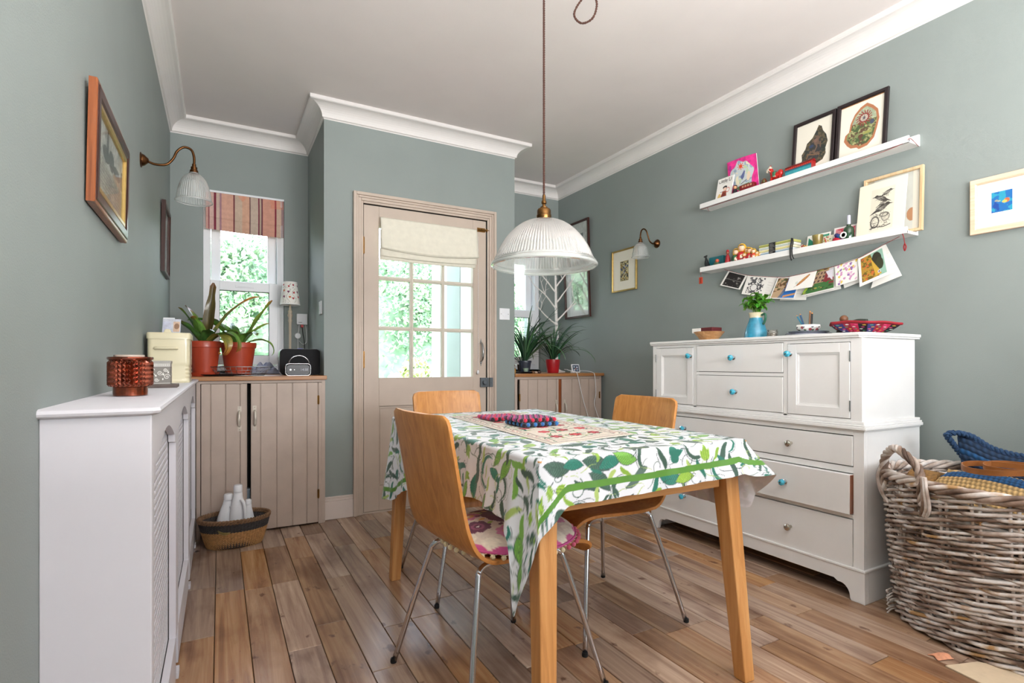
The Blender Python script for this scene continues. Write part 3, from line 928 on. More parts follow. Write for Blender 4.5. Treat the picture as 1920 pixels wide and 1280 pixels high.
# two orange pots with broad wavy leaves
M_pot = plain('orange_plastic_pot', (176, 66, 40), .38, .05, 10, coat=.2)
M_soil = plain('soil', (50, 36, 26), .95, .3, 60)
def flat_leaf(parent, base, az, length, width, rise, droop, mat, wav=.2, curl=0, tip=None, n=16, name='leaf', col=None, seed=0, twist=0):
    """long strap leaf with wavy margin; colour attribute runs from green to a browned tip"""
    r = random.Random(seed)
    d = V((math.cos(az), math.sin(az), 0)); sd = V((-math.sin(az), math.cos(az), 0))
    nx = 7
    P = np.zeros((n, nx, 3)); Cc = np.zeros((n, nx, 3))
    ph = r.random()*6
    for i in range(n):
        t = i/(n-1)
        ang = rise-droop*t*t
        # integrate the curved midrib
        if i == 0: p = V(base)
        else: p = p+(d*math.cos(ang)+V((0, 0, 1))*math.sin(ang))*(length/(n-1))
        nrm = V((0, 0, 1))*math.cos(ang)-d*math.sin(ang)
        wd = width*(math.sin(min(1, t*1.15+.12)*PI*.86)**.8 if t < .98 else .15)
        tw = twist*t
        for j in range(nx):
            q = (j/(nx-1)-.5)*2
            off = sd*math.cos(tw)+nrm*math.sin(tw)
            nn = nrm*math.cos(tw)-sd*math.sin(tw)
            cc = p+off*(q*wd/2)+nn*(abs(q)*wd*.22+wav*wd*.3*math.sin(t*16+ph+q*1.3)*abs(q))
            P[i, j] = cc
            g = np.array(col[0]) if col else np.array((78, 130, 48)); e = np.array(col[1]) if col else np.array((150, 96, 40))
            k = max(0, min(1, (t-(tip if tip is not None else .8))/.22))+ (.25 if abs(q) > .9 else 0)*t
            v = 1-.18*(abs(q) < .15)+.15*math.sin(q*7+i)
            Cc[i, j] = (g*(1-min(k, 1))+e*min(k, 1))*v
    return grid_mesh(name, P, np.clip(Cc, 0, 255).reshape(-1, 3), mat, parent)
M_leafa = attrmat('leaf_print', .38, coat=.2)
def pot(parent, c, r0, r1, h, mat, rimh=.03, rimo=.006, soil=True, name='pot'):
    x, y, z = c
    MB().lathe(c, [(0, .002), (r0-.006, .002), (r0, .004), (r0+.001, .012), (r1, h-rimh), (r1+rimo, h-rimh+.002), (r1+rimo+.002, h-.003), (r1+rimo, h), (r1-.002, h), (r1-.004, h-.02), (0, h-.022)], 40, m=0).build(name, mat, parent, smooth='auto')
    MB().lathe((x, y, z+h-.021), [(0, .004), (r1*.5, .003), (r1-.005, 0)], 24).build('soil', M_soil, parent, smooth=True)
G1 = ((96, 140, 56), (150, 84, 40)); G2 = ((84, 74, 34), (120, 66, 34)); G3 = ((136, 136, 60), (190, 120, 56)); G4 = ((70, 112, 50), (90, 60, 36))
t = thing('potted_plant', 'orange pot of wavy browned leaves just behind the cream tin', 'plant', (-.075, 3.66, WZ))
pc = (-.078, 3.66, WZ)
MB().lathe((pc[0], pc[1], WZ), [(0, 0), (.072, 0), (.078, .022), (.075, .022), (.070, .006), (0, .006)], 36).build('saucer', M_pot, t, smooth='auto')
pot(t, (pc[0], pc[1], WZ+.006), .062, .080, .20, M_pot, .038)
zb_ = WZ+.185
for q, (az, L_, w_, rise, dr_, c_, tp, tw) in enumerate([(2.9, .24, .045, 1.25, .5, G1, .85, .4), (.6, .36, .05, 1.50, .05, G2, .85, 1.2), (-.25, .40, .05, 1.12, .85, G3, .55, .5), (3.6, .20, .05, 1.0, .7, G4, .7, .3), (-1.3, .20, .055, .8, 1.2, G4, .9, .2), (.1, .18, .05, .85, 1.2, G4, .85, -.3), (-.6, .28, .045, .75, 3.0, G1, .75, .2), (4.2, .19, .045, 1.3, .9, G1, .8, .4), (1.3, .25, .04, 1.35, .3, G2, .7, .6), (-.9, .30, .05, .7, 4.4, G3, .6, .2), (2.2, .28, .055, 1.2, .6, G1, .7, .5)]):
    flat_leaf(t, (pc[0]+.02*math.cos(az), pc[1]+.02*math.sin(az), zb_), az, L_*1.05, w_*1.35, rise, dr_, M_leafa, seed=q, col=c_, tip=tp, twist=tw)
t = thing('potted_plant', 'orange pot of curling green leaves standing in front of the window glass', 'plant', (.105, 3.77, WZ))
pc = (.103, 3.77, WZ)
pot(t, (pc[0], pc[1], WZ), .072, .096, .205, M_pot, .034)
zb_ = WZ+.185
for q, (az, L_, w_, rise, dr_, c_, tp, tw) in enumerate([(3.3, .30, .055, 1.0, 1.3, ((100, 160, 60), (120, 150, 60)), .95, .3), (2.7, .26, .06, 1.15, 1.1, G1, .9, .2), (.1, .33, .045, 1.10, .15, ((128, 160, 60), (170, 96, 50)), .82, .5), (.3, .22, .045, .95, .6, ((128, 160, 60), (190, 150, 90)), .8, .3), (-1.0, .18, .05, .9, 1.5, G1, .9, .2), (-.2, .24, .035, .55, 2.6, ((120, 160, 60), (140, 170, 70)), .95, .1), (1.9, .2, .05, 1.2, .9, G4, .8, .4), (4.3, .17, .05, 1.0, 1.4, G1, .9, .3)]):
    flat_leaf(t, (pc[0]+.025*math.cos(az), pc[1]+.025*math.sin(az), zb_), az, L_*1.05, w_*1.35, rise, dr_, M_leafa, seed=q+40, col=c_, tip=tp, twist=tw)

# wire basket
t = thing('wire_basket', 'low dark wire basket in front of the window pot', 'basket', (.10, 3.56, WZ))
b = MB(); bx, by, r_t, r_b, hh = .115, 3.62, .165, .125, .055
def ring(r, z, e=.62): return [(bx+r*math.cos(2*PI*q/40), by+r*e*math.sin(2*PI*q/40), z) for q in range(40)]
for (r, z, w) in ((r_t, WZ+hh, .0024), (r_t*.93, WZ+hh*.62, .0013), (r_t*.86, WZ+hh*.3, .0013), (r_b, WZ+.003, .002)): b.tube(ring(r, z), w, 6, closed=True)
b.build('rim', M_dchrome, t, smooth=True)
b = MB()
for q in range(32):
    a = 2*PI*q/32
    b.tube([(bx+r_t*math.cos(a), by+r_t*.62*math.sin(a), WZ+hh), (bx+r_b*math.cos(a), by+r_b*.62*math.sin(a), WZ+.003)], .0011, 5)
for q in range(-3, 4):
    yy = by+q*.022; hw = r_b*math.sqrt(max(0, 1-(q*.022/(r_b*.62))**2))
    b.tube([(bx-hw, yy, WZ+.003), (bx+hw, yy, WZ+.003)], .0011, 5)
o = b.build('wires', M_dchrome, t, smooth=True); o['kind'] = 'stuff'

# crumpled grey cloth on the window side
def crump(u, v):
    x = .17+u*.19; y = 3.93+v*.17
    z = WZ+.006+.055*(math.sin(u*PI)**.7)*(math.sin(v*PI)**.6)*(1+.35*math.sin(u*17+v*5)+.3*math.sin(v*19-u*9))
    return (x+.012*math.sin(v*14), y+.01*math.sin(u*16), z)
o = MB().sheet(crump, 44, 34).build('folded_cloth', plain('grey_cloth', (150, 156, 176), .9, .06, 20, .3, 400), smooth=True, solid=.003)
tag(o, 'crumpled lilac-grey cloth on the worktop between pot and speaker', 'cloth')
o = MB().lathe((.02, 3.60, WZ), [(0, 0), (.10, 0), (.12, .010), (.117, .011), (.10, .004), (0, .004)], 36, sy=.6).build('black_tray', plain('black_plastic', (26, 26, 30), .4))
o['label'] = 'shallow black plastic tray under the wire basket'; o['category'] = 'tray'
t.location = t.location

# table lamp with embroidered shade
t = thing('table_lamp', 'slim turned-wood lamp with flower-embroidered white shade in the left alcove', 'lamp', (.428, 4.02, WZ))
lx, ly = .432, 4.02
pr = [(.0, 0), (.045, 0), (.045, .012), (.03, .02), (.012, .03), (.010, .06), (.0085, .15), (.0085, .30), (.010, .36), (.015, .375), (.010, .39), (.016, .405), (.018, .415), (.012, .425), (.015, .44), (.008, .45), (.006, .49), (0, .49)]
MB().lathe((lx, ly, WZ), pr, 24).build('stem', wood('limed_wood', [(160, 146, 126), (190, 176, 156), (206, 194, 176)], 'z', 1.5, .6), t, smooth='auto')
c = Can(2*PI*.057, .158, 340, (238, 236, 230))
rr_ = random.Random(4)
for q in range(9):
    x0 = .02+q*.04; 
    c.line([(x0+.012*math.sin(k*.5+q), .012+k*.007) for k in range(15)], .0016, (120, 130, 100))
    for k in range(3):
        fx, fy = x0+rr_.uniform(-.012, .012), .045+k*.04+rr_.uniform(-.008, .008)
        cc = rr_.choice([(176, 50, 60), (206, 110, 60), (130, 60, 100), (190, 60, 80)])
        for a in range(3): c.ell(fx+(a-1)*.0035, fy+.003, .003, .0075, cc, rot=-(a-1)*.4)
    for k in range(7): c.ell(x0+rr_.uniform(-.018, .018), rr_.uniform(.01, .13), .003, .0016, rr_.choice([(110, 120, 90), (90, 90, 130), (130, 140, 90)]), rot=rr_.uniform(0, 3))
    for k in range(3): c.ell(x0+rr_.uniform(-.018, .018), rr_.uniform(.11, .15), .0028, .0022, (96, 60, 90))
U_ = c.X/c.w; T_ = c.Y/c.h
P = np.zeros(c.X.shape+(3,)); R_ = .066-.020*T_
P[..., 0] = lx+R_*np.cos(2*PI*U_-PI/2); P[..., 1] = ly+R_*np.sin(2*PI*U_-PI/2); P[..., 2] = 1.392+.158*T_
grid_mesh('lamp_shade', P, c.A.reshape(-1, 3), attrmat('embroidered_shade', .8), t)
MB().tube([(lx+.066*math.cos(2*PI*q/32), ly+.066*math.sin(2*PI*q/32), 1.392) for q in range(32)], .0015, 6, closed=True).build('shade_ring', M_upvc, t)
b = MB().tube([(lx+.046*math.cos(2*PI*q/32), ly+.046*math.sin(2*PI*q/32), 1.55) for q in range(32)], .0015, 6, closed=True)
b.build('shade_ring', M_upvc, t)
MB().tube([(lx-.045, ly, 1.53), (lx+.045, ly, 1.53)], .0012, 6).build('shade_wire', M_upvc, t)

# thermostat box with plugs and flexes on the alcove wall
t = thing('control_box', 'white square control box on the wall right of the lamp', 'control box', (.53, YB, 1.27))
MB().box(.493, .567, YB-.028, YB, 1.268, 1.348).build('casing', M_upvc, t, bevel=.004)
MB().box(.505, .530, YB-.0285, YB-.028, 1.282, 1.286).build('marking', plain('grey_print', (120, 120, 124), .6), t)
MB().box(.522, .540, YB-.026, YB-.006, 1.248, 1.268).build('plug', plain('red_plastic', (196, 40, 50), .4), t, bevel=.002, )['label'] = 'red plug'
MB().tube(spline([(.512, YB-.012, 1.268), (.508, YB-.014, 1.23), (.502, YB-.014, 1.20)], 6), .0025, 8).tube(spline([(.502, YB-.014, 1.172), (.503, YB-.014, 1.10), (.503, YB-.016, .915)], 6), .0025, 8).build('white_flex', M_upvc, t, smooth=True)
MB().tube(spline([(.533, YB-.016, 1.25), (.538, YB-.016, 1.20), (.548, YB-.018, 1.12), (.545, YB-.018, .915)], 8), .0028, 8).build('black_flex', plain('black_rubber', (20, 20, 22), .5), t, smooth=True)['label'] = 'black flex'
MB().tube(spline([(.556, YB-.012, 1.268), (.562, YB-.014, 1.20), (.560, YB-.016, 1.14), (.535, YB-.016, 1.125), (.51, YB-.016, 1.15)], 8), .0022, 8).build('white_flex', M_upvc, t, smooth=True)
o = MB().lathe((.502, YB, 1.186), [(.022, 0), (.022, .012), (.019, .016), (0, .017)], 28, '-y').build('round_thermostat', M_upvc, smooth='auto')
tag(o, 'round white plug disc hanging below the control box', 'plug')
MB().tube([(.445, YB-.006, 1.5), (.447, YB-.006, 1.2), (.446, YB-.006, .915)], .002, 6).build('lamp_flex', M_upvc, t, smooth=True)

# black speaker and small clock radio
M_blk = plain('black_gloss', (16, 16, 22), .3, .1, 20)
t = thing('speaker', 'black rounded speaker at the right end of the left worktop', 'speaker', (.455, 3.68, WZ))
rg = []
def rr_xz(x0, x1, z0, z1, y, r=.03, n=6):
    P = []
    for (cx_, cz_, a0) in ((x1-r, z0+r, -PI/2), (x1-r, z1-r, 0), (x0+r, z1-r, PI/2), (x0+r, z0+r, PI)):
        for q in range(n+1):
            a = a0+PI/2*q/n; P.append((cx_+r*math.cos(a), y, cz_+r*math.sin(a)))
    return P
SX0, SX1, SZ0, SZ1 = .334, .578, WZ+.002, 1.076
loft(MB(), [rr_xz(SX0+e, SX1-e, SZ0+e, SZ1-e, y) for y, e in ((3.70, .0), (3.665, 0), (3.660, .003), (3.659, .008))][::-1]).build('grille', plain('speaker_cloth', (18, 18, 22), .8, .1, 200, .5, 700), t, smooth='auto')
loft(MB(), [rr_xz(SX0-.001, SX1+.001, SZ0-.001, SZ1+.001, y) for y in (3.672, 3.76)]).build('case', M_blk, t, smooth='auto')
MB().box(.44, .47, 3.668, 3.69, SZ1+.001, SZ1+.003).build('power_light', plain('blue_led', (60, 60, 200), .3), t)
t = thing('clock_radio', 'small black clock radio with chrome hoop handle before the speaker', 'radio', (.425, 3.57, WZ))
loft(MB(), [rr_xz(.357+e, .498-e, WZ+e, WZ+.070-e, y, .018) for y, e in ((3.54, .004), (3.545, 0), (3.60, 0), (3.604, .004))]).build('case', M_blk, t, smooth='auto')
b = MB(); P_ = rr_xz(.355, .500, WZ-.0, WZ+.073, 3.541, .020)
b.tube(P_, .003, 8, closed=True).build('chrome_rim', M_chrome, t, smooth=True)
MB().tube(spline([(.380, 3.565, WZ+.070), (.378, 3.562, WZ+.085), (.397, 3.56, WZ+.112), (.435, 3.56, WZ+.124), (.472, 3.56, WZ+.112), (.492, 3.562, WZ+.085), (.490, 3.565, WZ+.070)], 8), .003, 8).build('handle', M_chrome, t, smooth=True)
MB().lathe((.435, 3.56, WZ+.070), [(.009, 0), (.009, .004), (.006, .007), (0, .008)], 16).build('top_button', M_chrome, t, smooth='auto')
def label_text(txt, size, loc, rot, mat, parent, name='lettering', align='CENTER', ex=.0003):
    cu = bpy.data.curves.new(name, 'FONT'); cu.body = txt; cu.size = size; cu.extrude = ex; cu.align_x = align; cu.align_y = 'CENTER'
    cu.materials.append(mat)
    tmp = bpy.data.objects.new(name, cu); COL.objects.link(tmp)
    bpy.context.view_layer.update()
    me = bpy.data.meshes.new_from_object(tmp.evaluated_get(bpy.context.evaluated_depsgraph_get()))
    bpy.data.objects.remove(tmp)
    me.materials.clear(); me.materials.append(mat); me.name = name
    o = bpy.data.objects.new(name, me); COL.objects.link(o)
    o.parent = parent; o.location = V(loc)-org(parent); o.rotation_euler = rot
    return o
M_led = plain('display_grey', (190, 196, 206), .5)
label_text('14:58', .020, (.462, 3.5395, WZ+.036), (PI/2, 0, 0), M_led, t, 'display')
MB().lathe((.383, 3.541, WZ+.036), [(.006, 0), (.006, .002), (0, .002)], 16, '-y').build('knob', M_dchrome, t)
MB().lathe((.405, 3.541, WZ+.036), [(.003, 0), (.003, .002), (0, .002)], 12, '-y').build('button', M_dchrome, t)

# clear photo card leaning behind the plant
c = Can(.085, .115, 80, (206, 210, 222)); c.rect(0, .02, .04, .1, (200, 204, 222)).rect(.05, .045, .08, .1, (222, 190, 160)).ell(.066, .075, .012, .016, (150, 110, 80)).mott(90, .08)
t = thing('photo_card', 'small glossy photo card leaning on the left wall behind the plant', 'photo', (-.25, 3.5, WZ))
MB().prism([(-.282, 3.49, 1.10), (-.222, 3.49, 1.10), (-.218, 3.49, 1.235), (-.272, 3.49, 1.235)], (0, .004, 0)).build('backing', M_upvc, t)
MB().box(-.284, -.214, 3.489, 3.50, WZ, 1.10).build('stand', M_upvc, t)
panel('picture', c, (-.279, 3.4885, 1.112), (1, 0, .02), (.05, 0, 1), M_gloss, t)

# ---------- wicker basket with bottles on the floor ----------
M_wick = plain('straw_weave', (176, 132, 84), .75, .25, 90, .6, 160)
M_wickd = plain('dark_weave', (58, 54, 54), .75, .3, 90, .6, 160)
M_wickr = plain('rim_weave', (122, 92, 66), .75, .3, 90, .6, 160)
t = thing('wicker_basket', 'oval straw basket with a black band on the floor by the cupboard', 'basket', (.068, 3.27, 0))
bc = (.072, 3.27)
def coil(b, rx, ry, z, r=.0055, nb=64):
    for ph in (0, PI):
        pts = []
        for q in range(nb*3):
            a = 2*PI*q/(nb*3)
            w = r*.55
            pts.append((bc[0]+(rx+w*math.cos(a*nb/2+ph))*math.cos(a), bc[1]+(ry+w*math.cos(a*nb/2+ph))*math.sin(a), z+w*math.sin(a*nb/2+ph)))
        b.tube(pts, r*.62, 5, closed=True)
bs = {'lower_weave': MB(), 'black_band': MB(), 'rim': MB()}
NR = 17
for q in range(NR):
    f_ = q/(NR-1)
    rx = .130+.042*f_**.8; ry = .085+.040*f_**.8; z = .006+.148*f_
    coil(bs['lower_weave' if q < 10 else ('black_band' if q < 15 else 'rim')], rx, ry, z, .0062 if q < 15 else .0085)
for nm, mt in (('lower_weave', M_wick), ('black_band', M_wickd), ('rim', M_wickr)):
    bs[nm].build(nm, mt, t, smooth=True)
MB().lathe((bc[0], bc[1], 0), [(0, .004), (.128, .004), (.135, .02), (.168, .148), (.166, .148), (.132, .022), (0, .010)], 40, sy=.72).build('lining', M_wickd, t, smooth=True)
M_hdpe = plain('white_bottle', (228, 231, 236), .35, .03, 10, coat=.2)
def bottle_detergent(name, label, x, y, h, w, lean, handle=True):
    t = thing(name, label, 'bottle', (x, y, .012))
    P = [(0, 0, .5), (.05, 0, 1), (.3, 0, 1), (.55, .0, .92), (.72, .0, .70), (.80, .0, .56), (.88, 0, .52)]
    rg = []
    for (f, o_, s) in P:
        z = .012+h*f
        rg.append([(x+lean*f+w/2*s*math.cos(2*PI*k/24), y+w*.33*s*math.sin(2*PI*k/24), z) for k in range(24)])
    bb = loft(MB(), rg)
    bb.build('body', M_hdpe, t, smooth=True)
    MB().lathe((x+lean*.9, y, .012+h*.88), [(w*.27, 0), (w*.27, h*.09), (w*.23, h*.115), (0, h*.12)], 20).build('cap', M_hdpe, t, smooth='auto')
    if handle:
        MB().tube(spline([(x+lean*.8+w*.18, y-w*.30, .012+h*.76), (x+lean*.6+w*.36, y-w*.36, .012+h*.66), (x+lean*.4+w*.42, y-w*.36, .012+h*.45), (x+lean*.2+w*.36, y-w*.31, .012+h*.26)], 6), w*.11, 10).build('handle', M_hdpe, t, smooth=True)
bottle_detergent('detergent_bottle', 'white handled bottle leaning at the left in the straw basket', .010, 3.28, .265, .085, .035)
bottle_detergent('detergent_bottle', 'tallest white bottle, upright in the middle of the straw basket', .085, 3.25, .315, .082, .002)
bottle_detergent('small_bottle', 'short white bottle with a narrow cap at right in the straw basket', .142, 3.27, .225, .058, -.004, False)
o = MB().lathe((.022, 3.205, .085), [(0, 0), (.03, .004), (.045, .02), (.048, .035), (.045, .035), (.03, .012), (0, .01)], 28).build('small_bowl', plain('olive_bowl', (140, 124, 74), .35, .25, 30))
tag(o, 'small olive-brown bowl tipped among the bottles in the straw basket', 'bowl')
o.rotation_euler = (.35, .2, 0)

# ---------- pictures and lamp on the left wall ----------
def frame_obj(parent, o, u, v, w, h, fw, dep, mat, name='frame', inset=0, steps=None):
    """mitred frame: w x h outer size; o outer bottom-left corner at the wall side, n points into the room"""
    o, u, v = V(o), V(u).normalized(), V(v).normalized(); n = u.cross(v)
    prof = steps or [(0, 0), (0, dep*.9), (fw*.08, dep), (fw*.8, dep), (fw, dep*.75), (fw, 0)]
    b = MB(); vs = []
    for (cu, cv, du, dv) in ((0, 0, 1, 1), (w, 0, -1, 1), (w, h, -1, -1), (0, h, 1, -1)):
        for (a, d) in prof: vs.append(o+u*(cu+du*a)+v*(cv+dv*a)+n*d)
    k = len(prof); fs = []
    for i in range(4):
        for j in range(k-1):
            a, c2 = i*k+j, ((i+1) % 4)*k+j
            fs.append((a, c2, c2+1, a+1))
        a, c2 = i*k, ((i+1) % 4)*k
        fs.append((a+k-1, c2+k-1, c2, a))
    b.add(vs, fs)
    return b.build(name, mat, parent, weld=False)
def picture(name, label, o, u, v, w, h, fw, dep, fmat, can, group=None, glass=False, mount=.004, steps=None, extra=None):
    """framed picture; can covers the area inside the frame"""
    o, u, v = V(o), V(u).normalized(), V(v).normalized(); n = u.cross(v)
    t = thing(name, label, 'picture', o+u*w/2, group)
    fo = frame_obj(t, o, u, v, w, h, fw, dep, fmat, steps=steps)
    q = o+u*(w/2)+v*(h/2)
    MB().obox(q+n*.002, u*(w/2-.002), v*(h/2-.002), n*.0018).build('backing', M_ply, t)
    panel('print', can, o+u*fw+v*fw+n*mount, u, v, M_gloss if glass else M_print, t)
    if glass:
        MB().obox(q+n*(mount+.003), u*(w/2-fw), v*(h/2-fw), n*.0008).build('glass_pane', M_pane, t)
    return t
M_pane = glassy('picture_glass', (1, 1, 1), 0, .03, .10)
M_dkwood = wood('dark_frame_wood', [(36, 18, 14), (58, 28, 22), (78, 40, 28)], 'z', 2, .3, bump=.05)
M_mahog = wood('walnut_frame', [(92, 48, 26), (132, 72, 38), (156, 92, 54)], 'z', 2, .28, bump=.05)
M_gold = plain('gilt', (190, 160, 96), .3, .1, 40, metal=.7)
w, h = .52, .305
c = Can(w-.11, h-.11, 200, (168, 172, 160))
c.rect(0, 0, 9, .09, (150, 152, 136)).rect(0, .10, 9, .2, (182, 186, 178)).mott(30, .25).mott(120, .2, 3)
for q in range(7): c.line([(0, .012+q*.011), (.49, .02+q*.009)], .0016, (96, 98, 86))
for q in range(22): c.line([(q*.024, .0), (q*.024+.006, .075)], .0014, (84, 84, 74))
for (x_, y_, r_x, r_y) in ((.14, .125, .05, .022), (.22, .13, .04, .03), (.31, .12, .06, .018), (.4, .125, .03, .03)): c.ell(x_, y_, r_x, r_y, (74, 80, 76), a=.8)
c.ell(.16, .165, .013, .04, (80, 84, 82)).ell(.3, .1, .05, .012, (190, 150, 110), a=.6)
# the frame hangs slightly proud with its top leaning out
n_ = V((1, 0, 0))
t = thing('framed_print', 'walnut and gilt framed landscape engraving high on the left wall', 'picture', (XL, 2.0, 1.40))
o_, u_, v_ = V((XL+.004, 1.635, 1.378)), V((0, 1, 0)), V((.02, 0, 1)).normalized()
fw = .055
frame_obj(t, o_, u_, v_, w, h, .030, .018, [M_mahog], 'frame')
frame_obj(t, o_+u_*.010+v_*.010+n_*.004, u_, v_, w-.020, h-.020, .030, .017, M_dkwood, 'inner_frame')
frame_obj(t, o_+u_*.041+v_*.041+n_*.004, u_, v_, w-.082, h-.082, .014, .014, M_gold, 'gilt_slip')['label'] = 'gilt slip'
panel('print', c, o_+u_*.055+v_*.055+n_*.008, u_, v_, M_gloss, t)
MB().obox(o_+u_*w/2+v_*h/2+n_*.002, u_*(w/2-.003), v_*(h/2-.003), n_*.002).build('backing', M_dkwood, t)
MB().obox(o_+u_*w/2+v_*h/2+n_*.0125, u_*(w/2-.05), v_*(h/2-.05), n_*.0008).build('glass_pane', M_pane, t)
c = Can(.30, .35, 90, (206, 210, 206)); c.rect(.07, .07, .23, .28, (140, 150, 150)).mott(40, .2)
picture('framed_print', 'narrow black framed print on the left wall beyond the wall lamp', (XL, 3.55, 1.50), (0, 1, 0), (.015, 0, 1), .36, .40, .02, .02, M_dkwood, Can(.32, .36, 70, (196, 200, 198)).rect(.08, .09, .24, .3, (130, 142, 144)).mott(40, .2), glass=True)
c = Can(.36, .46, 60, (150, 110, 80))
picture('framed_print', 'orange wood frame cut off by the left edge of the photo', (XL, .625, 1.452), (0, 1, 0), (0, 0, 1), .375, .50, .03, .02, M_mahog, Can(.315, .44, 60, (190, 180, 160)).mott(30, .1))

M_sh = glassy('ribbed_glass', (.97, .98, .98), .30, .08, .20, (.92, .94, .94))
M_bulb = glassy('bulb_glass', (1, 1, 1), .15, .1, .2, (.95, .93, .88))
def wall_sconce(label, wall, n, A):
    """wall: centre of the back plate; n: unit vector into the room; arm runs up and over"""
    t = thing('wall_lamp', label, 'wall lamp', wall)
    w = V(wall); n = V(n); Z = V((0, 0, 1)); s = V((-n.y, n.x, 0))
    ax = 'x' if n.x > 0 else '-x'
    MB().lathe(w, [(.031, 0), (.031, .003), (.025, .006), (.022, .014), (.014, .022), (.009, .028), (0, .03)], 28, ax).build('back_plate', M_bronze, t, smooth='auto')
    pts = [w+n*d+Z*z for d, z in A['arm']]
    MB().tube(spline(pts, 8), .0052, 12).build('arm', M_bronze, t, smooth=True)
    e = pts[-1]
    MB().lathe(e, [(.0, .004), (.008, .003), (.008, -.008), (.0125, -.010), (.0125, -.022), (.016, -.024), (.017, -.036), (.019, -.038), (.019, -.042), (0, -.042)][::-1], 24).build('lamp_holder', M_bronze, t, smooth='auto')
    R, H = A['R'], A['H']
    top = e.z-.036
    pr = [(.020, 0), (.021, -.004), (.034, -.014), (.048, -.034), (R*.83, -H*.45), (R*.93, -H*.7), (R*.985, -H*.93), (R*1.05, -H*.96), (R*1.05, -H)]
    prs = spline([(r, 0, z) for r, z in pr], 4)
    def rib(a, r, z):
        return r*(1+.018*math.cos(a*44)) if z > -H*.94 and z < -.006 else r
    b = MB().lathe((e.x, e.y, top), [(p.x, p.z) for p in prs], 220, rfn=rib)
    b.f = [f for f in b.f if len(f) == 4]
    b.m = [0]*len(b.f)
    b.build('glass_shade', M_sh, t, smooth=True)
    MB().tube([(e.x+R*1.045*math.cos(2*PI*q/48), e.y+R*1.045*math.sin(2*PI*q/48), top-H+.002) for q in range(48)], .0022, 6, closed=True).build('shade_rim', M_sh, t, smooth=True)
    MB().ball((e.x, e.y, top-.055), .022, 16, 12, (1, 1, 1.35)).build('bulb', M_bulb, t, smooth=True)
    return t
wall_sconce('bronze swan-neck wall lamp with ribbed glass shade, left wall', (XL, 2.70, 1.833), (1, 0, 0),
            {'arm': [(.02, 0), (.05, -.010), (.09, -.004), (.115, .025), (.130, .060), (.155, .082), (.182, .075), (.192, .045), (.192, .012)], 'R': .068, 'H': .125})
# ================= dining table =================
TX0, TX1, TY0, TY1, TZ = .69, 1.46, 1.12, 2.40, .742
t = thing('dining_table', 'oak dining table with splayed tapering legs under the leaf-print cloth', 'table', (1.075, 1.76, 0))
MB().box(TX0, TX1, TY0, TY1, TZ-.024, TZ-.002).build('tabletop', M_oakx, t, bevel=.004)
LA = .058; LB = .043
for (sx, sy) in ((0, 0), (1, 0), (1, 1), (0, 1)):
    ox = .010; tx = TX0+ox if sx == 0 else TX1-ox-LA-.012; ty = TY0+.02 if sy == 0 else TY1-.02-LA
    if sx == 1: tx = 1.433-LA
    bx_ = tx+(-.022 if sx == 0 else .022+LA-LB); by_ = ty+(-.052 if sy == 0 else .030+LA-LB)
    zt = TZ-.024
    lo = [(bx_, by_, 0), (bx_+LB, by_, 0), (bx_+LB, by_+LB, 0), (bx_, by_+LB, 0)]
    hi = [(tx, ty, zt), (tx+LA, ty, zt), (tx+LA, ty+LA, zt), (tx, ty+LA, zt)]
    MB().hexa(lo, hi).build('leg', M_oakt, t, bevel=.0035)
az0, az1 = TZ-.148, TZ-.024
def rail(a, m): MB().box(*a).build('apron', m, t, bevel=.002)
rail((TX0+.060, 1.376, TY0+.036, TY0+.056, az0, az1), M_oakx)
rail((TX0+.060, 1.376, TY1-.056, TY1-.036, az0, az1), M_oakx)
rail((TX0+.016, TX0+.036, TY0+.075, TY1-.075, az0, az1), M_oaky)
rail((1.400, 1.420, TY0+.075, TY1-.075, az0, az1), M_oaky)

# ---- tablecloth print, painted flat in metres ----
rc_ = random.Random(11)
OX, OY = TX0-.5, TY0-.5
cl = Can(TX1-TX0+1.0, TY1-TY0+1.0, 1000, (226, 229, 234))
TEAL, DK, LIME, PAL, SAGE, INK = (30, 112, 94), (54, 86, 72), (134, 172, 58), (168, 192, 104), (84, 108, 98), (66, 80, 80)
def sub(x, y, R):
    i0 = max(0, int((y-R)/cl.h*(cl.ny-1))); i1 = min(cl.ny, int((y+R)/cl.h*(cl.ny-1))+2)
    j0 = max(0, int((x-R)/cl.w*(cl.nx-1))); j1 = min(cl.nx, int((x+R)/cl.w*(cl.nx-1))+2)
    s_ = object.__new__(Can); s_.X = cl.X[i0:i1, j0:j1]; s_.Y = cl.Y[i0:i1, j0:j1]; s_.A = cl.A[i0:i1, j0:j1]; s_.w = cl.w; s_.h = cl.h
    return s_, (i0, i1, j0, j1)
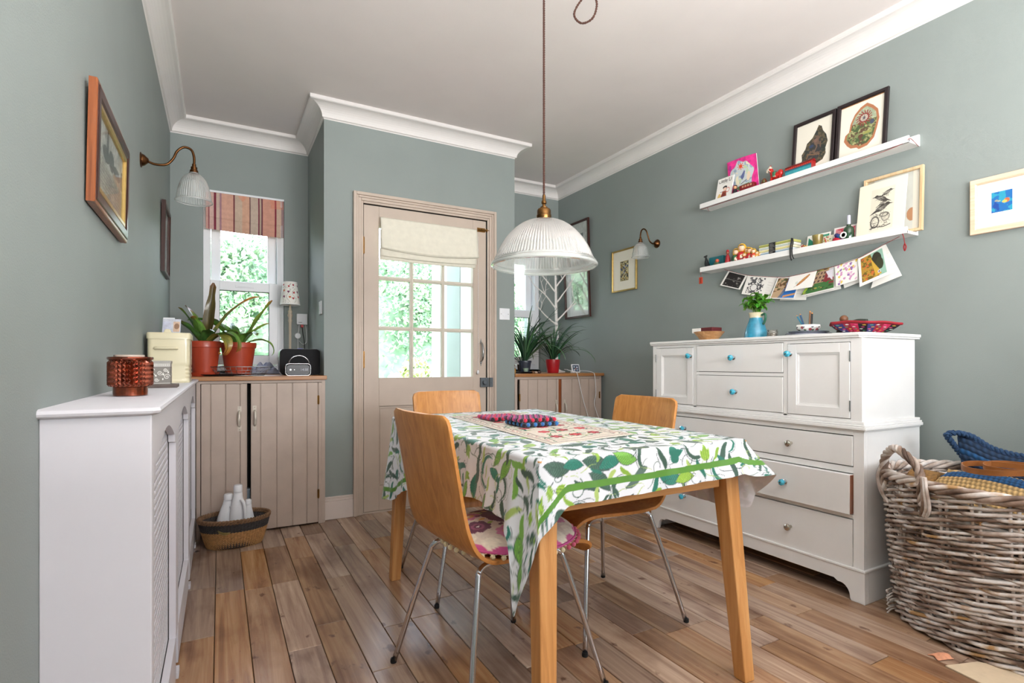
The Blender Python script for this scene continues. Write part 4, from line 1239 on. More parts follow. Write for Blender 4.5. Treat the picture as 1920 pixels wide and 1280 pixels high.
def motif(x, y, a, sz, kind, col):
    s_, (i0, i1, j0, j1) = sub(x, y, sz*1.5)
    ca, sa = math.cos(a), math.sin(a)
    dx, dy = s_.X-x, s_.Y-y
    u = (dx*ca+dy*sa)/sz; v = (-dx*sa+dy*ca)/sz
    if kind == 'drop':
        vv = v-.22*np.sin(u*2.2)
        wd = .40*np.clip((1-u)*.5, 0, 1)**.55*np.clip(1+u, 0, 1)**.5
        m = (np.abs(u) < 1) & (np.abs(vv) < wd); s_.put(m, col)
    elif kind == 'leaf':
        vv = v-.15*(u*u-.5)
        wd = .43*(1-np.clip(np.abs(u), 0, 1)**2)
        m = (np.abs(u) < 1) & (np.abs(vv) < wd); s_.put(m, col)
        s_.put(m & (((u*6+np.abs(vv)*4) % 1) < .28), tuple(min(236, q*1.16+16) for q in col))
        s_.put((np.abs(u) < 1.05) & (np.abs(np.abs(vv)-wd) < .022), INK)
    elif kind == 'crescent':
        r = np.sqrt(u*u+(v+.5)**2); r2 = np.sqrt((u-.1)**2+(v+.72)**2)
        m = (r < .95) & (r2 > .92) & (v > -.3); s_.put(m, col)
        s_.put((np.abs(r-1.06) < .022) & (v > -.1), INK)
    elif kind == 'tulip':
        m = ((u+.1)**2+(v*1.3)**2 < .34) & (u < .28+.22*np.cos(v*11)); s_.put(m, col)
        s_.put(m & (((v*5) % 1) < .25), tuple(min(236, q*1.14+14) for q in col))
        s_.put((u < -.6) & (u > -1.2) & (np.abs(v-.12*np.sin(u*4)) < .035), INK)
    elif kind == 'heart':
        m = (((u-.15)**2+(v-.24)**2 < .13) | ((u-.15)**2+(v+.24)**2 < .13) | ((u < .2) & (u > -.8) & (np.abs(v) < .5*(u+.8)))); s_.put(m, col)
        s_.put((u < -.6) & (u > -1.3) & (np.abs(v-.15*np.sin(u*3)) < .03), INK)
    elif kind == 'curl':
        r = np.sqrt(u*u+v*v); th = np.arctan2(v, u)
        m = (np.abs(r-(.45+.16*th)) < .035) & (r < 1); s_.put(m, col)
    elif kind == 'dots':
        r = np.sqrt(u*u+(v+.3)**2); th = np.arctan2(v+.3, u)
        m = (np.abs(r-.9) < .035) & (np.sin(th*34) > 0) & (v > -.2); s_.put(m, INK)
    elif kind == 'stem':
        m = (np.abs(u) < 1) & (np.abs(v-.25*np.sin(u*2.4)) < .03*(1.3-np.abs(u))); s_.put(m, col)
    cl.A[i0:i1, j0:j1] = s_.A
G = .060
nyg, nxg = int(cl.h/G)+1, int(cl.w/G)+1
for pas in range(3):
    for i in range(nyg):
        for j in range(nxg):
            x_ = (j+.5*(i % 2)+(.5 if pas == 1 else (.25 if pas == 2 else 0)))*G+rc_.uniform(-.012, .012); y_ = (i+(.5 if pas == 1 else (.75 if pas == 2 else 0)))*G+rc_.uniform(-.012, .012)
            if pas == 2 and rc_.random() < .4: continue
            if pas == 0:
                kd = rc_.choice(['drop', 'drop', 'leaf', 'leaf', 'crescent', 'tulip', 'heart', 'crescent', 'drop'])
                cc = {'leaf': rc_.choice([LIME, TEAL, (104, 160, 60), DK]), 'tulip': LIME, 'heart': rc_.choice([TEAL, SAGE]), 'crescent': rc_.choice([TEAL, DK, TEAL])}.get(kd, rc_.choice([DK, TEAL, PAL, (120, 176, 70), SAGE, DK, TEAL]))
                motif(x_, y_, rc_.uniform(0, 6.28), rc_.uniform(.031, .046), kd, cc)
            else:
                kd = rc_.choice(['curl', 'dots', 'stem', 'stem', 'drop', 'curl', 'drop'])
                motif(x_, y_, rc_.uniform(0, 6.28), rc_.uniform(.024, .036) if kd != 'drop' else rc_.uniform(.018, .026), kd, rc_.choice([INK, SAGE, DK, PAL]) if kd != 'drop' else rc_.choice([PAL, LIME, DK, TEAL]))
def samp(x, y):
    fx = np.clip((x-OX)/cl.w*(cl.nx-1), 0, cl.nx-1.001); fy = np.clip((y-OY)/cl.h*(cl.ny-1), 0, cl.ny-1.001)
    i, j = fy.astype(int), fx.astype(int); a, b_ = (fy-i)[..., None], (fx-j)[..., None]
    return (cl.A[i, j]*(1-b_)+cl.A[i, j+1]*b_)*(1-a)+(cl.A[i+1, j]*(1-b_)+cl.A[i+1, j+1]*b_)*a
M_cloth = attrmat('printed_cotton', .45, back=(232, 232, 236), sheen=.15, bump=.15, bscale=700)
tcloth = thing('tablecloth', 'white cotton tablecloth printed with green leaves draped over the oak table', 'tablecloth', (1.075, 1.76, TZ))
CR = .014; CZ = TZ+.002
e = .004
X0c, X1c, Y0c, Y1c = TX0-e+CR, TX1+e-CR, TY0-e+CR, TY1+e-CR
gx_, gy_ = np.meshgrid(np.linspace(X0c-.001, X1c+.001, 330), np.linspace(Y0c-.001, Y1c+.001, 520))
P = np.stack([gx_, gy_, CZ+.0007*np.sin(gx_*17+gy_*9)+.0006*np.sin(gy_*31)], -1)
grid_mesh('cloth_top', P, samp(gx_, gy_).reshape(-1, 3), M_cloth, tcloth)
# skirt swept round the edge: drop length and flare given as keys along the perimeter
Wd, Ld = X1c-X0c, Y1c-Y0c
PER = 2*(Wd+Ld)
keysL = [(0, .20), (.03, .148), (.07, .122), (.35, .118), (.60, .110), (.70, .105), (Wd, .135), (Wd+.05, .255), (Wd+.2, .25), (Wd+.6, .21), (Wd+Ld, .30), (2*Wd+Ld, .37), (2*Wd+Ld+.1, .36), (2*Wd+Ld+.22, .30), (2*Wd+Ld+.5, .19), (PER-.30, .168), (PER-.12, .185), (PER-.075, .22), (PER-.042, .42), (PER-.02, .31), (PER, .20)]
keysO = [(0, .012), (.06, .010), (.35, .010), (.60, .018), (Wd-.04, .050), (Wd, .10), (Wd+.05, .085), (Wd+.2, .04), (Wd+.6, .02), (Wd+Ld, .04), (2*Wd+Ld, .045), (2*Wd+Ld+.22, .02), (PER-.3, .02), (PER-.1, .03), (PER-.045, .045), (PER, .02)]
def interp(k, s_):
    xs = np.array([q[0] for q in k]); ys_ = np.array([q[1] for q in k])
    y = np.interp(s_, xs, ys_)
    return y
NP_, NQ = 2000, 80
s_ = np.concatenate([np.linspace(0, PER, NP_)])
Lp, Op = interp(keysL, s_), interp(keysO, s_)
ker = np.hanning(13); ker /= ker.sum()
Lp = np.convolve(np.concatenate([Lp[-7:-1], Lp, Lp[1:7]]), ker, 'valid'); Op = np.convolve(np.concatenate([Op[-7:-1], Op, Op[1:7]]), ker, 'valid')
ex = np.zeros(NP_); ey = np.zeros(NP_); ang = np.zeros(NP_)
cw = .03   # corner zone where the normal turns
for i, q in enumerate(s_):
    if q < Wd: ex[i], ey[i] = X0c+q, Y0c; seg0, segL, a0 = 0, Wd, -PI/2
    elif q < Wd+Ld: ex[i], ey[i] = X1c, Y0c+q-Wd; seg0, segL, a0 = Wd, Ld, 0
    elif q < 2*Wd+Ld: ex[i], ey[i] = X1c-(q-Wd-Ld), Y1c; seg0, segL, a0 = Wd+Ld, Wd, PI/2
    else: ex[i], ey[i] = X0c, Y1c-(q-2*Wd-Ld); seg0, segL, a0 = 2*Wd+Ld, Ld, PI
    d0, d1 = q-seg0, seg0+segL-q
    if d0 < cw: a0 -= PI/4*(1-d0/cw)
    if d1 < cw: a0 += PI/4*(1-d1/cw)
    ang[i] = a0
nx_, ny_ = np.cos(ang), np.sin(ang)
qq = np.linspace(0, 1, NQ)
Pp = np.zeros((NQ, NP_, 3)); Cc = np.zeros((NQ, NP_, 3))
fold = .0075*np.sin(2*PI*s_/.155+1.3*np.sin(s_*3))+.004*np.sin(2*PI*s_/.071)
fold *= np.where((s_ > Wd*.08) & (s_ < Wd), .45, 1)
for r_i, q in enumerate(qq):
    D = q*(Lp+CR*.57)
    th = np.clip(D/CR, 0, PI/2)
    out = CR*np.sin(th); dn = CR*(1-np.cos(th))
    rem = np.maximum(0, D-CR*PI/2); rl = rem/np.maximum(Lp, .01)
    out = out+Op*rl**1.1+fold*rl
    dn = dn+rem*np.sqrt(np.clip(1-(Op/np.maximum(Lp, .01)*.9)**2, .2, 1))
    Pp[r_i, :, 0] = ex+nx_*out; Pp[r_i, :, 1] = ey+ny_*out; Pp[r_i, :, 2] = CZ-dn
    Cc[r_i] = samp(ex+nx_*D, ey+ny_*D)
    hd = Lp-rem
    rib = (hd > .050) & (hd < .068) & ((s_ < Wd+.06) | (s_ > Wd+Ld) & (s_ < 2*Wd+Ld+.35))
    Cc[r_i][rib] = (88, 142, 46)
    edge = hd < .003
    Cc[r_i][edge] = (228, 230, 234)
skirt_o = grid_mesh('cloth_skirt', Pp, Cc.reshape(-1, 3), M_cloth, tcloth, flip=True)

# embroidered runner
c = Can(.37, .92, 250, (218, 208, 194))
c.mott(300, .08)
for q in (.012, .020): c.line([(q, q), (.37-q, q), (.37-q, .92-q), (q, .92-q), (q, q)], .0022, (104, 72, 74))
c.line([(.052, .052), (.318, .052), (.318, .868), (.052, .868), (.052, .052)], .003, (92, 66, 70))
rr_ = random.Random(9)
for q in range(46):
    yy = .03+q*.019
    for xx in (.036, .334):
        c.ell(xx+.006*math.sin(q*2), yy, .007, .0035, rr_.choice([(176, 50, 60), (60, 120, 90), (120, 60, 60)]), rot=q)
for q in range(110):
    x_, y_ = .06+.25*rr_.random(), .07+.78*rr_.random()
    c.line([(x_, y_), (x_+rr_.uniform(-.03, .03), y_+rr_.uniform(-.03, .03)), (x_+rr_.uniform(-.04, .04), y_+rr_.uniform(-.04, .04))], .0028, (50, 120, 90))
    c.ell(x_, y_, .010, .005, rr_.choice([(60, 140, 100), (44, 96, 84), (150, 170, 110)]), rot=rr_.uniform(0, 3))
for j in range(7):
    for i in range(3):
        x_, y_ = .10+i*.085+(.02 if j % 2 else 0), .12+j*.115
        for a in range(6):
            c.ell(x_+.015*math.cos(a*1.05), y_+.015*math.sin(a*1.05), .012, .009, (190, 44, 60) if (i+j) % 2 else (150, 46, 60), rot=a*1.05)
        c.ell(x_, y_, .008, .008, (222, 120, 120))
R_ = Matrix.Rotation(math.radians(6.5), 4, 'Z')
P = np.zeros(c.X.shape+(3,))
ca, sa = math.cos(math.radians(6)), math.sin(math.radians(6))
lx_ = c.X-.185; ly_ = c.Y-.46
P[..., 0] = 1.055+lx_*ca+ly_*sa*.55; P[..., 1] = 1.79+lx_*sa*1.6+ly_*ca
P[..., 2] = CZ+.0028+.0008*np.sin(c.Y*60)*np.sin(c.X*30)
run = grid_mesh('table_runner', P, c.A.reshape(-1, 3), attrmat('embroidered_linen', .85, bump=.6, bscale=400))
tag(run, 'cream runner embroidered with red flowers lying along the table', 'runner')
run.modifiers.new('thickness', 'SOLIDIFY').thickness = .002

# felt-ball mats: every ball its own part, mesh data shared by colour
def ballmat(label, cx_, cy_, z, rot, cols, colf, n=10, d=.0153, grp='felt ball mats'):
    t = thing('felt_ball_mat', label, 'mat', (cx_, cy_, z), grp)
    protos = {}
    ca, sa = math.cos(rot), math.sin(rot)
    for i in range(n):
        for j in range(n):
            k = colf(i, j)
            if k not in protos:
                o = MB().ball((0, 0, 0), d*.54, 12, 8).build('felt_ball', plain('felt_%s' % k, cols[k], .95, .15, 120, .5, 300, sheen=.4), t, smooth=True, origin=(0, 0, 0))
                o.parent = t; protos[k] = o
            else:
                o = protos[k].copy(); COL.objects.link(o)
            lx, ly = (i-(n-1)/2)*d, (j-(n-1)/2)*d
            o.location = (lx*ca-ly*sa, lx*sa+ly*ca, d*.54)
ORG_t = None
_mb = MB.build
CB = {'blue': (44, 110, 176), 'navy': (20, 22, 40), 'red': (196, 30, 66), 'pink': (190, 60, 120), 'plum': (120, 50, 110), 'dark': (36, 20, 34)}
cz = CZ+.0045
rq = random.Random(2)
ballmat('blue and black felt-ball mat at the bottom of the pair on the table', 1.042, 1.747, cz, math.radians(-1), CB, lambda i, j: 'blue' if (i+j) % 2 else 'navy')
ballmat('crimson and black felt-ball mat stacked on top of the blue one', 1.036, 1.752, cz+.0158, math.radians(-3), CB, lambda i, j: ('red' if (i % 2) else 'dark') if j == 0 else ('plum' if (i+j) % 3 == 0 else ('pink' if (i+j) % 3 == 1 else 'dark')))
ballmat('magenta felt-ball mat lying flat beside the stacked pair', 1.034, 1.985, cz, math.radians(-2), CB, lambda i, j: ('red' if (i % 2) else 'dark') if j == 0 else ('pink' if (i+j) % 3 == 0 else ('plum' if (i+j) % 3 == 1 else 'red')))

# ================= chairs =================
def make_chair():
    t = thing('dining_chair', 'x', 'chair', (0, 0, 0), 'oak shell chairs round the table')
    prof = spline([(.238, 0, .388), (.232, 0, .414), (.205, 0, .433), (.15, 0, .441), (.05, 0, .436), (-.06, 0, .432), (-.135, 0, .440), (-.178, 0, .470), (-.203, 0, .525), (-.218, 0, .60), (-.240, 0, .72), (-.264, 0, .843)], 7)
    n = len(prof)
    cum = [0]
    for i in range(1, n): cum.append(cum[-1]+(prof[i]-prof[i-1]).length)
    TL = cum[-1]
    def hw(s):
        w = .196
        if s > TL-.45: w = .200-.020*min(1, (s-(TL-.45))/.2)
        r = .028
        if s > TL-r: w -= r-math.sqrt(max(0, r*r-(s-(TL-r))**2))
        r = .05
        if s < r: w -= r-math.sqrt(max(0, r*r-(r-s)**2))
        return w
    NV = 18
    vs = []; fs = []
    for i, p in enumerate(prof):
        tan = (prof[min(i+1, n-1)]-prof[max(i-1, 0)]).normalized(); nr = V((-tan.z, 0, tan.x))
        if nr.x < 0 and p.z > .5: nr = -nr
        w = hw(cum[i])
        f = max(0, min(1, (cum[i]-.42)/.25))
        for j in range(NV):
            q = j/(NV-1)*2-1
            bow = -.020*(1-q*q)*f
            dish = -.006*(1-q*q)*(1-f)
            vs.append((p.x+bow, q*w, p.z+dish))
    for i in range(n-1):
        for j in range(NV-1):
            a = i*NV+j; fs.append((a, a+1, a+NV+1, a+NV))
    b = MB().add(vs, fs)
    o = b.build('seat_shell', [M_oak, M_ply], t, smooth=True, origin=(0, 0, 0))
    o.parent = t
    md = o.modifiers.new('thickness', 'SOLIDIFY'); md.thickness = .011; md.offset = 0; md.material_offset_rim = 1; md.use_rim = True
    md = o.modifiers.new('bevel', 'BEVEL'); md.width = .002; md.segments = 2; md.limit_method = 'ANGLE'; md.angle_limit = math.radians(50)
    for sy in (-1, 1):
        for sx in (1, -1):
            pts = [(sx*.240, sy*.245, 0), (sx*.192, sy*.190, .22), (sx*.155, sy*.150, .375), (sx*.148, sy*.143, .396), (sx*.132, sy*.137, .408), (sx*.105, sy*.134, .412), (0, sy*.132, .412)]
            P1 = spline(pts[:2], 3)[:-1]+spline(pts[1:], 5)
            lg = MB().tube(P1, .0085, 14).build('leg', M_chrome, t, smooth=True, origin=(0, 0, 0)); lg.parent = t
            MB().lathe((sx*.240, sy*.245, 0), [(0, 0), (.0095, 0), (.0105, .004), (.0095, .014), (0, .014)], 14).build('foot_cap', M_black, lg, smooth='auto', )
    for sx in (-1, 1):
        MB().tube([(sx*.07, -.132, .414), (sx*.07, .132, .414)], .006, 10).build('cross_bar', M_chrome, t, smooth=True)
    for sx in (-1, 1):
        for sy in (-1, 1):
            MB().lathe((sx*.085, sy*.132, .404), [(0, 0), (.011, 0), (.011, .022), (0, .022)], 12).build('fixing', M_dchrome, t, smooth='auto')
    return t
ch = make_chair()
ch.location = (.765, 1.505, 0); ch.rotation_euler = (0, 0, math.radians(6))
ch['label'] = 'oak shell chair with chrome legs carrying the pink cushion, nearest the radiator cover'
c2 = copy_tree(ch); c2.location = (1.01, 2.265, 0); c2.rotation_euler = (0, 0, math.radians(-90)); c2['label'] = 'oak shell chair at the far end of the table before the door'
c3 = copy_tree(ch); c3.location = (1.31, 1.70, 0); c3.rotation_euler = (0, 0, math.radians(181)); c3['label'] = 'oak shell chair on the far side of the table facing the white dresser'
c3['label'] = 'oak shell chair between the table and the white dresser'

# cushion with pompom fringe
cc_ = (.800, 1.475, .444)
t = thing('seat_cushion', 'round pink and plum floral cushion with pompom fringe on the near oak chair', 'cushion', cc_)
c = Can(.46, .46, 300, (226, 214, 198))
def flower(x, y, r, cols, n=9):
    for a in range(n): c.ell(x+r*.72*math.cos(a*2*PI/n), y+r*.72*math.sin(a*2*PI/n), r*.34, r*.34, cols[0])
    c.ell(x, y, r*.80, r*.80, cols[0]).ell(x, y, r*.52, r*.52, cols[1]).ell(x, y, r*.30, r*.30, cols[2]).ell(x, y, r*.13, r*.13, (240, 236, 230))
PLUM, ORG_, PNK, LG = (104, 44, 72), (226, 160, 90), (206, 96, 150), (170, 196, 100)
dxy = np.sqrt((c.X-.23)**2+(c.Y-.23)**2)
c.put(dxy > .195, (206, 90, 148))
for a in range(16):
    aa = a*2*PI/16
    c.ell(.23+.185*math.cos(aa), .23+.185*math.sin(aa), .026, .020, (240, 232, 214), rot=aa+PI/2)
flower(.24, .27, .085, [PLUM, LG, (196, 140, 50)], 14)
for a in range(8):
    aa = a*2*PI/8+.3
    flower(.235+.135*math.cos(aa), .24+.13*math.sin(aa), .040, [[PLUM, (150, 80, 110), (90, 30, 60)], [(214, 130, 168), ORG_, (226, 200, 150)]][a % 2], 8)
for a in range(16):
    aa = a*2*PI/16+.1
    c.ell(.235+.095*math.cos(aa), .255+.09*math.sin(aa), .012, .007, [LG, PLUM, (226, 190, 110)][a % 3], rot=aa)
c.mott(160, .07)
M_cush = attrmat('cushion_print', .85, sheen=.2, bump=.4, bscale=350)
NR_, NA_ = 70, 160
rr2, aa2 = np.meshgrid(np.linspace(0, 1, NR_), np.linspace(0, 2*PI, NA_))
CRD = .205
def cprof(r): return .052*np.clip(1-r**3.2, 0, 1)**.55
P = np.zeros(rr2.shape+(3,))
P[..., 0] = cc_[0]+CRD*rr2*np.cos(aa2); P[..., 1] = cc_[1]+CRD*rr2*np.sin(aa2)
P[..., 2] = cc_[2]+.012+cprof(rr2)*(.86+.05*np.sin(aa2*3))+.0
ii = np.clip(((P[..., 1]-cc_[1]+.23)/.46*(c.ny-1)).astype(int), 0, c.ny-1); jj = np.clip(((P[..., 0]-cc_[0]+.23)/.46*(c.nx-1)).astype(int), 0, c.nx-1)
grid_mesh('cushion_top', P, c.A[ii, jj].reshape(-1, 3), M_cush, t)
P2 = P.copy(); P2[..., 2] = cc_[2]+.012-.014*np.clip(1-rr2**3, 0, 1)**.5
grid_mesh('cushion_underside', P2, np.tile(np.array((196, 84, 136.)), (rr2.size, 1)), M_cush, t, flip=True)
MB().tube([(cc_[0]+CRD*math.cos(2*PI*q/90), cc_[1]+CRD*math.sin(2*PI*q/90), cc_[2]+.012) for q in range(90)], .004, 8, closed=True).build('piping', plain('pink_piping', (206, 90, 150), .8, .1, 60), t, smooth=True)
M_pa = plain('pompom_cream', (226, 214, 176), .95, .15, 200, sheen=.4); M_pb = plain('pompom_pink', (206, 92, 120), .95, .15, 200, sheen=.4)
pp = {}
for q in range(44):
    a = 2*PI*q/44
    key = (a > 2.6 and a < 5.1)
    if key not in pp:
        o = MB().ball((0, 0, 0), .0075, 10, 7).build('pompom', M_pa if key else M_pb, t, smooth=True, origin=(0, 0, 0)); o.parent = t; pp[key] = o
    else:
        o = pp[key].copy(); COL.objects.link(o)
    o.location = ((CRD+.010)*math.cos(a), (CRD+.010)*math.sin(a), .004)
b = MB()
for q in range(44):
    a0, a1 = 2*PI*(q-.5)/44, 2*PI*q/44
    for sg in (-.5, .5):
        a2 = 2*PI*(q+sg)/44
        b.tube([(cc_[0]+CRD*math.cos(a2), cc_[1]+CRD*math.sin(a2), cc_[2]+.010), (cc_[0]+(CRD+.008)*math.cos(a1), cc_[1]+(CRD+.008)*math.sin(a1), cc_[2]+.008)], .0011, 5, cap=False)
o = b.build('fringe_thread', M_pa, t, smooth=True); o['kind'] = 'stuff'
# a knotted fringe thread hanging at the cushion's near edge
MB().tube(spline([(.775, 1.27, .448), (.776, 1.262, .425), (.772, 1.262, .41), (.779, 1.262, .402), (.782, 1.262, .412)], 5), .0016, 6).build('loose_thread', M_pb, t, smooth=True)

# ================= pendant =================
pc_ = (1.10, 1.75)
t = thing('pendant_lamp', 'large ribbed glass dome pendant on a twisted brown flex over the table', 'pendant lamp', (pc_[0], pc_[1], ZC))
M_flex = plain('brown_flex', (74, 44, 34), .8, .3, 300, .6, 900)
def twist(b, pts, r, pitch=.009, n=6):
    pts = [V(p) for p in pts]
    for ph in (0, PI):
        out = []; s = 0
        for i, p in enumerate(pts):
            d = (pts[min(i+1, len(pts)-1)]-pts[max(i-1, 0)]).normalized()
            if i: s += (p-pts[i-1]).length
            a = d.orthogonal().normalized() if abs(d.z) < .9 else V((1, 0, 0)); a = (a-d*a.dot(d)).normalized(); c_ = d.cross(a)
            th = 2*PI*s/pitch/2+ph
            out.append(p+(a*math.cos(th)+c_*math.sin(th))*r*.55)
        b.tube(out, r*.62, n)
    return b
def dense(pts, step=.0025):
    out = []
    for a, b_ in zip(pts[:-1], pts[1:]):
        a, b_ = V(a), V(b_); k = max(1, int((b_-a).length/step))
        out += [a.lerp(b_, q/k) for q in range(k)]
    out.append(V(pts[-1])); return out
twist(MB(), dense([(pc_[0], pc_[1], 1.60), (pc_[0], pc_[1], ZC)]), .0042).build('flex', M_flex, t, smooth=True)
b = MB()
lp = spline([(1.115, 1.72, ZC-.002), (1.14, 1.70, 2.50), (1.215, 1.615, 2.375), (1.235, 1.595, 2.33), (1.225, 1.605, 2.275), (1.195, 1.635, 2.262), (1.175, 1.655, 2.30), (1.195, 1.635, 2.35), (1.235, 1.595, 2.385), (1.31, 1.52, 2.44), (1.40, 1.43, ZC-.004)], 14)
b = twist(MB(), dense(lp, .004), .0042).build('looped_flex', M_flex, t, smooth=True)
MB().lathe((pc_[0], pc_[1], ZC), [(0, -.03), (.012, -.028), (.02, -.014), (.022, 0), (0, 0)], 20).build('ceiling_hook', M_bronze, t, smooth='auto')
MB().lathe((1.40, 1.43, ZC), [(0, -.03), (.03, -.028), (.05, -.008), (.052, 0), (0, 0)], 28).build('ceiling_rose', M_bronze, t, smooth='auto')
hp = [(.0, 1.632), (.006, 1.632), (.007, 1.612), (.010, 1.608), (.010, 1.600), (.006, 1.596), (.008, 1.588), (.014, 1.586), (.014, 1.582), (.024, 1.578), (.027, 1.572), (.027, 1.556), (.029, 1.554), (.029, 1.540), (.027, 1.536), (0, 1.534)]
MB().lathe((pc_[0], pc_[1], 0), hp[::-1], 32).build('lamp_holder', plain('antique_brass', (112, 82, 48), .3, .25, 40, metal=1), t, smooth='auto')
dome = spline([(.030, 0, 1.537), (.050, 0, 1.534), (.085, 0, 1.520), (.120, 0, 1.494), (.150, 0, 1.460), (.172, 0, 1.424), (.186, 0, 1.392), (.192, 0, 1.380), (.194, 0, 1.374), (.203, 0, 1.371), (.204, 0, 1.358), (.198, 0, 1.353)], 5)
M_dome = glassy('prismatic_glass', (.96, .98, .97), .48, .08, .22, (.93, .95, .93))
def drib(a, r, z): return r*(1+.012*math.cos(a*100)) if 1.382 < z < 1.534 else r
bb = MB().lathe((pc_[0], pc_[1], 0), [(p.x, p.z) for p in dome], 500, rfn=drib)
bb.f = [f for f in bb.f if len(f) == 4]; bb.m = [0]*len(bb.f)
bb.build('glass_dome', M_dome, t, smooth=True)
MB().tube([(pc_[0]+.201*math.cos(2*PI*q/90), pc_[1]+.201*math.sin(2*PI*q/90), 1.3615) for q in range(90)], .0055, 10, closed=True).build('dome_rim', M_dome, t, smooth=True)
MB().ball((pc_[0], pc_[1], 1.485), .030, 20, 14, (1, 1, 1.3)).build('bulb', M_bulb, t, smooth=True)
# ================= white dresser =================
DX = 2.30; DY0, DY1 = 1.215, 2.425; DXB = 2.745
t = thing('dresser', 'white painted two-stage dresser with turquoise glass knobs against the right wall', 'dresser', (2.52, 1.82, 0))
M_knob = plain('turquoise_glass', (52, 168, 196), .08, .35, 60, coat=1.0)
M_knobs_ = plain('silver_knob', (190, 186, 176), .2, .1, 40, metal=1)
def dbox(name, a, bv=.002, m=M_white): return MB().box(*a).build(name, m, t, bevel=bv)
# plinth with bracket feet
def plinth_face(x, y0, y1, z1, cut):
    P = [(x, y0, 0), (x, y0+.055, 0)]
    for q in range(9):
        a = PI/2*q/8
        P.append((x, y0+.055+.030*(1-math.cos(a))*1.3+.004, .012+.050*math.sin(a)))
    P += [(x, y0+.11, .062), (x, y0+.125, .072)]
    Q = [(x, (y0+y1)-p[1], p[2]) for p in P][::-1]
    return P+Q+[(x, y1, z1), (x, y0, z1)]
MB().prism(plinth_face(DX-.006, DY0-.006, DY1+.006, .135, 0), (.024, 0, 0)).build('front_plinth', M_white, t, bevel=.002)
MB().box(DX+.018, DXB, DY0-.006, DY0+.016, 0, .135).build('side_plinth', M_white, t, bevel=.002)
MB().box(DX+.018, DXB, DY1-.016, DY1+.006, 0, .135).build('side_plinth', M_white, t, bevel=.002)
b = MB().box(DX-.010, DXB, DY0-.010, DY1+.010, .128, .139)
b.build('plinth_moulding', M_white, t, bevel=.003)
# lower carcass
b = MB().box(DX, DX+.02, DY0, DY0+.042, .135, .700).box(DX, DX+.02, DY1-.042, DY1, .135, .700)
for z in ((.122, .132), (.338, .354), (.526, .552), (.684, .700)): b.box(DX, DX+.02, DY0+.042, DY1-.042, z[0], z[1])
b.build('lower_frame', M_white, t, bevel=.001)
b = MB().box(DX+.02, DXB, DY0, DY0+.02, .135, .700).box(DX+.02, DXB, DY1-.02, DY1, .135, .700).box(DXB-.01, DXB, DY0+.02, DY1-.02, .135, .70).box(DX+.02, DXB-.01, DY0+.02, DY1-.02, .125, .14)
b.build('lower_case', M_white, t, bevel=.002)
MB().box(DX+.025, DXB-.02, DY0+.03, DY1-.03, .145, .695).build('dark_inside', M_black, t)
def knob(parent, y, z, x=DX, mat=None, r=.0155):
    m = mat or M_knob
    kb = MB().lathe((x, y, z), [(.007, 0), (.007, .006), (.005, .010), (.005, .014), (r*.7, .017), (r, .024), (r*.92, .032), (r*.5, .037), (0, .038)], 8 if m is M_knob else 20, '-x')
    o = kb.build('knob', m, parent, smooth=False if m is M_knob else 'auto')
    if m is M_knob:
        o['label'] = 'turquoise glass knob'
        MB().lathe((x-.0375, y, z), [(.003, 0), (.003, .002), (0, .003)], 10, '-x').build('knob_screw', M_brass, o)
        MB().lathe((x, y, z), [(.011, 0), (.011, .003), (.006, .006), (.005, .016), (0, .016)], 20, '-x').build('knob_base', M_chrome, o, smooth='auto')
    else: o['label'] = 'small silver knob'
def drawer(y0, y1, z0, z1, out=.0, kn=()):
    d = MB().box(DX-.003-out, DX+.018, y0+.0025, y1-.0025, z0+.0025, z1-.0025).build('drawer', M_white, t, bevel=.0015)
    if out > .005: MB().box(DX-out+.002, DX+.016, y0+.0015, y0+.0026, z0+.004, z1-.004).build('bare_drawer_edge', M_mahog, d)
    for (ky, m) in kn: knob(d, ky, (z0+z1)/2, DX-.003-out, m)
yl0, yl1 = DY0+.042, DY1-.042
drawer(yl0, yl1, .554, .682, .0, ((1.528, M_knobs_), (2.165, None)))
drawer(yl0, yl1, .356, .524, .022, ((1.544, None), (2.165, None)))
drawer(yl0, yl1, .134, .336, .0, ((1.531, M_knobs_), (2.169, None)))
# waist moulding
b = MB()
for (e, z0, z1) in ((.004, .700, .708), (.014, .708, .722), (.010, .722, .730), (.002, .730, .742)): b.box(DX-e, DXB, DY0-e, DY1+e, z0, z1)
b.build('waist_moulding', M_white, t, bevel=.003)
# upper carcass
UX = DX+.004; UY0, UY1 = DY0+.010, DY1-.000; UZ0, UZ1 = .742, 1.089
b = MB().box(UX, UX+.02, UY0, UY0+.045, UZ0, UZ1).box(UX, UX+.02, UY1-.03, UY1, UZ0, UZ1).box(UX, UX+.02, 1.552, 1.572, UZ0, UZ1).box(UX, UX+.02, 2.088, 2.110, UZ0, UZ1)
b.box(UX, UX+.02, UY0+.045, 1.552, 1.073, UZ1).box(UX, UX+.02, 1.572, 2.088, 1.080, UZ1).box(UX, UX+.02, 2.110, UY1-.03, 1.073, UZ1)
b.box(UX, UX+.02, UY0+.045, UY1-.03, UZ0, .750).box(UX, UX+.02, 1.572, 2.088, .921, .937)
b.build('upper_frame', M_white, t, bevel=.001)
b = MB().box(UX+.02, DXB-.02, UY0, UY0+.02, UZ0, UZ1).box(UX+.02, DXB-.02, UY1-.02, UY1, UZ0, UZ1).box(DXB-.03, DXB-.02, UY0+.02, UY1-.02, UZ0, UZ1)
b.build('upper_case', M_white, t, bevel=.002)
MB().box(UX+.024, DXB-.035, UY0+.03, UY1-.03, UZ0+.004, UZ1-.004).build('dark_inside', M_black, t)
ch_ = .03
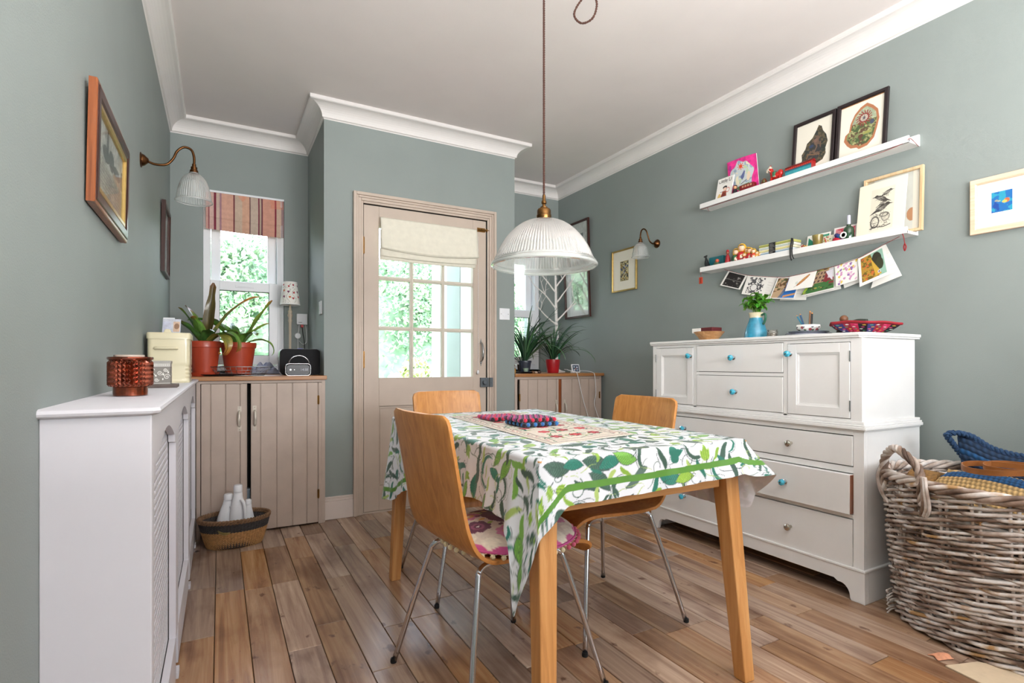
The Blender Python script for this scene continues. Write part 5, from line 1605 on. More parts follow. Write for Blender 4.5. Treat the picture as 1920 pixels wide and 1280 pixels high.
top = [(UX-.010+ch_, UY0-.012, 0), (UX-.010, UY0-.012+ch_*.6, 0), (UX-.010, UY1+.014, 0), (DXB, UY1+.014, 0), (DXB, UY0-.012, 0)]
b = MB().prism([(p[0], p[1], UZ1) for p in top[::-1]], (0, 0, .008))
b.prism([(p[0]+(-.004 if i in (0, 1, 2) else 0), p[1]+(-.004 if i in (0, 4) else 0), UZ1+.008) for i, p in enumerate(top)][::-1], (0, 0, .014))
b.build('top_board', M_white, t, bevel=.003)
def udrawer(y0, y1, z0, z1, ky):
    d = MB().box(UX-.003, UX+.018, y0+.0025, y1-.0025, z0+.0025, z1-.0025).build('drawer', M_white, t, bevel=.0015)
    knob(d, ky, (z0+z1)/2+.003, UX-.003)
udrawer(1.572, 2.088, .937, 1.080, 1.844)
udrawer(1.572, 2.088, .750, .921, 1.832)
def pdoor(y0, y1, z0, z1, ky, kz, hy):
    d = thing('d', 'x', 'x', (UX, (y0+y1)/2, z0))
    for k_ in ('label', 'category'): del d[k_]
    bpy.data.objects.remove(d)
    s_ = .042
    b = MB()
    y0 += .0025; y1 -= .0025; z0 += .0025; z1 -= .0025
    b.box(UX-.003, UX+.015, y0, y0+s_, z0, z1).box(UX-.003, UX+.015, y1-s_, y1, z0, z1).box(UX-.003, UX+.015, y0+s_, y1-s_, z0, z0+s_).box(UX-.003, UX+.015, y0+s_, y1-s_, z1-s_, z1)
    d = b.build('door', M_white, t, bevel=.0015)
    ORG[d.name] = org(t)
    b = MB().box(UX+.006, UX+.012, y0+s_, y1-s_, z0+s_, z1-s_)
    for (e0, e1, x_) in ((0, .005, UX+.001), (.005, .009, UX+.004)):
        b.box(x_, UX+.006, y0+s_+e0, y0+s_+e1, z0+s_+e0, z1-s_-e0).box(x_, UX+.006, y1-s_-e1, y1-s_-e0, z0+s_+e0, z1-s_-e0)
        b.box(x_, UX+.006, y0+s_+e1, y1-s_-e1, z0+s_+e0, z0+s_+e1).box(x_, UX+.006, y0+s_+e1, y1-s_-e1, z1-s_-e1, z1-s_-e0)
    b.build('door_panel', M_white, d)
    knob(d, ky, kz, UX-.003)
    for hz in (z0+.03, z1-.08): MB().tube([(UX-.004, hy, hz), (UX-.004, hy, hz+.045)], .003, 8).build('hinge', M_dchrome, d, smooth='auto')
pdoor(UY0+.045, 1.552, .750, 1.073, 1.536, 1.026, UY0+.0455)
pdoor(2.110, UY1-.03, .750, 1.073, 2.126, 1.024, UY1-.0305)
TZD = UZ1+.022

# ---- on the dresser ----
def at(px_, X):
    q = (px_-960)/1000
    return X*(.877-.48*q)/(.48+.877*q)
M_bowl = wood('bowl_wood', [(140, 96, 56), (176, 130, 84), (200, 156, 108)], 'x', 1, .5)
y = at(1330, 2.46)
o = MB().lathe((2.46, y, TZD), [(0, 0), (.045, 0), (.048, .006), (.085, .052), (.082, .053), (.045, .014), (0, .012)], 36).build('wooden_bowl', M_bowl, smooth='auto')
tag(o, 'shallow turned wooden bowl at the left end of the dresser top', 'bowl')
t = thing('boxed_cards', 'maroon and white box resting in the wooden bowl', 'box', (2.45, y, TZD+.046))
MB().box(2.41, 2.49, y-.064, y+.016, TZD+.045, TZD+.075).build('maroon_sleeve', plain('maroon_card', (92, 26, 32), .5), t, bevel=.002)
MB().box(2.408, 2.488, y+.014, y+.078, TZD+.046, TZD+.073).build('white_end', M_paper, t, bevel=.002)
# vase
y = at(1418, 2.46); vy = y
t = thing('vase', 'turquoise glazed jug with cream neck holding green leaves', 'vase', (2.46, y, TZD))
c = Can(2*PI*.05, .135, 160, (48, 132, 160)); c.mott(26, .18).rect(0, .108, 9, 9, (214, 204, 172)).mott(60, .07, 5)
for q in range(12): c.line([(0, .01+q*.009), (9, .011+q*.009)], .001, (40, 120, 156), .5)
vp = spline([(.058, 0, 0), (.0585, 0, .006), (.055, 0, .03), (.044, 0, .07), (.033, 0, .1), (.031, 0, .115), (.036, 0, .135)], 8)
zz = np.array([p.z for p in vp]); rr = np.array([p.x for p in vp])
P = np.zeros(c.X.shape+(3,)); th = c.X/c.w*2*PI; R_ = np.interp(c.Y, zz, rr)
P[..., 0] = 2.46+R_*np.cos(th); P[..., 1] = y+R_*np.sin(th); P[..., 2] = TZD+c.Y
grid_mesh('glazed_body', P, c.A.reshape(-1, 3), attrmat('glaze', .2, coat=.5), t)
MB().lathe((2.46, y, TZD), [(.0345, .134), (.036, .1355), (.0345, .137), (.029, .112), (.03, .10), (0, .09)], 36).build('neck_lip', plain('cream_glaze', (206, 196, 166), .35), t, smooth=True)
MB().tube(spline([(2.46, y-.033, TZD+.122), (2.455, y-.056, TZD+.125), (2.452, y-.062, TZD+.105), (2.456, y-.050, TZD+.080), (2.46, y-.042, TZD+.076)], 6), .006, 10).build('handle', plain('dark_glaze', (40, 96, 72), .25), t, smooth=True)
f = thing('herb_bunch', 'bunch of fresh green basil-like leaves in the turquoise jug', 'plant', (2.46, y, TZD+.12))
r = random.Random(5)
for q in range(16):
    a = r.uniform(0, 6.28); rr1 = r.uniform(.01, .085); hz = r.uniform(.06, .15)
    tip = V((2.46+rr1*math.cos(a), y+rr1*math.sin(a), TZD+.125+hz*(1-.4*rr1/.085)))
    MB().tube(spline([(2.46+.008*math.cos(a), y+.008*math.sin(a), TZD+.09), (2.46+.4*rr1*math.cos(a), y+.4*rr1*math.sin(a), TZD+.125+hz*.5), tip], 4), .0015, 5).build('stem', plain('stem_green', (92, 130, 50), .5) if q == 0 else bpy.data.materials['stem_green'], f, smooth=True)
    for w in range(6):
        aa = r.uniform(0, 6.28); k_ = r.uniform(0, .9)
        bs_ = V((2.46, y, TZD+.13)).lerp(tip, .45+.55*k_)
        flat_leaf(f, bs_, aa, r.uniform(.035, .06), r.uniform(.022, .034), r.uniform(-.2, .9), 1.4, M_leafa, col=((58+r.random()*40, 120+r.random()*40, 36), (90, 150, 50)), tip=1.2, n=7, seed=q*7+w)
# glass jar
y = at(1449, 2.44)
t = thing('glass_jar', 'small clear glass jar beside the turquoise jug', 'jar', (2.44, y, TZD))
MB().lathe((2.44, y, TZD), [(0, .001), (.024, .001), (.026, .004), (.026, .030), (.023, .036), (.025, .040), (.023, .040), (.021, .036), (.023, .03), (.023, .005), (0, .004)], 28).build('glass', glassy('jar_glass', (.9, .92, .9), .25, .05, .3, (.6, .56, .5)), t, smooth='auto')
MB().lathe((2.44, y, TZD), [(0, .005), (.022, .005), (.022, .024), (0, .025)], 24).build('contents', plain('brown_contents', (120, 100, 80), .7, .3, 80), t)
# plates, cup, pencils
y = at(1516, 2.46)
def plate(label, z, r0, col):
    t = thing('plate', label, 'plate', (2.46, y, z), None)
    MB().lathe((2.46, y, z), [(0, .0), (r0*.55, 0), (r0*.6, .002), (r0*.97, .011), (r0, .0125), (r0*.98, .014), (r0*.6, .0055), (0, .004)], 56).build('dish', M_hdpe, t, smooth='auto')
    MB().lathe((2.46, y, z), [(r0*.955, .0125), (r0*1.004, .0140), (r0*1.006, .0122), (r0*.97, .0106)], 56).build('rim_band', plain('rim_%d' % int(z*1000), col, .3), t, smooth=True)
plate('lower white plate with a dark blue rim under the cup on the dresser', TZD, .098, (44, 52, 84))
plate('upper plate with a thin grey rim directly below the flowered cup', TZD+.009, .088, (90, 100, 116))
t = thing('teacup', 'flower-patterned low cup holding pencils on the two plates', 'cup', (2.46, y, TZD+.0145))
c = Can(2*PI*.045, .04, 200, (232, 230, 226))
for q in range(9):
    c.ell(.015+q*.032, .02+.006*math.sin(q*2), .007, .006, (176, 84, 90)).ell(.026+q*.032, .014, .006, .004, (90, 110, 80)).ell(.022+q*.032, .028, .005, .003, (70, 76, 90))
cz_ = TZD+.0145
P = np.zeros(c.X.shape+(3,)); th = c.X/c.w*2*PI; tt = c.Y/c.h; R_ = .030+.022*np.sin(tt*PI*.62)
P[..., 0] = 2.46+R_*np.cos(th)*(1+.03*np.sin(th*8)); P[..., 1] = y+R_*np.sin(th)*(1+.03*np.sin(th*8)); P[..., 2] = cz_+c.Y
grid_mesh('cup_wall', P, c.A.reshape(-1, 3), attrmat('china', .2, coat=.4), t)
MB().lathe((2.46, y, cz_), [(0, .001), (.030, .001), (.044, .03), (0, .028)], 32).build('cup_inside', M_hdpe, t, smooth=True)
for (lb, dy, lean, cc1, hh_) in (('dark blue pencil leaning left in the flowered cup', .018, .022, (30, 70, 110), .09), ('blue-green pencil leaning further left in the flowered cup', .022, .034, (40, 120, 150), .085), ('brown pencil standing upright in the flowered cup', -.006, -.002, (130, 84, 50), .10), ('black pen standing upright behind the brown pencil', -.016, -.002, (22, 20, 24), .092)):
    t = thing('pencil', lb, 'pencil', (2.46, y+dy, cz_+.03), 'pencils in the flowered cup')
    a0 = V((2.46, y+dy, cz_+.029)); a1 = V((2.462, y+dy+lean, cz_+hh_))
    MB().tube([a0, a1], .0038, 6).build('barrel', plain('pencil_%d' % cc1[1], cc1, .4), t)
    d_ = (a1-a0).normalized()
    MB().tube([a1, a1+d_*.008], lambda q: .0038*(1-q)+.0006, 6).build('tip', M_ply, t)
# hexagonal fabric bowl
y = at(1620, 2.47)
t = thing('fabric_bowl', 'wide flared textile bowl in red, pink and black patchwork', 'bowl', (2.47, y, TZD))
nx_h, ny_h = 300, 50
c = Can(.9, .15, 300, (40, 24, 34))
for q in range(24):
    x0_ = q*.0375
    c.rect(x0_, 0, x0_+.0375, .15, [(196, 40, 84), (28, 24, 34), (60, 50, 110), (150, 30, 54)][q % 4])
    for w in range(5): c.ell(x0_+.018+.008*math.sin(w*2+q), .02+w*.025, .008, .006, [(226, 80, 130), (216, 170, 60), (70, 150, 120), (226, 226, 220)][(q+w) % 4])
c.rect(0, .132, .9, .15, (140, 24, 40))
P = np.zeros(c.X.shape+(3,)); th = c.X/c.w*2*PI; tt = c.Y/c.h
sec = ((th+PI/6) % (PI/3))-PI/6
hexr = math.cos(PI/6)/np.cos(sec)
R_ = (.075+.067*tt**.8)*hexr
P[..., 0] = 2.475+R_*np.cos(th)*.92; P[..., 1] = y+R_*np.sin(th)*1.04; P[..., 2] = TZD+.002+.040*tt**1.3+.002*tt*np.cos(th*6)+.008*tt*np.sin(th-.8)
M_txt = attrmat('textile', .85, bump=.3, bscale=500)
o = grid_mesh('patterned_side', P, c.A.reshape(-1, 3), M_txt, t)
o.modifiers.new('thickness', 'SOLIDIFY').thickness = .004
MB().lathe((2.475, y, TZD+.002), [(0, 0), (.074, 0), (.074, .003), (0, .003)], 6).build('base', M_txt if False else plain('dark_red_cloth', (120, 26, 40), .8), t)
pts = []
for q in range(120):
    a = 2*PI*q/120; s2 = ((a+PI/6) % (PI/3))-PI/6; hr = math.cos(PI/6)/math.cos(s2); R1 = .142*hr
    pts.append((2.475+R1*math.cos(a)*.92, y+R1*math.sin(a)*1.04, TZD+.043+.002*math.cos(a*6)+.008*math.sin(a-.8)))
MB().tube(pts, .005, 8, closed=True).build('rim_piping', plain('red_piping', (150, 26, 40), .8), t, smooth=True)
o = MB().ball((2.43, at(1583, 2.43), TZD+.068), .017, 20, 14).build('wooden_ball', plain('dark_nut', (110, 70, 44), .5, .3, 60), smooth=True)
tag(o, 'small brown round nut resting in the textile bowl', 'nut')
yy = at(1583, 2.43)
MB().lathe((2.43, yy, TZD+.010), [(0, 0), (.03, 0), (.012, .042), (0, .044)], 18).build('filler', M_black, t)
o = MB().tube(spline([(2.45, yy-.02, TZD+.052), (2.45, yy-.05, TZD+.058), (2.455, yy-.085, TZD+.055)], 5), .008, 10).build('dark_stick', plain('dark_pouch', (36, 44, 36), .6), smooth=True)
tag(o, 'dark rolled pouch lying in the textile bowl beside the nut', 'pouch')

# ================= picture ledges =================
M_shelf = plain('shelf_paint', (236, 236, 234), .35, .02, 8)
def ledge(label, y0, y1, z0):
    t = thing('picture_ledge', label, 'shelf', (2.75, (y0+y1)/2, z0))
    MB().box(2.70, 2.80, y0, y1, z0, z0+.014).build('shelf_board', M_shelf, t, bevel=.001)
    MB().box(2.697, 2.709, y0, y1, z0-.0, z0+.030).build('front_lip', M_shelf, t, bevel=.0015)
    MB().box(2.788, 2.80, y0, y1, z0+.014, z0+.052).build('back_rail', M_shelf, t, bevel=.001)
    return z0+.014
S1 = ledge('upper white picture ledge on the right wall', 1.238, 2.42, 1.972)
S2 = ledge('lower white picture ledge on the right wall, above the string of cards', 1.245, 2.418, 1.566)
RU, RV = V((0, -1, 0)), V((0, 0, 1))
def lean(dx, h): return V((dx, 0, h)).normalized()
M_blkf = plain('black_frame', (32, 22, 24), .35, .1, 30)
# two black frames with cut-stone prints
def blob(n, f):
    return [f(2*PI*q/n) for q in range(n)]
w, h = .228, .300
c = Can(w-.036, h-.036, 150, (226, 222, 208))
r = random.Random(3)
P_ = [(.096+(x_-.096)*1.22, .12+(y_-.12)*1.08) for x_, y_ in [(.038, .028), (.030, .05), (.048, .07), (.044, .10), (.060, .125), (.066, .15), (.09, .17), (.105, .20), (.115, .225), (.128, .215), (.135, .19), (.150, .165), (.158, .13), (.150, .10), (.152, .07), (.140, .045), (.10, .03), (.07, .02)]]
m_ = c.pmask(P_); c.put(m_, (64, 62, 50)); c.blend(70, .55, (96, 88, 66), 4, m_, .8).blend(50, .62, (44, 50, 46), 8, m_).blend(120, .66, (120, 96, 70), 12, m_, .6)
P2_ = [(.055, .05), (.070, .10), (.085, .15), (.115, .19), (.135, .15), (.138, .09), (.125, .055)]
m2_ = c.pmask(P2_); c.put(m2_, (50, 52, 56), .8).blend(60, .5, (104, 84, 70), 9, m2_)
c.line([(.062, .07), (.07, .09), (.1, .08), (.13, .075)], .007, (120, 92, 66)).line([(.10, .155), (.115, .12), (.10, .09), (.118, .075)], .007, (110, 90, 74)).ell(.108, .155, .010, .010, (120, 92, 80)).ell(.085, .13, .012, .008, (52, 66, 96))
picture('framed_print', 'black-framed print of a dark jagged stone slice, left of the pair on the upper ledge', (2.745, 1.823, S1+.001), (0, -1, 0), lean(.030, .30), w, h, .018, .014, M_blkf, c)
c = Can(w+.008-.036, h-.036, 150, (228, 224, 210))
P_ = [(.100+(x_-.100)*1.14, .135+(y_-.135)*1.14) for x_, y_ in [(.030, .095), (.045, .07), (.060, .055), (.085, .05), (.095, .04), (.13, .045), (.155, .07), (.165, .11), (.172, .15), (.165, .19), (.145, .215), (.12, .235), (.095, .225), (.070, .20), (.055, .165), (.05, .13), (.035, .12)]]
m_ = c.pmask(P_); c.put(m_, (170, 112, 78))
cx_ = .108; cy_ = .135
P3_ = [(cx_+(x-cx_)*.86, cy_+(y_-cy_)*.86) for x, y_ in P_]
m_ = c.pmask(P3_); c.put(m_, (120, 130, 84)); c.blend(60, .5, (72, 92, 56), 3, m_).blend(80, .62, (160, 160, 110), 7, m_).blend(90, .66, (96, 70, 54), 17, m_)
m4 = m_ & (c.Y > .16); c.put(m4, (178, 190, 168), .7)
for q in range(16):
    a = q*PI/8; c.line([(.112+.018*math.cos(a), .178+.018*math.sin(a)), (.112+.036*math.cos(a+.35), .178+.036*math.sin(a+.35))], .0045, (140, 56, 50))
c.ell(.112, .178, .023, .023, (130, 52, 46)).ell(.112, .178, .017, .017, (206, 196, 176))
for q in range(12): c.line([(.112, .178), (.112+.017*math.cos(q*PI/6), .178+.017*math.sin(q*PI/6))], .0022, (84, 76, 90))
c.ell(.15, .145, .010, .012, (70, 76, 96)).ell(.10, .09, .012, .010, (96, 66, 50)).ell(.13, .10, .02, .006, (150, 150, 80))
picture('framed_print', 'black-framed print of an oval stone slice with a red sun wheel, on the upper ledge', (2.745, 1.588, S1+.001), (0, -1, 0), lean(.030, .30), w+.010, h+.003, .018, .014, M_blkf, c)
# pink painting
c = Can(.205, .245, 150, (224, 50, 140))
c.mott(40, .16)
P_ = blob(40, lambda a: (.100+.078*math.cos(a)*(1+.12*math.sin(5*a)), .13+.095*math.sin(a)*(1+.1*math.cos(7*a))))
m_ = c.pmask(P_); c.put(m_, (196, 206, 208)).blend(34, .6, (150, 170, 190), 4, m_).blend(44, .68, (226, 216, 190), 9, m_).blend(50, .72, (190, 210, 170), 14, m_)
for q in range(8): c.line([(.098, .19), (.098+.022*math.cos(q*.785), .19+.022*math.sin(q*.785))], .005, (230, 90, 50))
c.ell(.098, .19, .011, .011, (224, 80, 40)).poly([(.09, .12), (.12, .16), (.125, .15), (.115, .115), (.10, .10)], (96, 106, 150)).poly([(.05, .06), (.15, .075), (.13, .045), (.07, .04)], (110, 140, 100)).ell(.15, .055, .016, .012, (232, 110, 50)).ell(.155, .03, .018, .01, (110, 90, 170)).ell(.02, .10, .008, .02, (120, 60, 150)).ell(.145, .115, .012, .03, (226, 206, 180), rot=-.2).ell(.065, .10, .010, .03, (226, 220, 190)).line([(.09, .075), (.13, .095)], .004, (60, 40, 60)).ell(.02, .2, .01, .02, (150, 40, 150), a=.6)
t = thing('child_painting', 'bright pink painted card with an orange sun leaning on the upper ledge', 'painting', (2.76, 2.14, S1))
u_ = V((0, -1, -.04)).normalized(); v_ = V((.10, .17, 1)).normalized()
MB().obox(V((2.748, 2.228, S1+.004))+u_*.1025+v_*.122+V((.002, 0, 0)), u_*.1025, v_*.1225, V((.0015, 0, 0))).build('board', M_paper, t)
panel('painted_face', c, (2.7465, 2.228, S1+.004), u_, v_, M_print, t, bow=.006)
# 'Little U' book
t = thing('picture_book', 'small white book reading Little U at the left of the upper ledge', 'book', (2.735, 2.26, S1))
c = Can(.115, .145, 120, (238, 236, 230))
c.ell(.062, .082, .016, .010, (30, 26, 28)).ell(.062, .072, .012, .010, (232, 200, 180)).poly([(.035, .015), (.048, .06), (.075, .06), (.085, .01)], (150, 70, 50)).ell(.085, .062, .014, .016, (206, 120, 110), ring=.7).ell(.028, .03, .012, .02, (226, 190, 120)).ell(.06, .03, .012, .02, (120, 50, 40)).line([(.048, .058), (.03, .058)], .002, (60, 60, 60)).line([(.035, .108), (.075, .110)], .0012, (120, 120, 120))
u_ = V((0, -1, 0)); v_ = V((.12, -.10, 1)).normalized()
o_ = V((2.722, 2.322, S1+.001))
MB().obox(o_+u_*.0575+v_*.0725+V((.004, 0, 0)), u_*.0575, v_*.0725, V((.0035, 0, 0))).build('pages', M_paper, t)
panel('cover', c, o_-V((.0004, 0, 0)), u_, v_, M_gloss, t)
cv = label_text('Little U', .032, o_+u_*.058+v_*.124+u_.cross(v_).normalized()*.0022, (0, 0, 0), plain('ink', (44, 40, 44), .6), t)
cv.matrix_basis = Matrix.Translation(cv.location) @ Matrix((u_, v_, u_.cross(v_))).transposed().to_4x4()
# figures on the upper ledge
def figure(name, label, cat, y, z, parts, x=2.722, group=None):
    t = thing(name, label, cat, (x, y, z), group)
    for (nm, fn, col, kw) in parts:
        b = MB(); fn(b); b.build(nm, plain(nm+'_'+'_'.join(map(str, col)), col, .45, .1, 60, **kw) if nm+'_'+'_'.join(map(str, col)) not in bpy.data.materials else bpy.data.materials[nm+'_'+'_'.join(map(str, col))], t, smooth='auto')
    return t
y = at(1379, 2.722); X = 2.722
figure('doll', 'tiny dark doll with yellow skirt beside the white book', 'figurine', y, S1, [
    ('body', lambda b: b.lathe((X, y, S1), [(0, 0), (.018, 0), (.012, .03), (.009, .045), (0, .048)], 20), (34, 28, 36), {}),
    ('skirt_trim', lambda b: b.lathe((X, y-.022, S1), [(0, 0), (.014, 0), (.015, .014), (.008, .02), (0, .02)], 16), (206, 164, 60), {}),
    ('head', lambda b: b.ball((X, y, S1+.056), .011, 14, 10), (206, 150, 110), {}),
    ('hair', lambda b: b.ball((X+.003, y, S1+.063), .011, 14, 10, (1, 1, .8)), (40, 24, 20), {})])
y0 = at(1389, X); y1 = at(1416, X)
t = thing('toy_bus', 'small dark red toy bus in front of the pink painting', 'toy bus', (X, (y0+y1)/2, S1))
MB().box(X-.012, X+.018, y1, y0, S1+.005, S1+.052).build('body', plain('bus_red', (124, 24, 30), .4, .1), t, bevel=.005)
for q in range(4):
    yq = y1+.012+q*.018
    MB().box(X-.0125, X-.012, yq, yq+.012, S1+.034, S1+.045).build('window', plain('bus_window', (196, 150, 120), .3) if q == 0 else bpy.data.materials['bus_window'], t)
for q in (y1+.018, y0-.018): MB().lathe((X-.012, q, S1+.008), [(.008, 0), (.008, .005), (0, .005)], 16, '-x').build('wheel', M_black, t)
y = at(1431, X)
figure('carved_figure', 'brown rounded carved figure right of the pink painting', 'figurine', y, S1, [
    ('body', lambda b: b.lathe((X+.012, y, S1), [(0, 0), (.022, 0), (.021, .02), (.013, .045), (.006, .054), (0, .055)], 24), (120, 60, 34), {}),
    ('face', lambda b: b.ball((X-.004, y-.008, S1+.034), .009, 12, 8, (.6, 1, 1.2)), (96, 90, 50), {})])
# painted wooden horse with rider
y = at(1455, X)
t = thing('toy_horse', 'red painted wooden horse with a rider on the upper ledge', 'toy', (X, y, S1))
M_tr = plain('toy_red', (186, 36, 30), .35, .15, 90); M_tw = plain('toy_cream', (226, 210, 190), .4); M_tg = plain('toy_green', (60, 110, 80), .4)
MB().ball((X, y-.004, S1+.044), .024, 18, 12, (.65, 1.45, .80)).build('body', M_tr, t, smooth=True)
MB().ball((X, y-.028, S1+.052), .017, 16, 10, (.8, 1, 1.1)).build('haunch', M_tr, t, smooth=True)
MB().tube(spline([(X, y+.018, S1+.05), (X, y+.028, S1+.082), (X, y+.034, S1+.092)], 5), lambda q: .012-.003*q, 12).build('neck', M_tr, t, smooth=True)
MB().tube(spline([(X, y+.026, S1+.098), (X, y+.046, S1+.086), (X, y+.054, S1+.076)], 4), lambda q: .011-.005*q, 12).build('head', M_tw, t, smooth=True)
for dx, dy in ((-.008, -.030), (-.008, .020), (.010, -.026), (.010, .024)): MB().tube([(X+dx, y+dy, S1+.038), (X+dx, y+dy*1.15, S1)], .0062, 10).build('leg', M_tr, t, smooth=True)
MB().box(X-.018, X+.018, y-.008, y+.010, S1+.036, S1+.066).build('saddle', M_tg, t, bevel=.004)
MB().prism([(X, y+.034, S1+.10), (X, y+.028, S1+.112), (X, y+.042, S1+.106)], (.003, 0, 0)).build('ear', M_tr, t)
MB().tube([(X-.014, y+.022, S1+.07), (X-.012, y+.042, S1+.088)], .0018, 6).build('bridle', M_tw, t)
MB().tube([(X-.016, y+.005, S1+.04), (X-.018, y-.012, S1+.035)], .002, 6).build('stirrup', M_tw, t)
# painted tin box
y0, y1 = at(1474, X), at(1525, X)
t = thing('painted_tin', 'long red and blue painted tin box in front of the stone slice print', 'tin', (X, (y0+y1)/2, S1))
MB().box(X-.010, X+.030, y1, y0, S1, S1+.060).build('body', plain('tin_red', (150, 26, 28), .4, .1), t, bevel=.003)
c = Can(y0-y1-.006, .055, 130, (60, 150, 160)); c.rect(0, 0, 1, .008, (160, 30, 30)).rect(0, .044, 1, .06, (150, 26, 28)).rect(0, .036, 1, .044, (26, 90, 110)).mott(50, .14)
for q in range(26): c.ell(q*.006+.003, .012+.001*(q % 2), .0024, .003, [(206, 170, 90), (60, 90, 60)][q % 2])
for q in range(14): c.ell(q*.011+.005, .050, .003, .002, (196, 96, 60))
panel('painted_front', c, (X-.0108, y0-.003, S1+.002), (0, -1, 0), (0, 0, 1), M_gloss, t)
MB().prism([(X-.012, y1-.002, S1+.060), (X+.032, y1-.002, S1+.060), (X+.010, y1-.002, S1+.074)], (0, y0-y1+.004, 0)).build('lid', plain('tin_red_lid', (130, 24, 26), .4, .15, 60), t, bevel=.002)

# red thread along the upper ledge
M_thr = plain('red_thread', (140, 30, 34), .8)
o = MB().tube(spline([(2.700, 1.25, 1.974), (2.695, 1.36, 1.962), (2.70, 1.6, 1.964), (2.703, 1.9, 1.966), (2.703, 2.2, 1.968), (2.70, 2.41, 1.966)], 10), .0012, 6).tube(spline([(2.70, 2.36, 1.967), (2.70, 2.355, 1.955), (2.70, 2.348, 1.94)], 4), .001, 5).tube(spline([(2.70, 1.245, 1.976), (2.70, 1.232, 1.985), (2.76, 1.232, 1.968), (2.79, 1.24, 1.97)], 5), .0013, 6).build('red_string', M_thr, smooth=True)
tag(o, 'dark red string tied along the underside of the upper ledge', 'string')

# ---- lower ledge ----
y = at(1331, X)
t = thing('bird_figure', 'black long-necked bird figure at the left end of the lower ledge', 'figurine', (X, y, S2))
MB().tube(spline([(X, y+.03, S2+.086), (X, y+.026, S2+.06), (X, y+.02, S2+.03), (X, y, S2+.014), (X, y-.03, S2+.012), (X, y-.05, S2+.022)], 6), lambda q: .005+.011*math.sin(min(1, q*1.1)*PI)**2, 12).build('body', plain('bird_black', (20, 26, 26), .35), t, smooth=True)
MB().tube([(X, y+.02, S2+.088), (X, y+.043, S2+.084)], .005, 10).build('head', bpy.data.materials['bird_black'], t, smooth=True)
MB().box(X-.012, X+.012, y-.05, y+.01, S2, S2+.006).build('base', bpy.data.materials['bird_black'], t)
ya, yb = at(1331, 2.75), at(1358, 2.75)
o = MB().box(2.742, 2.772, yb, ya, S2, S2+.078).build('teal_tin', plain('teal_tin', (30, 104, 112), .35, .15, 40), bevel=.006)
tag(o, 'teal tin behind the black bird figure on the lower ledge', 'tin')
y_ = at(1345, X)
figure('small_toy', 'small orange and green toy before the teal tin', 'figurine', y_, S2, [
    ('torso', lambda b: b.ball((2.716, y_, S2+.022), .016, 14, 10, (.7, 1.2, .9)), (70, 90, 60), {}),
    ('base', lambda b: b.box(2.708, 2.726, y_-.012, y_+.012, S2, S2+.012), (60, 60, 50), {}),
    ('top', lambda b: b.ball((2.716, y_-.006, S2+.042), .012, 14, 10), (186, 84, 56), {})])
y2 = at(1365, X)
figure('carved_figure', 'slim red carved figure on the lower ledge between tin and dolls', 'figurine', y2, S2, [
    ('robe', lambda b: b.lathe((X, y2, S2), [(0, 0), (.016, 0), (.017, .02), (.012, .05), (.008, .066), (0, .07)], 20), (150, 30, 36), {}),
    ('head', lambda b: b.ball((X, y2, S2+.078), .010, 14, 10), (150, 76, 56), {}),
    ('cap', lambda b: b.lathe((X, y2, S2+.084), [(0, 0), (.010, 0), (.006, .012), (0, .014)], 16), (160, 26, 34), {})])
def matry(label, px_, h, X=2.722, col=(186, 34, 44), hd=(232, 180, 40)):
    y = at(px_, X)
    t = thing('nesting_doll', label, 'nesting doll', (X, y, S2), 'nesting dolls on the lower ledge')
    k = h
    MB().lathe((X, y, S2), [(0, 0), (.19*k, 0), (.25*k, .10*k), (.27*k, .30*k), (.25*k, .47*k), (.18*k, .58*k)], 24).build('body', bpy.data.materials.get('doll_%d' % col[1]) or plain('doll_%d' % col[1], col, .3, .5, 70, coat=.3), t, smooth=True)
    MB().lathe((X, y, S2), [(.18*k, .58*k), (.205*k, .70*k), (.20*k, .84*k), (.14*k, .95*k), (.05*k, .995*k), (0, k)], 24).build('headscarf', bpy.data.materials.get('doll_y') or plain('doll_y', hd, .3, .15, 30, coat=.3), t, smooth=True)
    MB().ball((X-.095*k, y-.055*k, S2+.745*k), .155*k, 16, 10, (1, 1, 1.1)).build('face', bpy.data.materials.get('doll_f') or plain('doll_f', (236, 196, 164), .35), t, smooth=True)
    b_ = MB()
    b_.ball((X-.125*k, y-.075*k, S2+.875*k), .105*k, 12, 8, (1, 1, .42)); b_.build('fringe_hair', M_blkf, t, smooth=True)
    MB().ball((X-.13*k, y-.09*k, S2+.30*k), .17*k, 14, 10, (.8, .8, 1.1)).build('apron', bpy.data.materials.get('doll_w') or plain('doll_w', (230, 220, 196), .35, .3, 120), t, smooth=True)
    b_ = MB(); b_.ball((X-.225*k, y-.185*k, S2+.36*k), .035*k, 10, 8).ball((X-.25*k, y-.13*k, S2+.22*k), .035*k, 10, 8); b_.build('painted_flower', M_tr, t, smooth=True)
matry('largest nesting doll with yellow headscarf in the row on the lower ledge', 1392, .122, 2.748)
matry('second nesting doll, pressed against the largest on its left side', 1381, .098, 2.738, (40, 90, 56))
matry('third nesting doll, just right of the largest one', 1403, .095, 2.752, (196, 80, 40))
matry('smaller nesting doll in the middle of the row, fourth in size', 1397, .060, 2.7262, (160, 30, 50))
matry('fifth nesting doll with yellow head before the row ends', 1407, .085, 2.734, (186, 34, 44))
matry('small nesting doll near the right end of the row', 1414, .070, 2.72, (196, 60, 50))
matry('tiny nesting doll second from the end by the notebooks', 1420, .052, 2.72, (206, 150, 80))
matry('tiniest nesting doll, last in the row by the notebooks', 1425, .040, 2.72, (180, 120, 70))
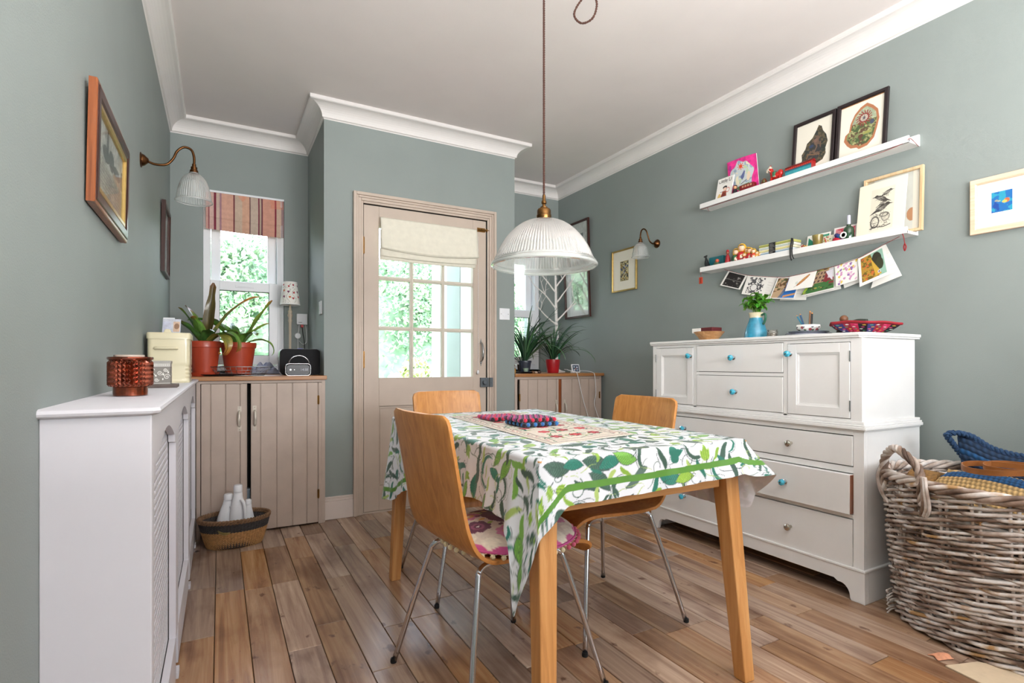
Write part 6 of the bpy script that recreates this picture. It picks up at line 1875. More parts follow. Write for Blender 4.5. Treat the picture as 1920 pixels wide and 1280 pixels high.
# bundle of striped notebooks
ya, yb = at(1423, 2.715), at(1487, 2.715)
SP = [((232, 230, 220), (206, 206, 90)), ((206, 216, 220), (90, 130, 160)), ((236, 230, 200), (196, 190, 70)), ((230, 228, 220), (140, 176, 160)), ((190, 190, 110), (120, 130, 60))]
for q in range(5):
    z0 = S2+.004+q*.0148; c1, c2_ = SP[q]
    lab = ['bottom', 'second from bottom', 'middle', 'fourth', 'top'][q]
    t = thing('notebook', '%s striped notebook of the strapped pile on the lower ledge' % lab, 'notebook', (2.745, (ya+yb)/2, z0), 'striped notebooks')
    MB().box(2.716, 2.786, yb, ya, z0, z0+.0138).build('pages', plain('np_%d' % q, c1, .7), t, bevel=.003)
    MB().box(2.7154, 2.7162, yb+.001, ya-.001, z0+.004, z0+.0075).build('stripe', plain('ns_%d' % q, c2_, .6), t)
    MB().box(2.7156, 2.7862, yb-.0012, yb, z0+.001, z0+.013).build('back_edge', bpy.data.materials['np_%d' % q], t)
t = thing('book_band', 'black printed paper band wrapped round the striped notebooks', 'paper band', (2.715, ya-.075, S2+.002))
c = Can(.040, .078, 60, (30, 30, 32))
for q in range(9): c.line([(.005, .008+q*.0078), (.035-.006*(q % 3), .008+q*.0078)], .0016, (170, 170, 166))
y_c = at(1448, 2.715)
panel('printed_band', c, (2.7138, y_c+.018, S2+.002), (0, -1, 0), (0, 0, 1), M_print, t)
MB().box(2.7142, 2.788, y_c-.022, y_c+.018, S2+.0785, S2+.0795).build('band_top', M_blkf, t)
y_c = at(1485, 2.712)
o = MB().tube(spline([(2.712, y_c, S2+.080), (2.706, y_c-.002, S2+.055), (2.694, y_c-.004, S2+.022), (2.692, y_c-.006, S2-.02), (2.692, y_c-.012, S2-.045)], 6), .0035, 8).tube(spline([(2.712, y_c-.006, S2+.078), (2.706, y_c-.012, S2+.05), (2.693, y_c-.014, S2+.02), (2.691, y_c-.018, S2-.02), (2.692, y_c-.026, S2-.038)], 6), .003, 8).build('black_ribbon', plain('black_ribbon', (24, 22, 24), .7), smooth=True)
tag(o, 'black ribbon ends hanging from the notebook pile over the ledge', 'ribbon')
# beads heap (each bead is too small to pick apart)
b = MB(); y_c = at(1507, 2.72); r = random.Random(8)
cols = [(196, 40, 60), (226, 190, 70), (60, 60, 90), (220, 210, 190), (150, 60, 40)]
mats_ = [plain('bead_%d' % q, c_, .35) for q, c_ in enumerate(cols)]
for q in range(130):
    a = r.uniform(0, 6.28); d_ = r.random()**.5
    b.ball((2.722+.014*d_*math.cos(a), y_c+.038*d_*math.sin(a), S2+.004+.032*(1-d_)*r.random()+.004), .0042, 8, 5, m=q % 5)
o = b.build('bead_necklace', mats_, smooth=True); tag(o, 'heap of small multicoloured beads right of the notebooks', 'beads', kind='stuff')
# cards and cup
def card(name, label, y_, w_, h_, can, x=2.76, dx=.03, roll=0, group=None, z=None):
    t = thing(name, label, 'card', (x, y_-w_/2, z or S2), group)
    u_ = V((0, -1, roll)).normalized(); v_ = (lean(dx, h_)+V((0, -roll*-1, 0))*0).normalized()
    o_ = V((x, y_, (z or S2)+.001))
    n_ = u_.cross(v_)
    MB().obox(o_+u_*w_/2+v_*h_/2-n_*.0012, u_*w_/2, v_*h_/2, n_*.0009).build('card', M_paper, t)
    panel('printed_face', can, o_, u_, v_, M_print, t)
    return t
c = Can(.125, .09, 90, (236, 236, 230)); c.poly([(.008, .006), (.008, .078), (.05, .04)], (40, 140, 110)).poly([(.05, .078), (.118, .082), (.118, .05)], (60, 150, 120)).poly([(.055, .04), (.10, .07), (.115, .03)], (50, 60, 60)).poly([(.02, .08), (.05, .045), (.045, .08)], (200, 214, 200))
card('postcard', 'green and white triangle-patterned card on the lower ledge', at(1511, 2.768), .125, .09, c, 2.768, .02)
c = Can(.05, .065, 60, (226, 220, 200))
for q in range(18): c.ell(rnd.uniform(.005, .045), rnd.uniform(.005, .06), .005, .0035, rnd.choice([(90, 140, 70), (196, 60, 70), (206, 170, 70)]), rot=rnd.random()*3)
card('postcard', 'small leafy card between the amber glass and red beads', at(1541, 2.74), .05, .065, c, 2.74, .02)
c = Can(.115, .10, 90, (238, 232, 230)); c.rect(.008, .008, .107, .092, (230, 150, 160)).blend(90, .5, (210, 70, 90), 3, (c.X > .01) & (c.X < .105) & (c.Y > .01) & (c.Y < .09))
card('postcard', 'pink and red patterned card behind the green bottle', at(1562, 2.772), .115, .10, c, 2.772, .015)
y_c = at(1534, 2.724)
t = thing('amber_glass', 'ribbed yellowish glass tumbler on the lower ledge', 'glass', (2.724, y_c, S2))
MB().lathe((2.724, y_c, S2), [(0, .001), (.018, .001), (.020, .004), (.026, .068), (.024, .068), (.018, .006), (0, .006)], 24, rfn=lambda a, r_, z: r_*(1+.03*math.cos(a*12)) if .004 < z < .06 else r_).build('tumbler', glassy('amber_tumbler', (.86, .78, .45), .45, .1, .25, (.50, .42, .18)), t, smooth='auto')
MB().lathe((2.724, y_c, S2), [(0, .006), (.018, .006), (.022, .05), (0, .05)], 20).build('candle_wax', plain('yellow_wax', (196, 180, 110), .5), t, smooth='auto')
y_c = at(1573, 2.72)
t = thing('felt_garland', 'red felt ornament with blue and green beads on the lower ledge', 'ornament', (2.72, y_c, S2))
MB().ball((2.72, y_c, S2+.020), .022, 20, 14, (.6, 1.35, .95)).build('red_felt', plain('felt_red_orn', (186, 30, 54), .9, .2, 80, .5, 300), t, smooth=True)
for (dy, dz, cc1) in ((-.004, .038, (30, 60, 130)), (-.016, .032, (40, 120, 130)), (.006, .044, (40, 40, 90)), (-.024, .024, (110, 50, 90))):
    MB().ball((2.714, y_c+dy, S2+dz), .011, 14, 10).build('bead', plain('orn_%d' % cc1[1], cc1, .4), t, smooth=True)
y_c = at(1592, 2.722)
t = thing('green_bottle', 'dark green glass bottle with a white cap on the lower ledge', 'bottle', (2.722, y_c, S2))
MB().lathe((2.722, y_c, S2), [(0, 0), (.021, 0), (.023, .004), (.023, .062), (.020, .072), (.010, .080), (.009, .088), (0, .088)], 28).build('body', plain('green_glass', (24, 60, 34), .1, .2, 20, coat=.8), t, smooth='auto')
MB().lathe((2.722, y_c, S2), [(.0085, .086), (.0085, .13), (.007, .133), (0, .133)][::1], 20).build('cap', plain('grey_cap', (176, 178, 190), .35), t, smooth='auto')
MB().lathe((2.6985, y_c+.012, S2+.036), [(.010, 0), (.016, 0), (.016, .001), (.010, .001), (.010, 0)], 24, '-x').build('ring_label', M_paper, t)
# unframed etching and the frame behind it
t = thing('empty_frame', 'pale wooden frame standing behind the crow etching on the lower ledge', 'frame', (2.775, 1.35, S2))
vv = lean(.012, .3)
frame_obj(t, (2.776, 1.466, S2+.002), (0, -1, 0), vv, .252, .296, .014, .016, wood('ash_frame', [(190, 160, 116), (214, 186, 146), (228, 204, 168)], 'z', 2, .5))
c = Can(.224, .268, 120, (196, 198, 190)); c.mott(20, .05).rect(.0, 0, .03, .27, (176, 170, 150)).ell(.19, .07, .02, .03, (176, 130, 96)).rect(.195, 0, .224, .27, (214, 210, 196))
panel('mount', c, (2.773, 1.452, S2+.016), (0, -1, 0), vv, M_gloss, t)
t = thing('etching', 'unframed etching of stacked crows above a crouching figure on the lower ledge', 'print', (2.75, 1.37, S2))
c = Can(.208, .268, 220, (230, 224, 204))
c.rect(.058, .028, .160, .232, (214, 210, 192))
K = (66, 62, 58); r = random.Random(12)
def bird(cx1, cy1, s, d=1):
    c.ell(cx1, cy1, .026*s, .012*s, K, rot=.5*d).ell(cx1+.022*s*d, cy1+.013*s, .009*s, .008*s, K).poly([(cx1+.028*s*d, cy1+.016*s), (cx1+.045*s*d, cy1+.011*s), (cx1+.028*s*d, cy1+.009*s)], K)
    c.poly([(cx1-.018*s*d, cy1-.002*s), (cx1-.048*s*d, cy1-.026*s), (cx1-.012*s*d, cy1-.014*s)], K)
    c.line([(cx1, cy1-.01*s), (cx1-.002, cy1-.028*s)], .0016, K).line([(cx1+.008*s, cy1-.01*s), (cx1+.008*s, cy1-.028*s)], .0016, K)
    for q in range(16): c.line([(cx1+r.uniform(-.025, .02)*s, cy1+r.uniform(-.01, .01)*s), (cx1+r.uniform(-.03, .03)*s, cy1+r.uniform(-.012, .012)*s)], .0012, (150, 146, 136))
bird(.108, .135, 1.1); bird(.104, .182, .95, -1); bird(.126, .205, .7); bird(.112, .158, .6, 1)
for q in range(60):
    a = r.uniform(0, 6.28); x_ = .104+.032*math.cos(a); y_ = .075+.030*math.sin(a)
    c.line([(x_, y_), (x_+r.uniform(-.016, .016), y_+r.uniform(-.012, .012))], .0014, r.choice([K, (96, 90, 84), (130, 126, 116)]))
c.ell(.128, .088, .018, .022, (120, 116, 108), ring=.8).ell(.128, .088, .013, .017, (206, 200, 182)).ell(.120, .100, .02, .012, (90, 86, 80), ring=.7).ell(.082, .07, .02, .03, (80, 76, 72), ring=.75)
c.line([(.062, .04), (.09, .045), (.12, .04), (.15, .048)], .004, K).line([(.068, .036), (.068, .05), (.08, .05)], .003, K)
for q in range(26): c.line([(r.uniform(.064, .15), r.uniform(.05, .11)), (r.uniform(.064, .15), r.uniform(.05, .11))], .0008, (130, 126, 116))
vv = lean(.040, .27)
o_ = V((2.722, 1.477, S2+.001)); u_ = V((0, -1, .02)).normalized(); n_ = u_.cross(vv)
MB().obox(o_+u_*.104+vv*.134-n_*.001, u_*.104, vv*.134, n_*.0008).build('sheet', M_paper, t)
panel('etched_face', c, o_, u_, vv, M_print, t, bow=.003)

# red bead tassel and tag hanging from the lower ledge
t = thing('red_tassel', 'red cord with a beaded loop hanging at the right end of the lower ledge', 'tassel', (2.70, 1.25, 1.49))
b = MB().tube(spline([(2.697, 1.262, 1.566), (2.695, 1.256, 1.55), (2.696, 1.252, 1.52)], 5), .0016, 6).tube(spline([(2.696, 1.252, 1.52), (2.696, 1.256, 1.505), (2.696, 1.252, 1.488), (2.696, 1.247, 1.505), (2.696, 1.252, 1.52)], 5), .0028, 8)
b.build('cord', M_thr, t, smooth=True)
t = thing('orange_tag', 'small orange-red tag hanging from the left end of the lower ledge', 'tag', (2.70, 2.41, 1.50))
MB().box(2.696, 2.699, 2.396, 2.424, 1.492, 1.534).build('tag', plain('orange_tag', (196, 66, 34), .5, .1), t, bevel=.001)
MB().tube([(2.6975, 2.41, 1.534), (2.6975, 2.41, 1.566)], .0012, 6).build('loop', M_thr, t)
MB().box(2.6952, 2.696, 2.406, 2.414, 1.498, 1.528).build('marking', plain('dark_red_mark', (140, 40, 26), .5), t)
# ---- string of postcards under the lower ledge (corner points in metres on the wall: y, z) ----
CARDS = [
    ('black and white double photo postcard, leftmost on the string', 'bw', 2.772, 0.004, [(2.2604, 1.559), (2.1244, 1.5098), (2.1744, 1.4305), (2.3204, 1.476)]),
    ('blank white card showing between the ink sketch and the seaside postcard', 'text', 2.782, 0.0, [(2.0047, 1.4876), (1.9371, 1.4718), (1.9944, 1.3472), (2.0606, 1.3761)]),
    ('ink sketch postcard second from left on the string', 'sketch', 2.77, 0.004, [(2.1203, 1.5096), (1.9722, 1.4801), (2.0133, 1.3702), (2.1611, 1.4027)]),
    ('seaside street postcard with strong blue, just right of the ink sketch', 'street', 2.768, 0.004, [(1.9228, 1.4693), (1.7822, 1.4516), (1.8204, 1.337), (1.9742, 1.3535)]),
    ('blank card back peeping out below the seaside postcard', 'text', 2.784, 0.0, [(1.8799, 1.4638), (1.7504, 1.4569), (1.7683, 1.3266), (1.922, 1.3398)]),
    ('white card with a brown feather in the middle of the string', 'feather', 2.756, 0.006, [(1.842, 1.4604), (1.69, 1.4711), (1.7133, 1.3871), (1.8673, 1.3828)]),
    ('white card corner sticking out under the house postcard', 'text', 2.784, 0.0, [(1.721, 1.4754), (1.6086, 1.483), (1.5817, 1.3642), (1.7653, 1.3408)]),
    ('green garden and red-roofed house postcard', 'house', 2.768, 0.004, [(1.6973, 1.4761), (1.608, 1.4815), (1.6075, 1.3663), (1.7882, 1.3452)]),
    ('white card edge below the floral card', 'text', 2.784, 0.0, [(1.5924, 1.4777), (1.5062, 1.4905), (1.4936, 1.3851), (1.5658, 1.365)]),
    ('pastel pink and yellow floral card', 'floral', 2.768, 0.004, [(1.6048, 1.481), (1.4885, 1.5045), (1.4913, 1.3957), (1.5956, 1.3758)]),
    ('open grey back leaf of the tree postcard, furthest right', 'text', 2.782, 0.0, [(1.3764, 1.5499), (1.3717, 1.5477), (1.3038, 1.391), (1.4391, 1.348)]),
    ('golden field and dark tree postcard with white border', 'field', 2.76, 0.006, [(1.487, 1.5), (1.3683, 1.5459), (1.3369, 1.4023), (1.4757, 1.3574)])]
STRING = [(2.367, 1.6081), (2.2411, 1.5548), (2.1011, 1.5049), (1.9081, 1.4663), (1.8347, 1.4602), (1.6826, 1.4691), (1.5914, 1.4768), (1.4776, 1.4978), (1.3604, 1.5427), (1.2734, 1.5744)]
def qcard(label, Q, x, paint, nx=90, name='postcard', tilt=.0):
    """Q: top-left, top-right, bottom-right, bottom-left as (y, z)"""
    TL, TR, BR, BL = [np.array(q) for q in Q]
    w_ = float(np.linalg.norm(TR-TL)); h_ = float(np.linalg.norm(BL-TL))
    c = Can(w_, h_, nx, (240, 238, 232))
    paint(c, w_, h_)
    cen = sum([TL, TR, BR, BL])/4
    t = thing(name, label, 'postcard', (x, cen[0], min(BR[1], BL[1])), 'postcards on the string')
    u = (c.X/w_)[..., None]; v = (c.Y/h_)[..., None]
    q = (BL*(1-u)+BR*u)*(1-v)+(TL*(1-u)+TR*u)*v
    P = np.zeros(c.X.shape+(3,)); P[..., 1:] = q; P[..., 0] = x-tilt*(1-c.Y/h_)
    fl_ = False
    o = grid_mesh('picture_side', P, c.A.reshape(-1, 3), M_print, t)
    b = MB(); e = .0012
    A_ = [(x, *TL), (x, *TR), (x-tilt, *BR), (x-tilt, *BL)]
    b.add([(p[0]+.0004, p[1], p[2]) for p in A_]+[(p[0]+.0004+e, p[1], p[2]) for p in A_], [(0, 1, 2, 3), (7, 6, 5, 4), (0, 4, 5, 1), (1, 5, 6, 2), (2, 6, 7, 3), (3, 7, 4, 0)])
    b.build('card_stock', M_paper, t)
    return t
def p_bw(c, w, h):
    c.rect(w*.08, h*.06, w*.92, h*.94, (36, 32, 32)); m = (c.X > w*.1) & (c.X < w*.9) & (c.Y > h*.1) & (c.Y < h*.9)
    c.blend(70, .66, (170, 166, 160), 3, m & (c.Y > h*.55), .8).blend(90, .7, (150, 146, 140), 6, m & (c.Y < h*.45), .8).rect(w*.08, h*.48, w*.92, h*.52, (120, 116, 112))
def p_sketch(c, w, h):
    r = random.Random(31); m = (c.X > w*.15) & (c.X < w*.85) & (c.Y > h*.08) & (c.Y < h*.92)
    c.blend(90, .5, (90, 90, 92), 5, m)
    for q in range(40):
        x, y = r.uniform(.2, .75)*w, r.uniform(.15, .85)*h
        c.line([(x, y), (x+r.uniform(-.1, .1)*w, y+r.uniform(-.12, .12)*h)], .0018, (40, 40, 44))
    c.ell(w*.45, h*.4, w*.16, h*.18, (230, 228, 224)).ell(w*.45, h*.4, w*.16, h*.18, (40, 40, 44), ring=.85).ell(w*.68, h*.45, w*.10, h*.14, (60, 60, 64), ring=.6)
def p_street(c, w, h):
    c.rect(w*.05, h*.04, w*.95, h*.96, (40, 110, 186)).poly([(w*.05, h*.04), (w*.05, h*.96), (w*.45, h*.96), (w*.5, h*.6), (w*.32, h*.04)], (190, 160, 126))
    m = c.pmask([(w*.05, h*.3), (w*.05, h*.96), (w*.5, h*.96), (w*.5, h*.5)]); c.blend(70, .5, (110, 80, 50), 5, m).blend(90, .66, (70, 86, 50), 8, m)
    c.poly([(w*.5, h*.15), (w*.95, h*.28), (w*.95, h*.2), (w*.5, h*.06)], (206, 150, 96)).poly([(w*.3, h*.04), (w*.5, h*.5), (w*.55, h*.5), (w*.42, h*.04)], (110, 116, 130))
def p_feather(c, w, h):
    c.ell(w*.58, h*.56, w*.26, h*.10, (176, 110, 56), rot=.7).ell(w*.60, h*.60, w*.2, h*.055, (206, 150, 90), rot=.7).line([(w*.30, h*.18), (w*.78, h*.82)], .0014, (110, 70, 40)).ell(w*.36, h*.45, w*.05, h*.1, (196, 206, 196), rot=.5, a=.6)
def p_text(c, w, h):
    r = random.Random(17)
    for q in range(6): c.line([(w*.15, h*(.15+q*.12)), (w*r.uniform(.6, .9), h*(.15+q*.12))], .0012, (176, 174, 170), .6)
def p_house(c, w, h):
    c.rect(0, 0, w, h, (86, 100, 60)); c.blend(60, .5, (50, 74, 40), 3).blend(80, .62, (150, 150, 70), 7)
    c.poly([(w*.15, h*.35), (w*.15, h*.9), (w*.8, h*.95), (w*.8, h*.4)], (170, 140, 110)).poly([(w*.6, h*.3), (w*.62, h*.9), (w, h*.55), (w, h*.3)], (130, 44, 50)).rect(w*.75, h*.55, w*.99, h*.98, (216, 214, 226), .8).poly([(w*.6, h*.85), (w*.95, h*.4), (w*.95, h*.9)], (216, 212, 220))
    for q in range(3):
        for p in range(3): c.rect(w*(.2+q*.16), h*(.45+p*.16), w*(.28+q*.16), h*(.54+p*.16), (84, 60, 60))
    m = c.Y < h*.42; c.blend(60, .45, (60, 110, 56), 9, m).rect(0, 0, w, h*.05, (230, 228, 224))
    c.ell(w*.05, h*.3, w*.06, h*.2, (150, 180, 60))
def p_floral(c, w, h):
    r = random.Random(41)
    for q in range(34):
        x, y = r.uniform(.06, .94)*w, r.uniform(.05, .95)*h
        k = r.choice([(226, 200, 90), (206, 150, 190), (220, 180, 206), (150, 110, 170), (190, 206, 120)])
        c.ell(x, y, .007, .005, k, rot=r.uniform(0, 3)).ell(x+.004, y+.003, .004, .003, k)
def p_field(c, w, h):
    c.rect(w*.10, h*.10, w*.90, h*.92, (150, 190, 170)); m = (c.X > w*.1) & (c.X < w*.9) & (c.Y > h*.1) & (c.Y < h*.92)
    m1 = m & (c.Y < h*.92) & (c.X < w*(.45+.25*(1-c.Y/h))); c.put(m1, (176, 140, 50)); c.blend(90, .52, (110, 92, 30), 3, m1).blend(120, .68, (206, 100, 50), 8, m1)
    c.ell(w*.66, h*.66, w*.17, h*.24, (50, 50, 34)).ell(w*.74, h*.5, w*.12, h*.2, (56, 60, 38)).poly([(w*.45, h*.8), (w*.7, h*.3), (w*.75, h*.14), (w*.55, h*.14)], (206, 166, 60)).ell(w*.68, h*.24, w*.05, h*.05, (220, 210, 206)).ell(w*.68, h*.24, w*.02, h*.03, (60, 40, 90))
PA = {'bw': p_bw, 'sketch': p_sketch, 'street': p_street, 'feather': p_feather, 'text': p_text, 'house': p_house, 'floral': p_floral, 'field': p_field}
for (lab, kind, x, tl, Q) in CARDS: qcard(lab, Q, x, PA[kind], tilt=tl)
o = MB().tube(spline([(2.745, *q) for q in STRING], 6), .0012, 6).build('card_string', M_thr, smooth=True)
tag(o, 'thin red string carrying the postcards below the lower ledge', 'string')

# ================= pictures on the right wall =================
w, h = .29, .33
c = Can(w-.024, h-.024, 110, (232, 228, 214)); c.rect(.085, .07, .182, .225, (150, 140, 90)); m = (c.X > .09) & (c.X < .177) & (c.Y > .075) & (c.Y < .22)
c.put(m, (206, 196, 150)).blend(110, .5, (60, 66, 70), 4, m).blend(90, .64, (150, 120, 60), 9, m).blend(70, .7, (60, 90, 150), 13, m & (c.Y > .12) & (c.Y < .19))
picture('framed_print', 'small gilt-framed picture below the right wall lamp', (2.796, 3.40, 1.553), (0, -1, 0), (0, 0, 1), w, h, .012, .014, M_gold, c)
c = Can(.30, .36, 110, (226, 228, 224)); c.rect(.06, .06, .24, .25, (120, 124, 124)); c.mott(30, .1)
picture('framed_print', 'dark-framed picture high in the right corner, partly behind the pendant', (2.796, 4.02, 1.87), (0, -1, 0), V((-.03, 0, 1)), .32, .37, .018, .018, M_dkwood, Can(.284, .334, 100, (226, 228, 224)).rect(.075, .07, .21, .24, (120, 124, 124)).mott(40, .12), glass=True)
c = Can(.334, .394, 130, (232, 234, 230)); m = (c.X > .08) & (c.X < .25) & (c.Y > .10) & (c.Y < .30)
c.rect(.08, .10, .25, .30, (196, 204, 190)).blend(50, .5, (150, 166, 146), 5, m).blend(90, .64, (110, 130, 106), 8, m)
picture('framed_print', 'dark-framed pale landscape catching window glare, lower in the right corner', (2.78, 4.035, 1.385), (0, -1, 0), V((-.045, 0, 1)), .37, .43, .018, .018, M_dkwood, c, glass=True)
w, h = .40, .228
c = Can(w-.044, h-.044, 240, (228, 226, 214))
c.rect(.044, .046, .102, .144, (238, 236, 230)).rect(.048, .052, .100, .138, (28, 110, 170)); m = (c.X > .048) & (c.X < .1) & (c.Y > .052) & (c.Y < .138)
c = Can(w-.044, h-.044, 240, (228, 226, 214)); c.rect(.040, .048, .118, .148, (240, 238, 234)).rect(.046, .056, .112, .140, (26, 104, 172)); m = (c.X > .046) & (c.X < .112) & (c.Y > .056) & (c.Y < .14)
c.blend(60, .55, (40, 150, 180), 4, m).blend(50, .66, (20, 70, 150), 9, m & (c.Y < .1)).ell(.095, .10, .009, .009, (196, 96, 60)).ell(.088, .096, .008, .006, (206, 180, 90)).ell(.062, .104, .006, .004, (150, 150, 130)).ell(.070, .101, .005, .003, (160, 170, 150))
picture('framed_print', 'pale wood frame with a tiny blue picture at the right edge', (2.794, 1.046, 1.522), (0, -1, 0), (0, 0, 1), w, h, .022, .018, wood('lime_frame', [(214, 180, 150), (228, 198, 170), (236, 212, 190)], 'y', 2, .5), c)
wall_sconce('bronze swan-neck wall lamp with ribbed glass shade, right wall', (XR, 2.905, 1.857), (-1, 0, 0),
            {'arm': [(.02, 0), (.045, -.004), (.072, .010), (.088, .045), (.104, .080), (.128, .092), (.150, .078), (.160, .045), (.160, .025)], 'R': .060, 'H': .105})
# ================= right alcove =================
o = MB().box(1.947, XR-.012, 3.500, YB, .882, .905).build('worktop', M_top, bevel=.002)
tag(o, 'oiled wooden worktop on the cupboard in the right alcove', 'worktop')
WR = .905
cb = thing('cupboard', 'taupe plank-door cupboard in the right alcove behind the table', 'cupboard', (2.35, 3.8, 0))
b = MB().box(1.950, 1.972, 3.515, 4.19, 0, .882).box(2.745, 2.768, 3.515, 4.19, 0, .882).box(1.972, 2.745, 4.17, 4.19, 0, .882).box(1.972, 2.745, 3.516, 3.534, .862, .882).box(1.972, 2.745, 3.52, 4.17, .03, .045)
b.build('carcass', M_taupe2, cb)
plank_door(cb, 1.992, 2.345, .020, .860, 3.530, [1, 1.2, 1.2, 1.2, .3], -1)
plank_door(cb, 2.372, 2.745, .020, .860, 3.530, [1.3, 1.1, 1.1, .9, .5], 1)
MB().box(2.346, 2.371, 3.516, 3.534, .02, .86).build('centre_stile', M_mahog, cb)
bow_handle(cb, 2.318, 3.510, .625, -1); bow_handle(cb, 2.398, 3.510, .625, 1)
hinge(cb, 1.990, 3.511, .70); hinge(cb, 2.746, 3.511, .70)

def strap_plant(t, c, n, L0, L1, wd, cols, seed, spread=.9, arange=(0, 6.283)):
    r = random.Random(seed)
    for q in range(n):
        az = r.uniform(*arange); inner = q/n
        L = r.uniform(L0, L1); rise = 1.45-spread*inner*r.uniform(.4, 1.0)
        flat_leaf(t, (c[0]+.010*math.cos(az), c[1]+.010*math.sin(az), c[2]+.02*r.random()), az, L, wd*r.uniform(.7, 1.2), rise, r.uniform(.2, 1.9), M_leafa, wav=.02, col=r.choice(cols), tip=.93, n=12, seed=seed*100+q, twist=r.uniform(-.4, .4))
GD = [((38, 78, 50), (96, 110, 60)), ((52, 98, 60), (120, 120, 70)), ((30, 62, 44), (70, 90, 50)), ((74, 116, 76), (150, 150, 90))]
def at_(px_, X):
    q = (px_-960)/1000
    return X*(.877-.48*q)/(.48+.877*q)
t = thing('black_plate', 'flat black tray under the left alcove plant', 'tray', (2.08, 3.70, WR))
MB().lathe((2.13, 3.70, WR), [(0, 0), (.10, 0), (.115, .012), (.11, .012), (.10, .004), (0, .004)], 36, sx=1.15).build('tray', bpy.data.materials['black_plastic'], t, smooth='auto')
c1 = (2.14, 3.69, WR+.005)
t = thing('spiky_plant', 'spiky dark green plant in a grey-black pot at the left of the right alcove', 'plant', c1)
MB().lathe(c1, [(0, 0), (.036, 0), (.038, .004), (.050, .080), (.053, .082), (.053, .096), (.049, .096), (.047, .08), (0, .078)], 30).build('pot', plain('slate_pot', (52, 58, 70), .4, .2, 20), t, smooth='auto')
MB().lathe((c1[0]-.012, c1[1]-.034, WR+.012), [(0, 0), (.016, .002), (.024, .03), (.022, .03), (.014, .006), (0, .005)], 24).build('small_dish', plain('pale_green_dish', (150, 170, 150), .3), t, smooth='auto')
strap_plant(t, (c1[0], c1[1], WR+.09), 56, .28, .52, .017, GD, 5, 1.0, (-1.9, 1.9))
c1 = (2.425, 3.72, WR)
t = thing('spiky_plant', 'spiky green plant in a bright red pot in the right alcove', 'plant', c1)
MB().lathe(c1, [(0, 0), (.046, 0), (.048, .004), (.060, .092), (.060, .112), (.056, .112), (.054, .09), (0, .088)], 32).build('pot', plain('red_glazed_pot', (170, 26, 34), .3, .08, 10, coat=.3), t, smooth='auto')
MB().lathe((c1[0], c1[1], WR+.09), [(0, .002), (.03, .004), (.053, 0)], 20).build('soil', M_soil, t)
MB().box(c1[0]+.025, c1[0]+.04, c1[1]-.045, c1[1]-.043, WR+.09, WR+.17).build('plant_label', plain('green_label', (30, 120, 90), .4), t)
strap_plant(t, (c1[0], c1[1], WR+.10), 54, .22, .46, .014, GD, 9, 1.15)
t = thing('spiky_plant', 'smaller loose-leaved plant between the grey pot and the red pot', 'plant', (2.26, 3.94, WR))
MB().lathe((2.26, 3.94, WR), [(0, 0), (.036, 0), (.046, .07), (.042, .07), (0, .06)], 26).build('pot', M_soil, t, smooth='auto')
strap_plant(t, (2.26, 3.94, WR+.06), 22, .2, .36, .012, GD, 15, 1.2)
for (lb, px_, col, rr_) in (('small brown pebble on the right alcove worktop', 1008, (120, 84, 60), .013), ('pale shell between the alcove plant pots', 1013, (196, 170, 150), .011), ('dark fir cone by the red plant pot', 1018, (70, 50, 44), .014)):
    xx = 2.16+(px_-1008)*.006
    o = MB().ball((xx, 3.60, WR+rr_*.8), rr_, 14, 10, (1.2, 1, .8)).build('found_object', plain('fo_%d' % px_, col, .6, .4, 90), smooth=True)
    tag(o, lb, 'ornament', 'bits and pieces between the alcove plants')
t = thing('glass_ornament', 'small amber glass ornament by the wall at the left of the right alcove', 'ornament', (1.995, 3.62, WR))
MB().lathe((1.995, 3.62, WR), [(0, 0), (.02, 0), (.022, .03), (.010, .05), (0, .052)], 24).build('base', plain('amber', (150, 110, 50), .2, .4, 60, coat=.5), t, smooth='auto')
MB().ball((1.995, 3.62, WR+.062), .014, 14, 10).build('top', plain('dark_red_bead', (120, 40, 40), .3), t, smooth=True)

# white branch tree
t = thing('twig_tree', 'white painted twig tree rising behind the red plant pot', 'decorative tree', (2.60, 3.92, WR))
M_twig = plain('white_painted_twig', (232, 226, 222), .6, .06, 60, .4, 200)
tx, ty = 2.60, 3.92
MB().lathe((tx, ty, WR), [(0, 0), (.07, 0), (.072, .01), (.03, .02), (.02, .03), (0, .03)], 28).build('foot', M_twig, t, smooth='auto')
def tree(b, p, d, L, r0, lev, rr_):
    n = 5; pts = [p]; q = V(p)
    for i in range(n):
        d = (d+V((rr_.uniform(-.18, .18), rr_.uniform(-.18, .18), rr_.uniform(-.05, .12)))).normalized()
        q = q+d*(L/n); pts.append(q.copy())
    b.tube(spline(pts, 2), lambda s_: r0*(1-.55*s_), 7)
    if lev > 0:
        for k in range(3 if lev > 1 else 2):
            i = rr_.choice([2, 3, 4, 5]); a = rr_.uniform(0, 6.28); e = V((math.cos(a), math.sin(a)*.6, rr_.uniform(.3, .9)))
            tree(b, pts[i], (d*.5+e*.7).normalized(), L*rr_.uniform(.45, .65), r0*.45, lev-1, rr_)
rr_ = random.Random(14)
tr = [(tx, ty, WR+.02), (tx+.004, ty, 1.15), (tx-.008, ty, 1.35), (tx-.020, ty-.01, 1.60), (tx-.03, ty-.02, 1.78), (tx-.02, ty-.02, 1.92)]
MB().tube(spline(tr, 6), lambda s_: .017-.012*s_, 12).build('trunk', M_twig, t, smooth=True)
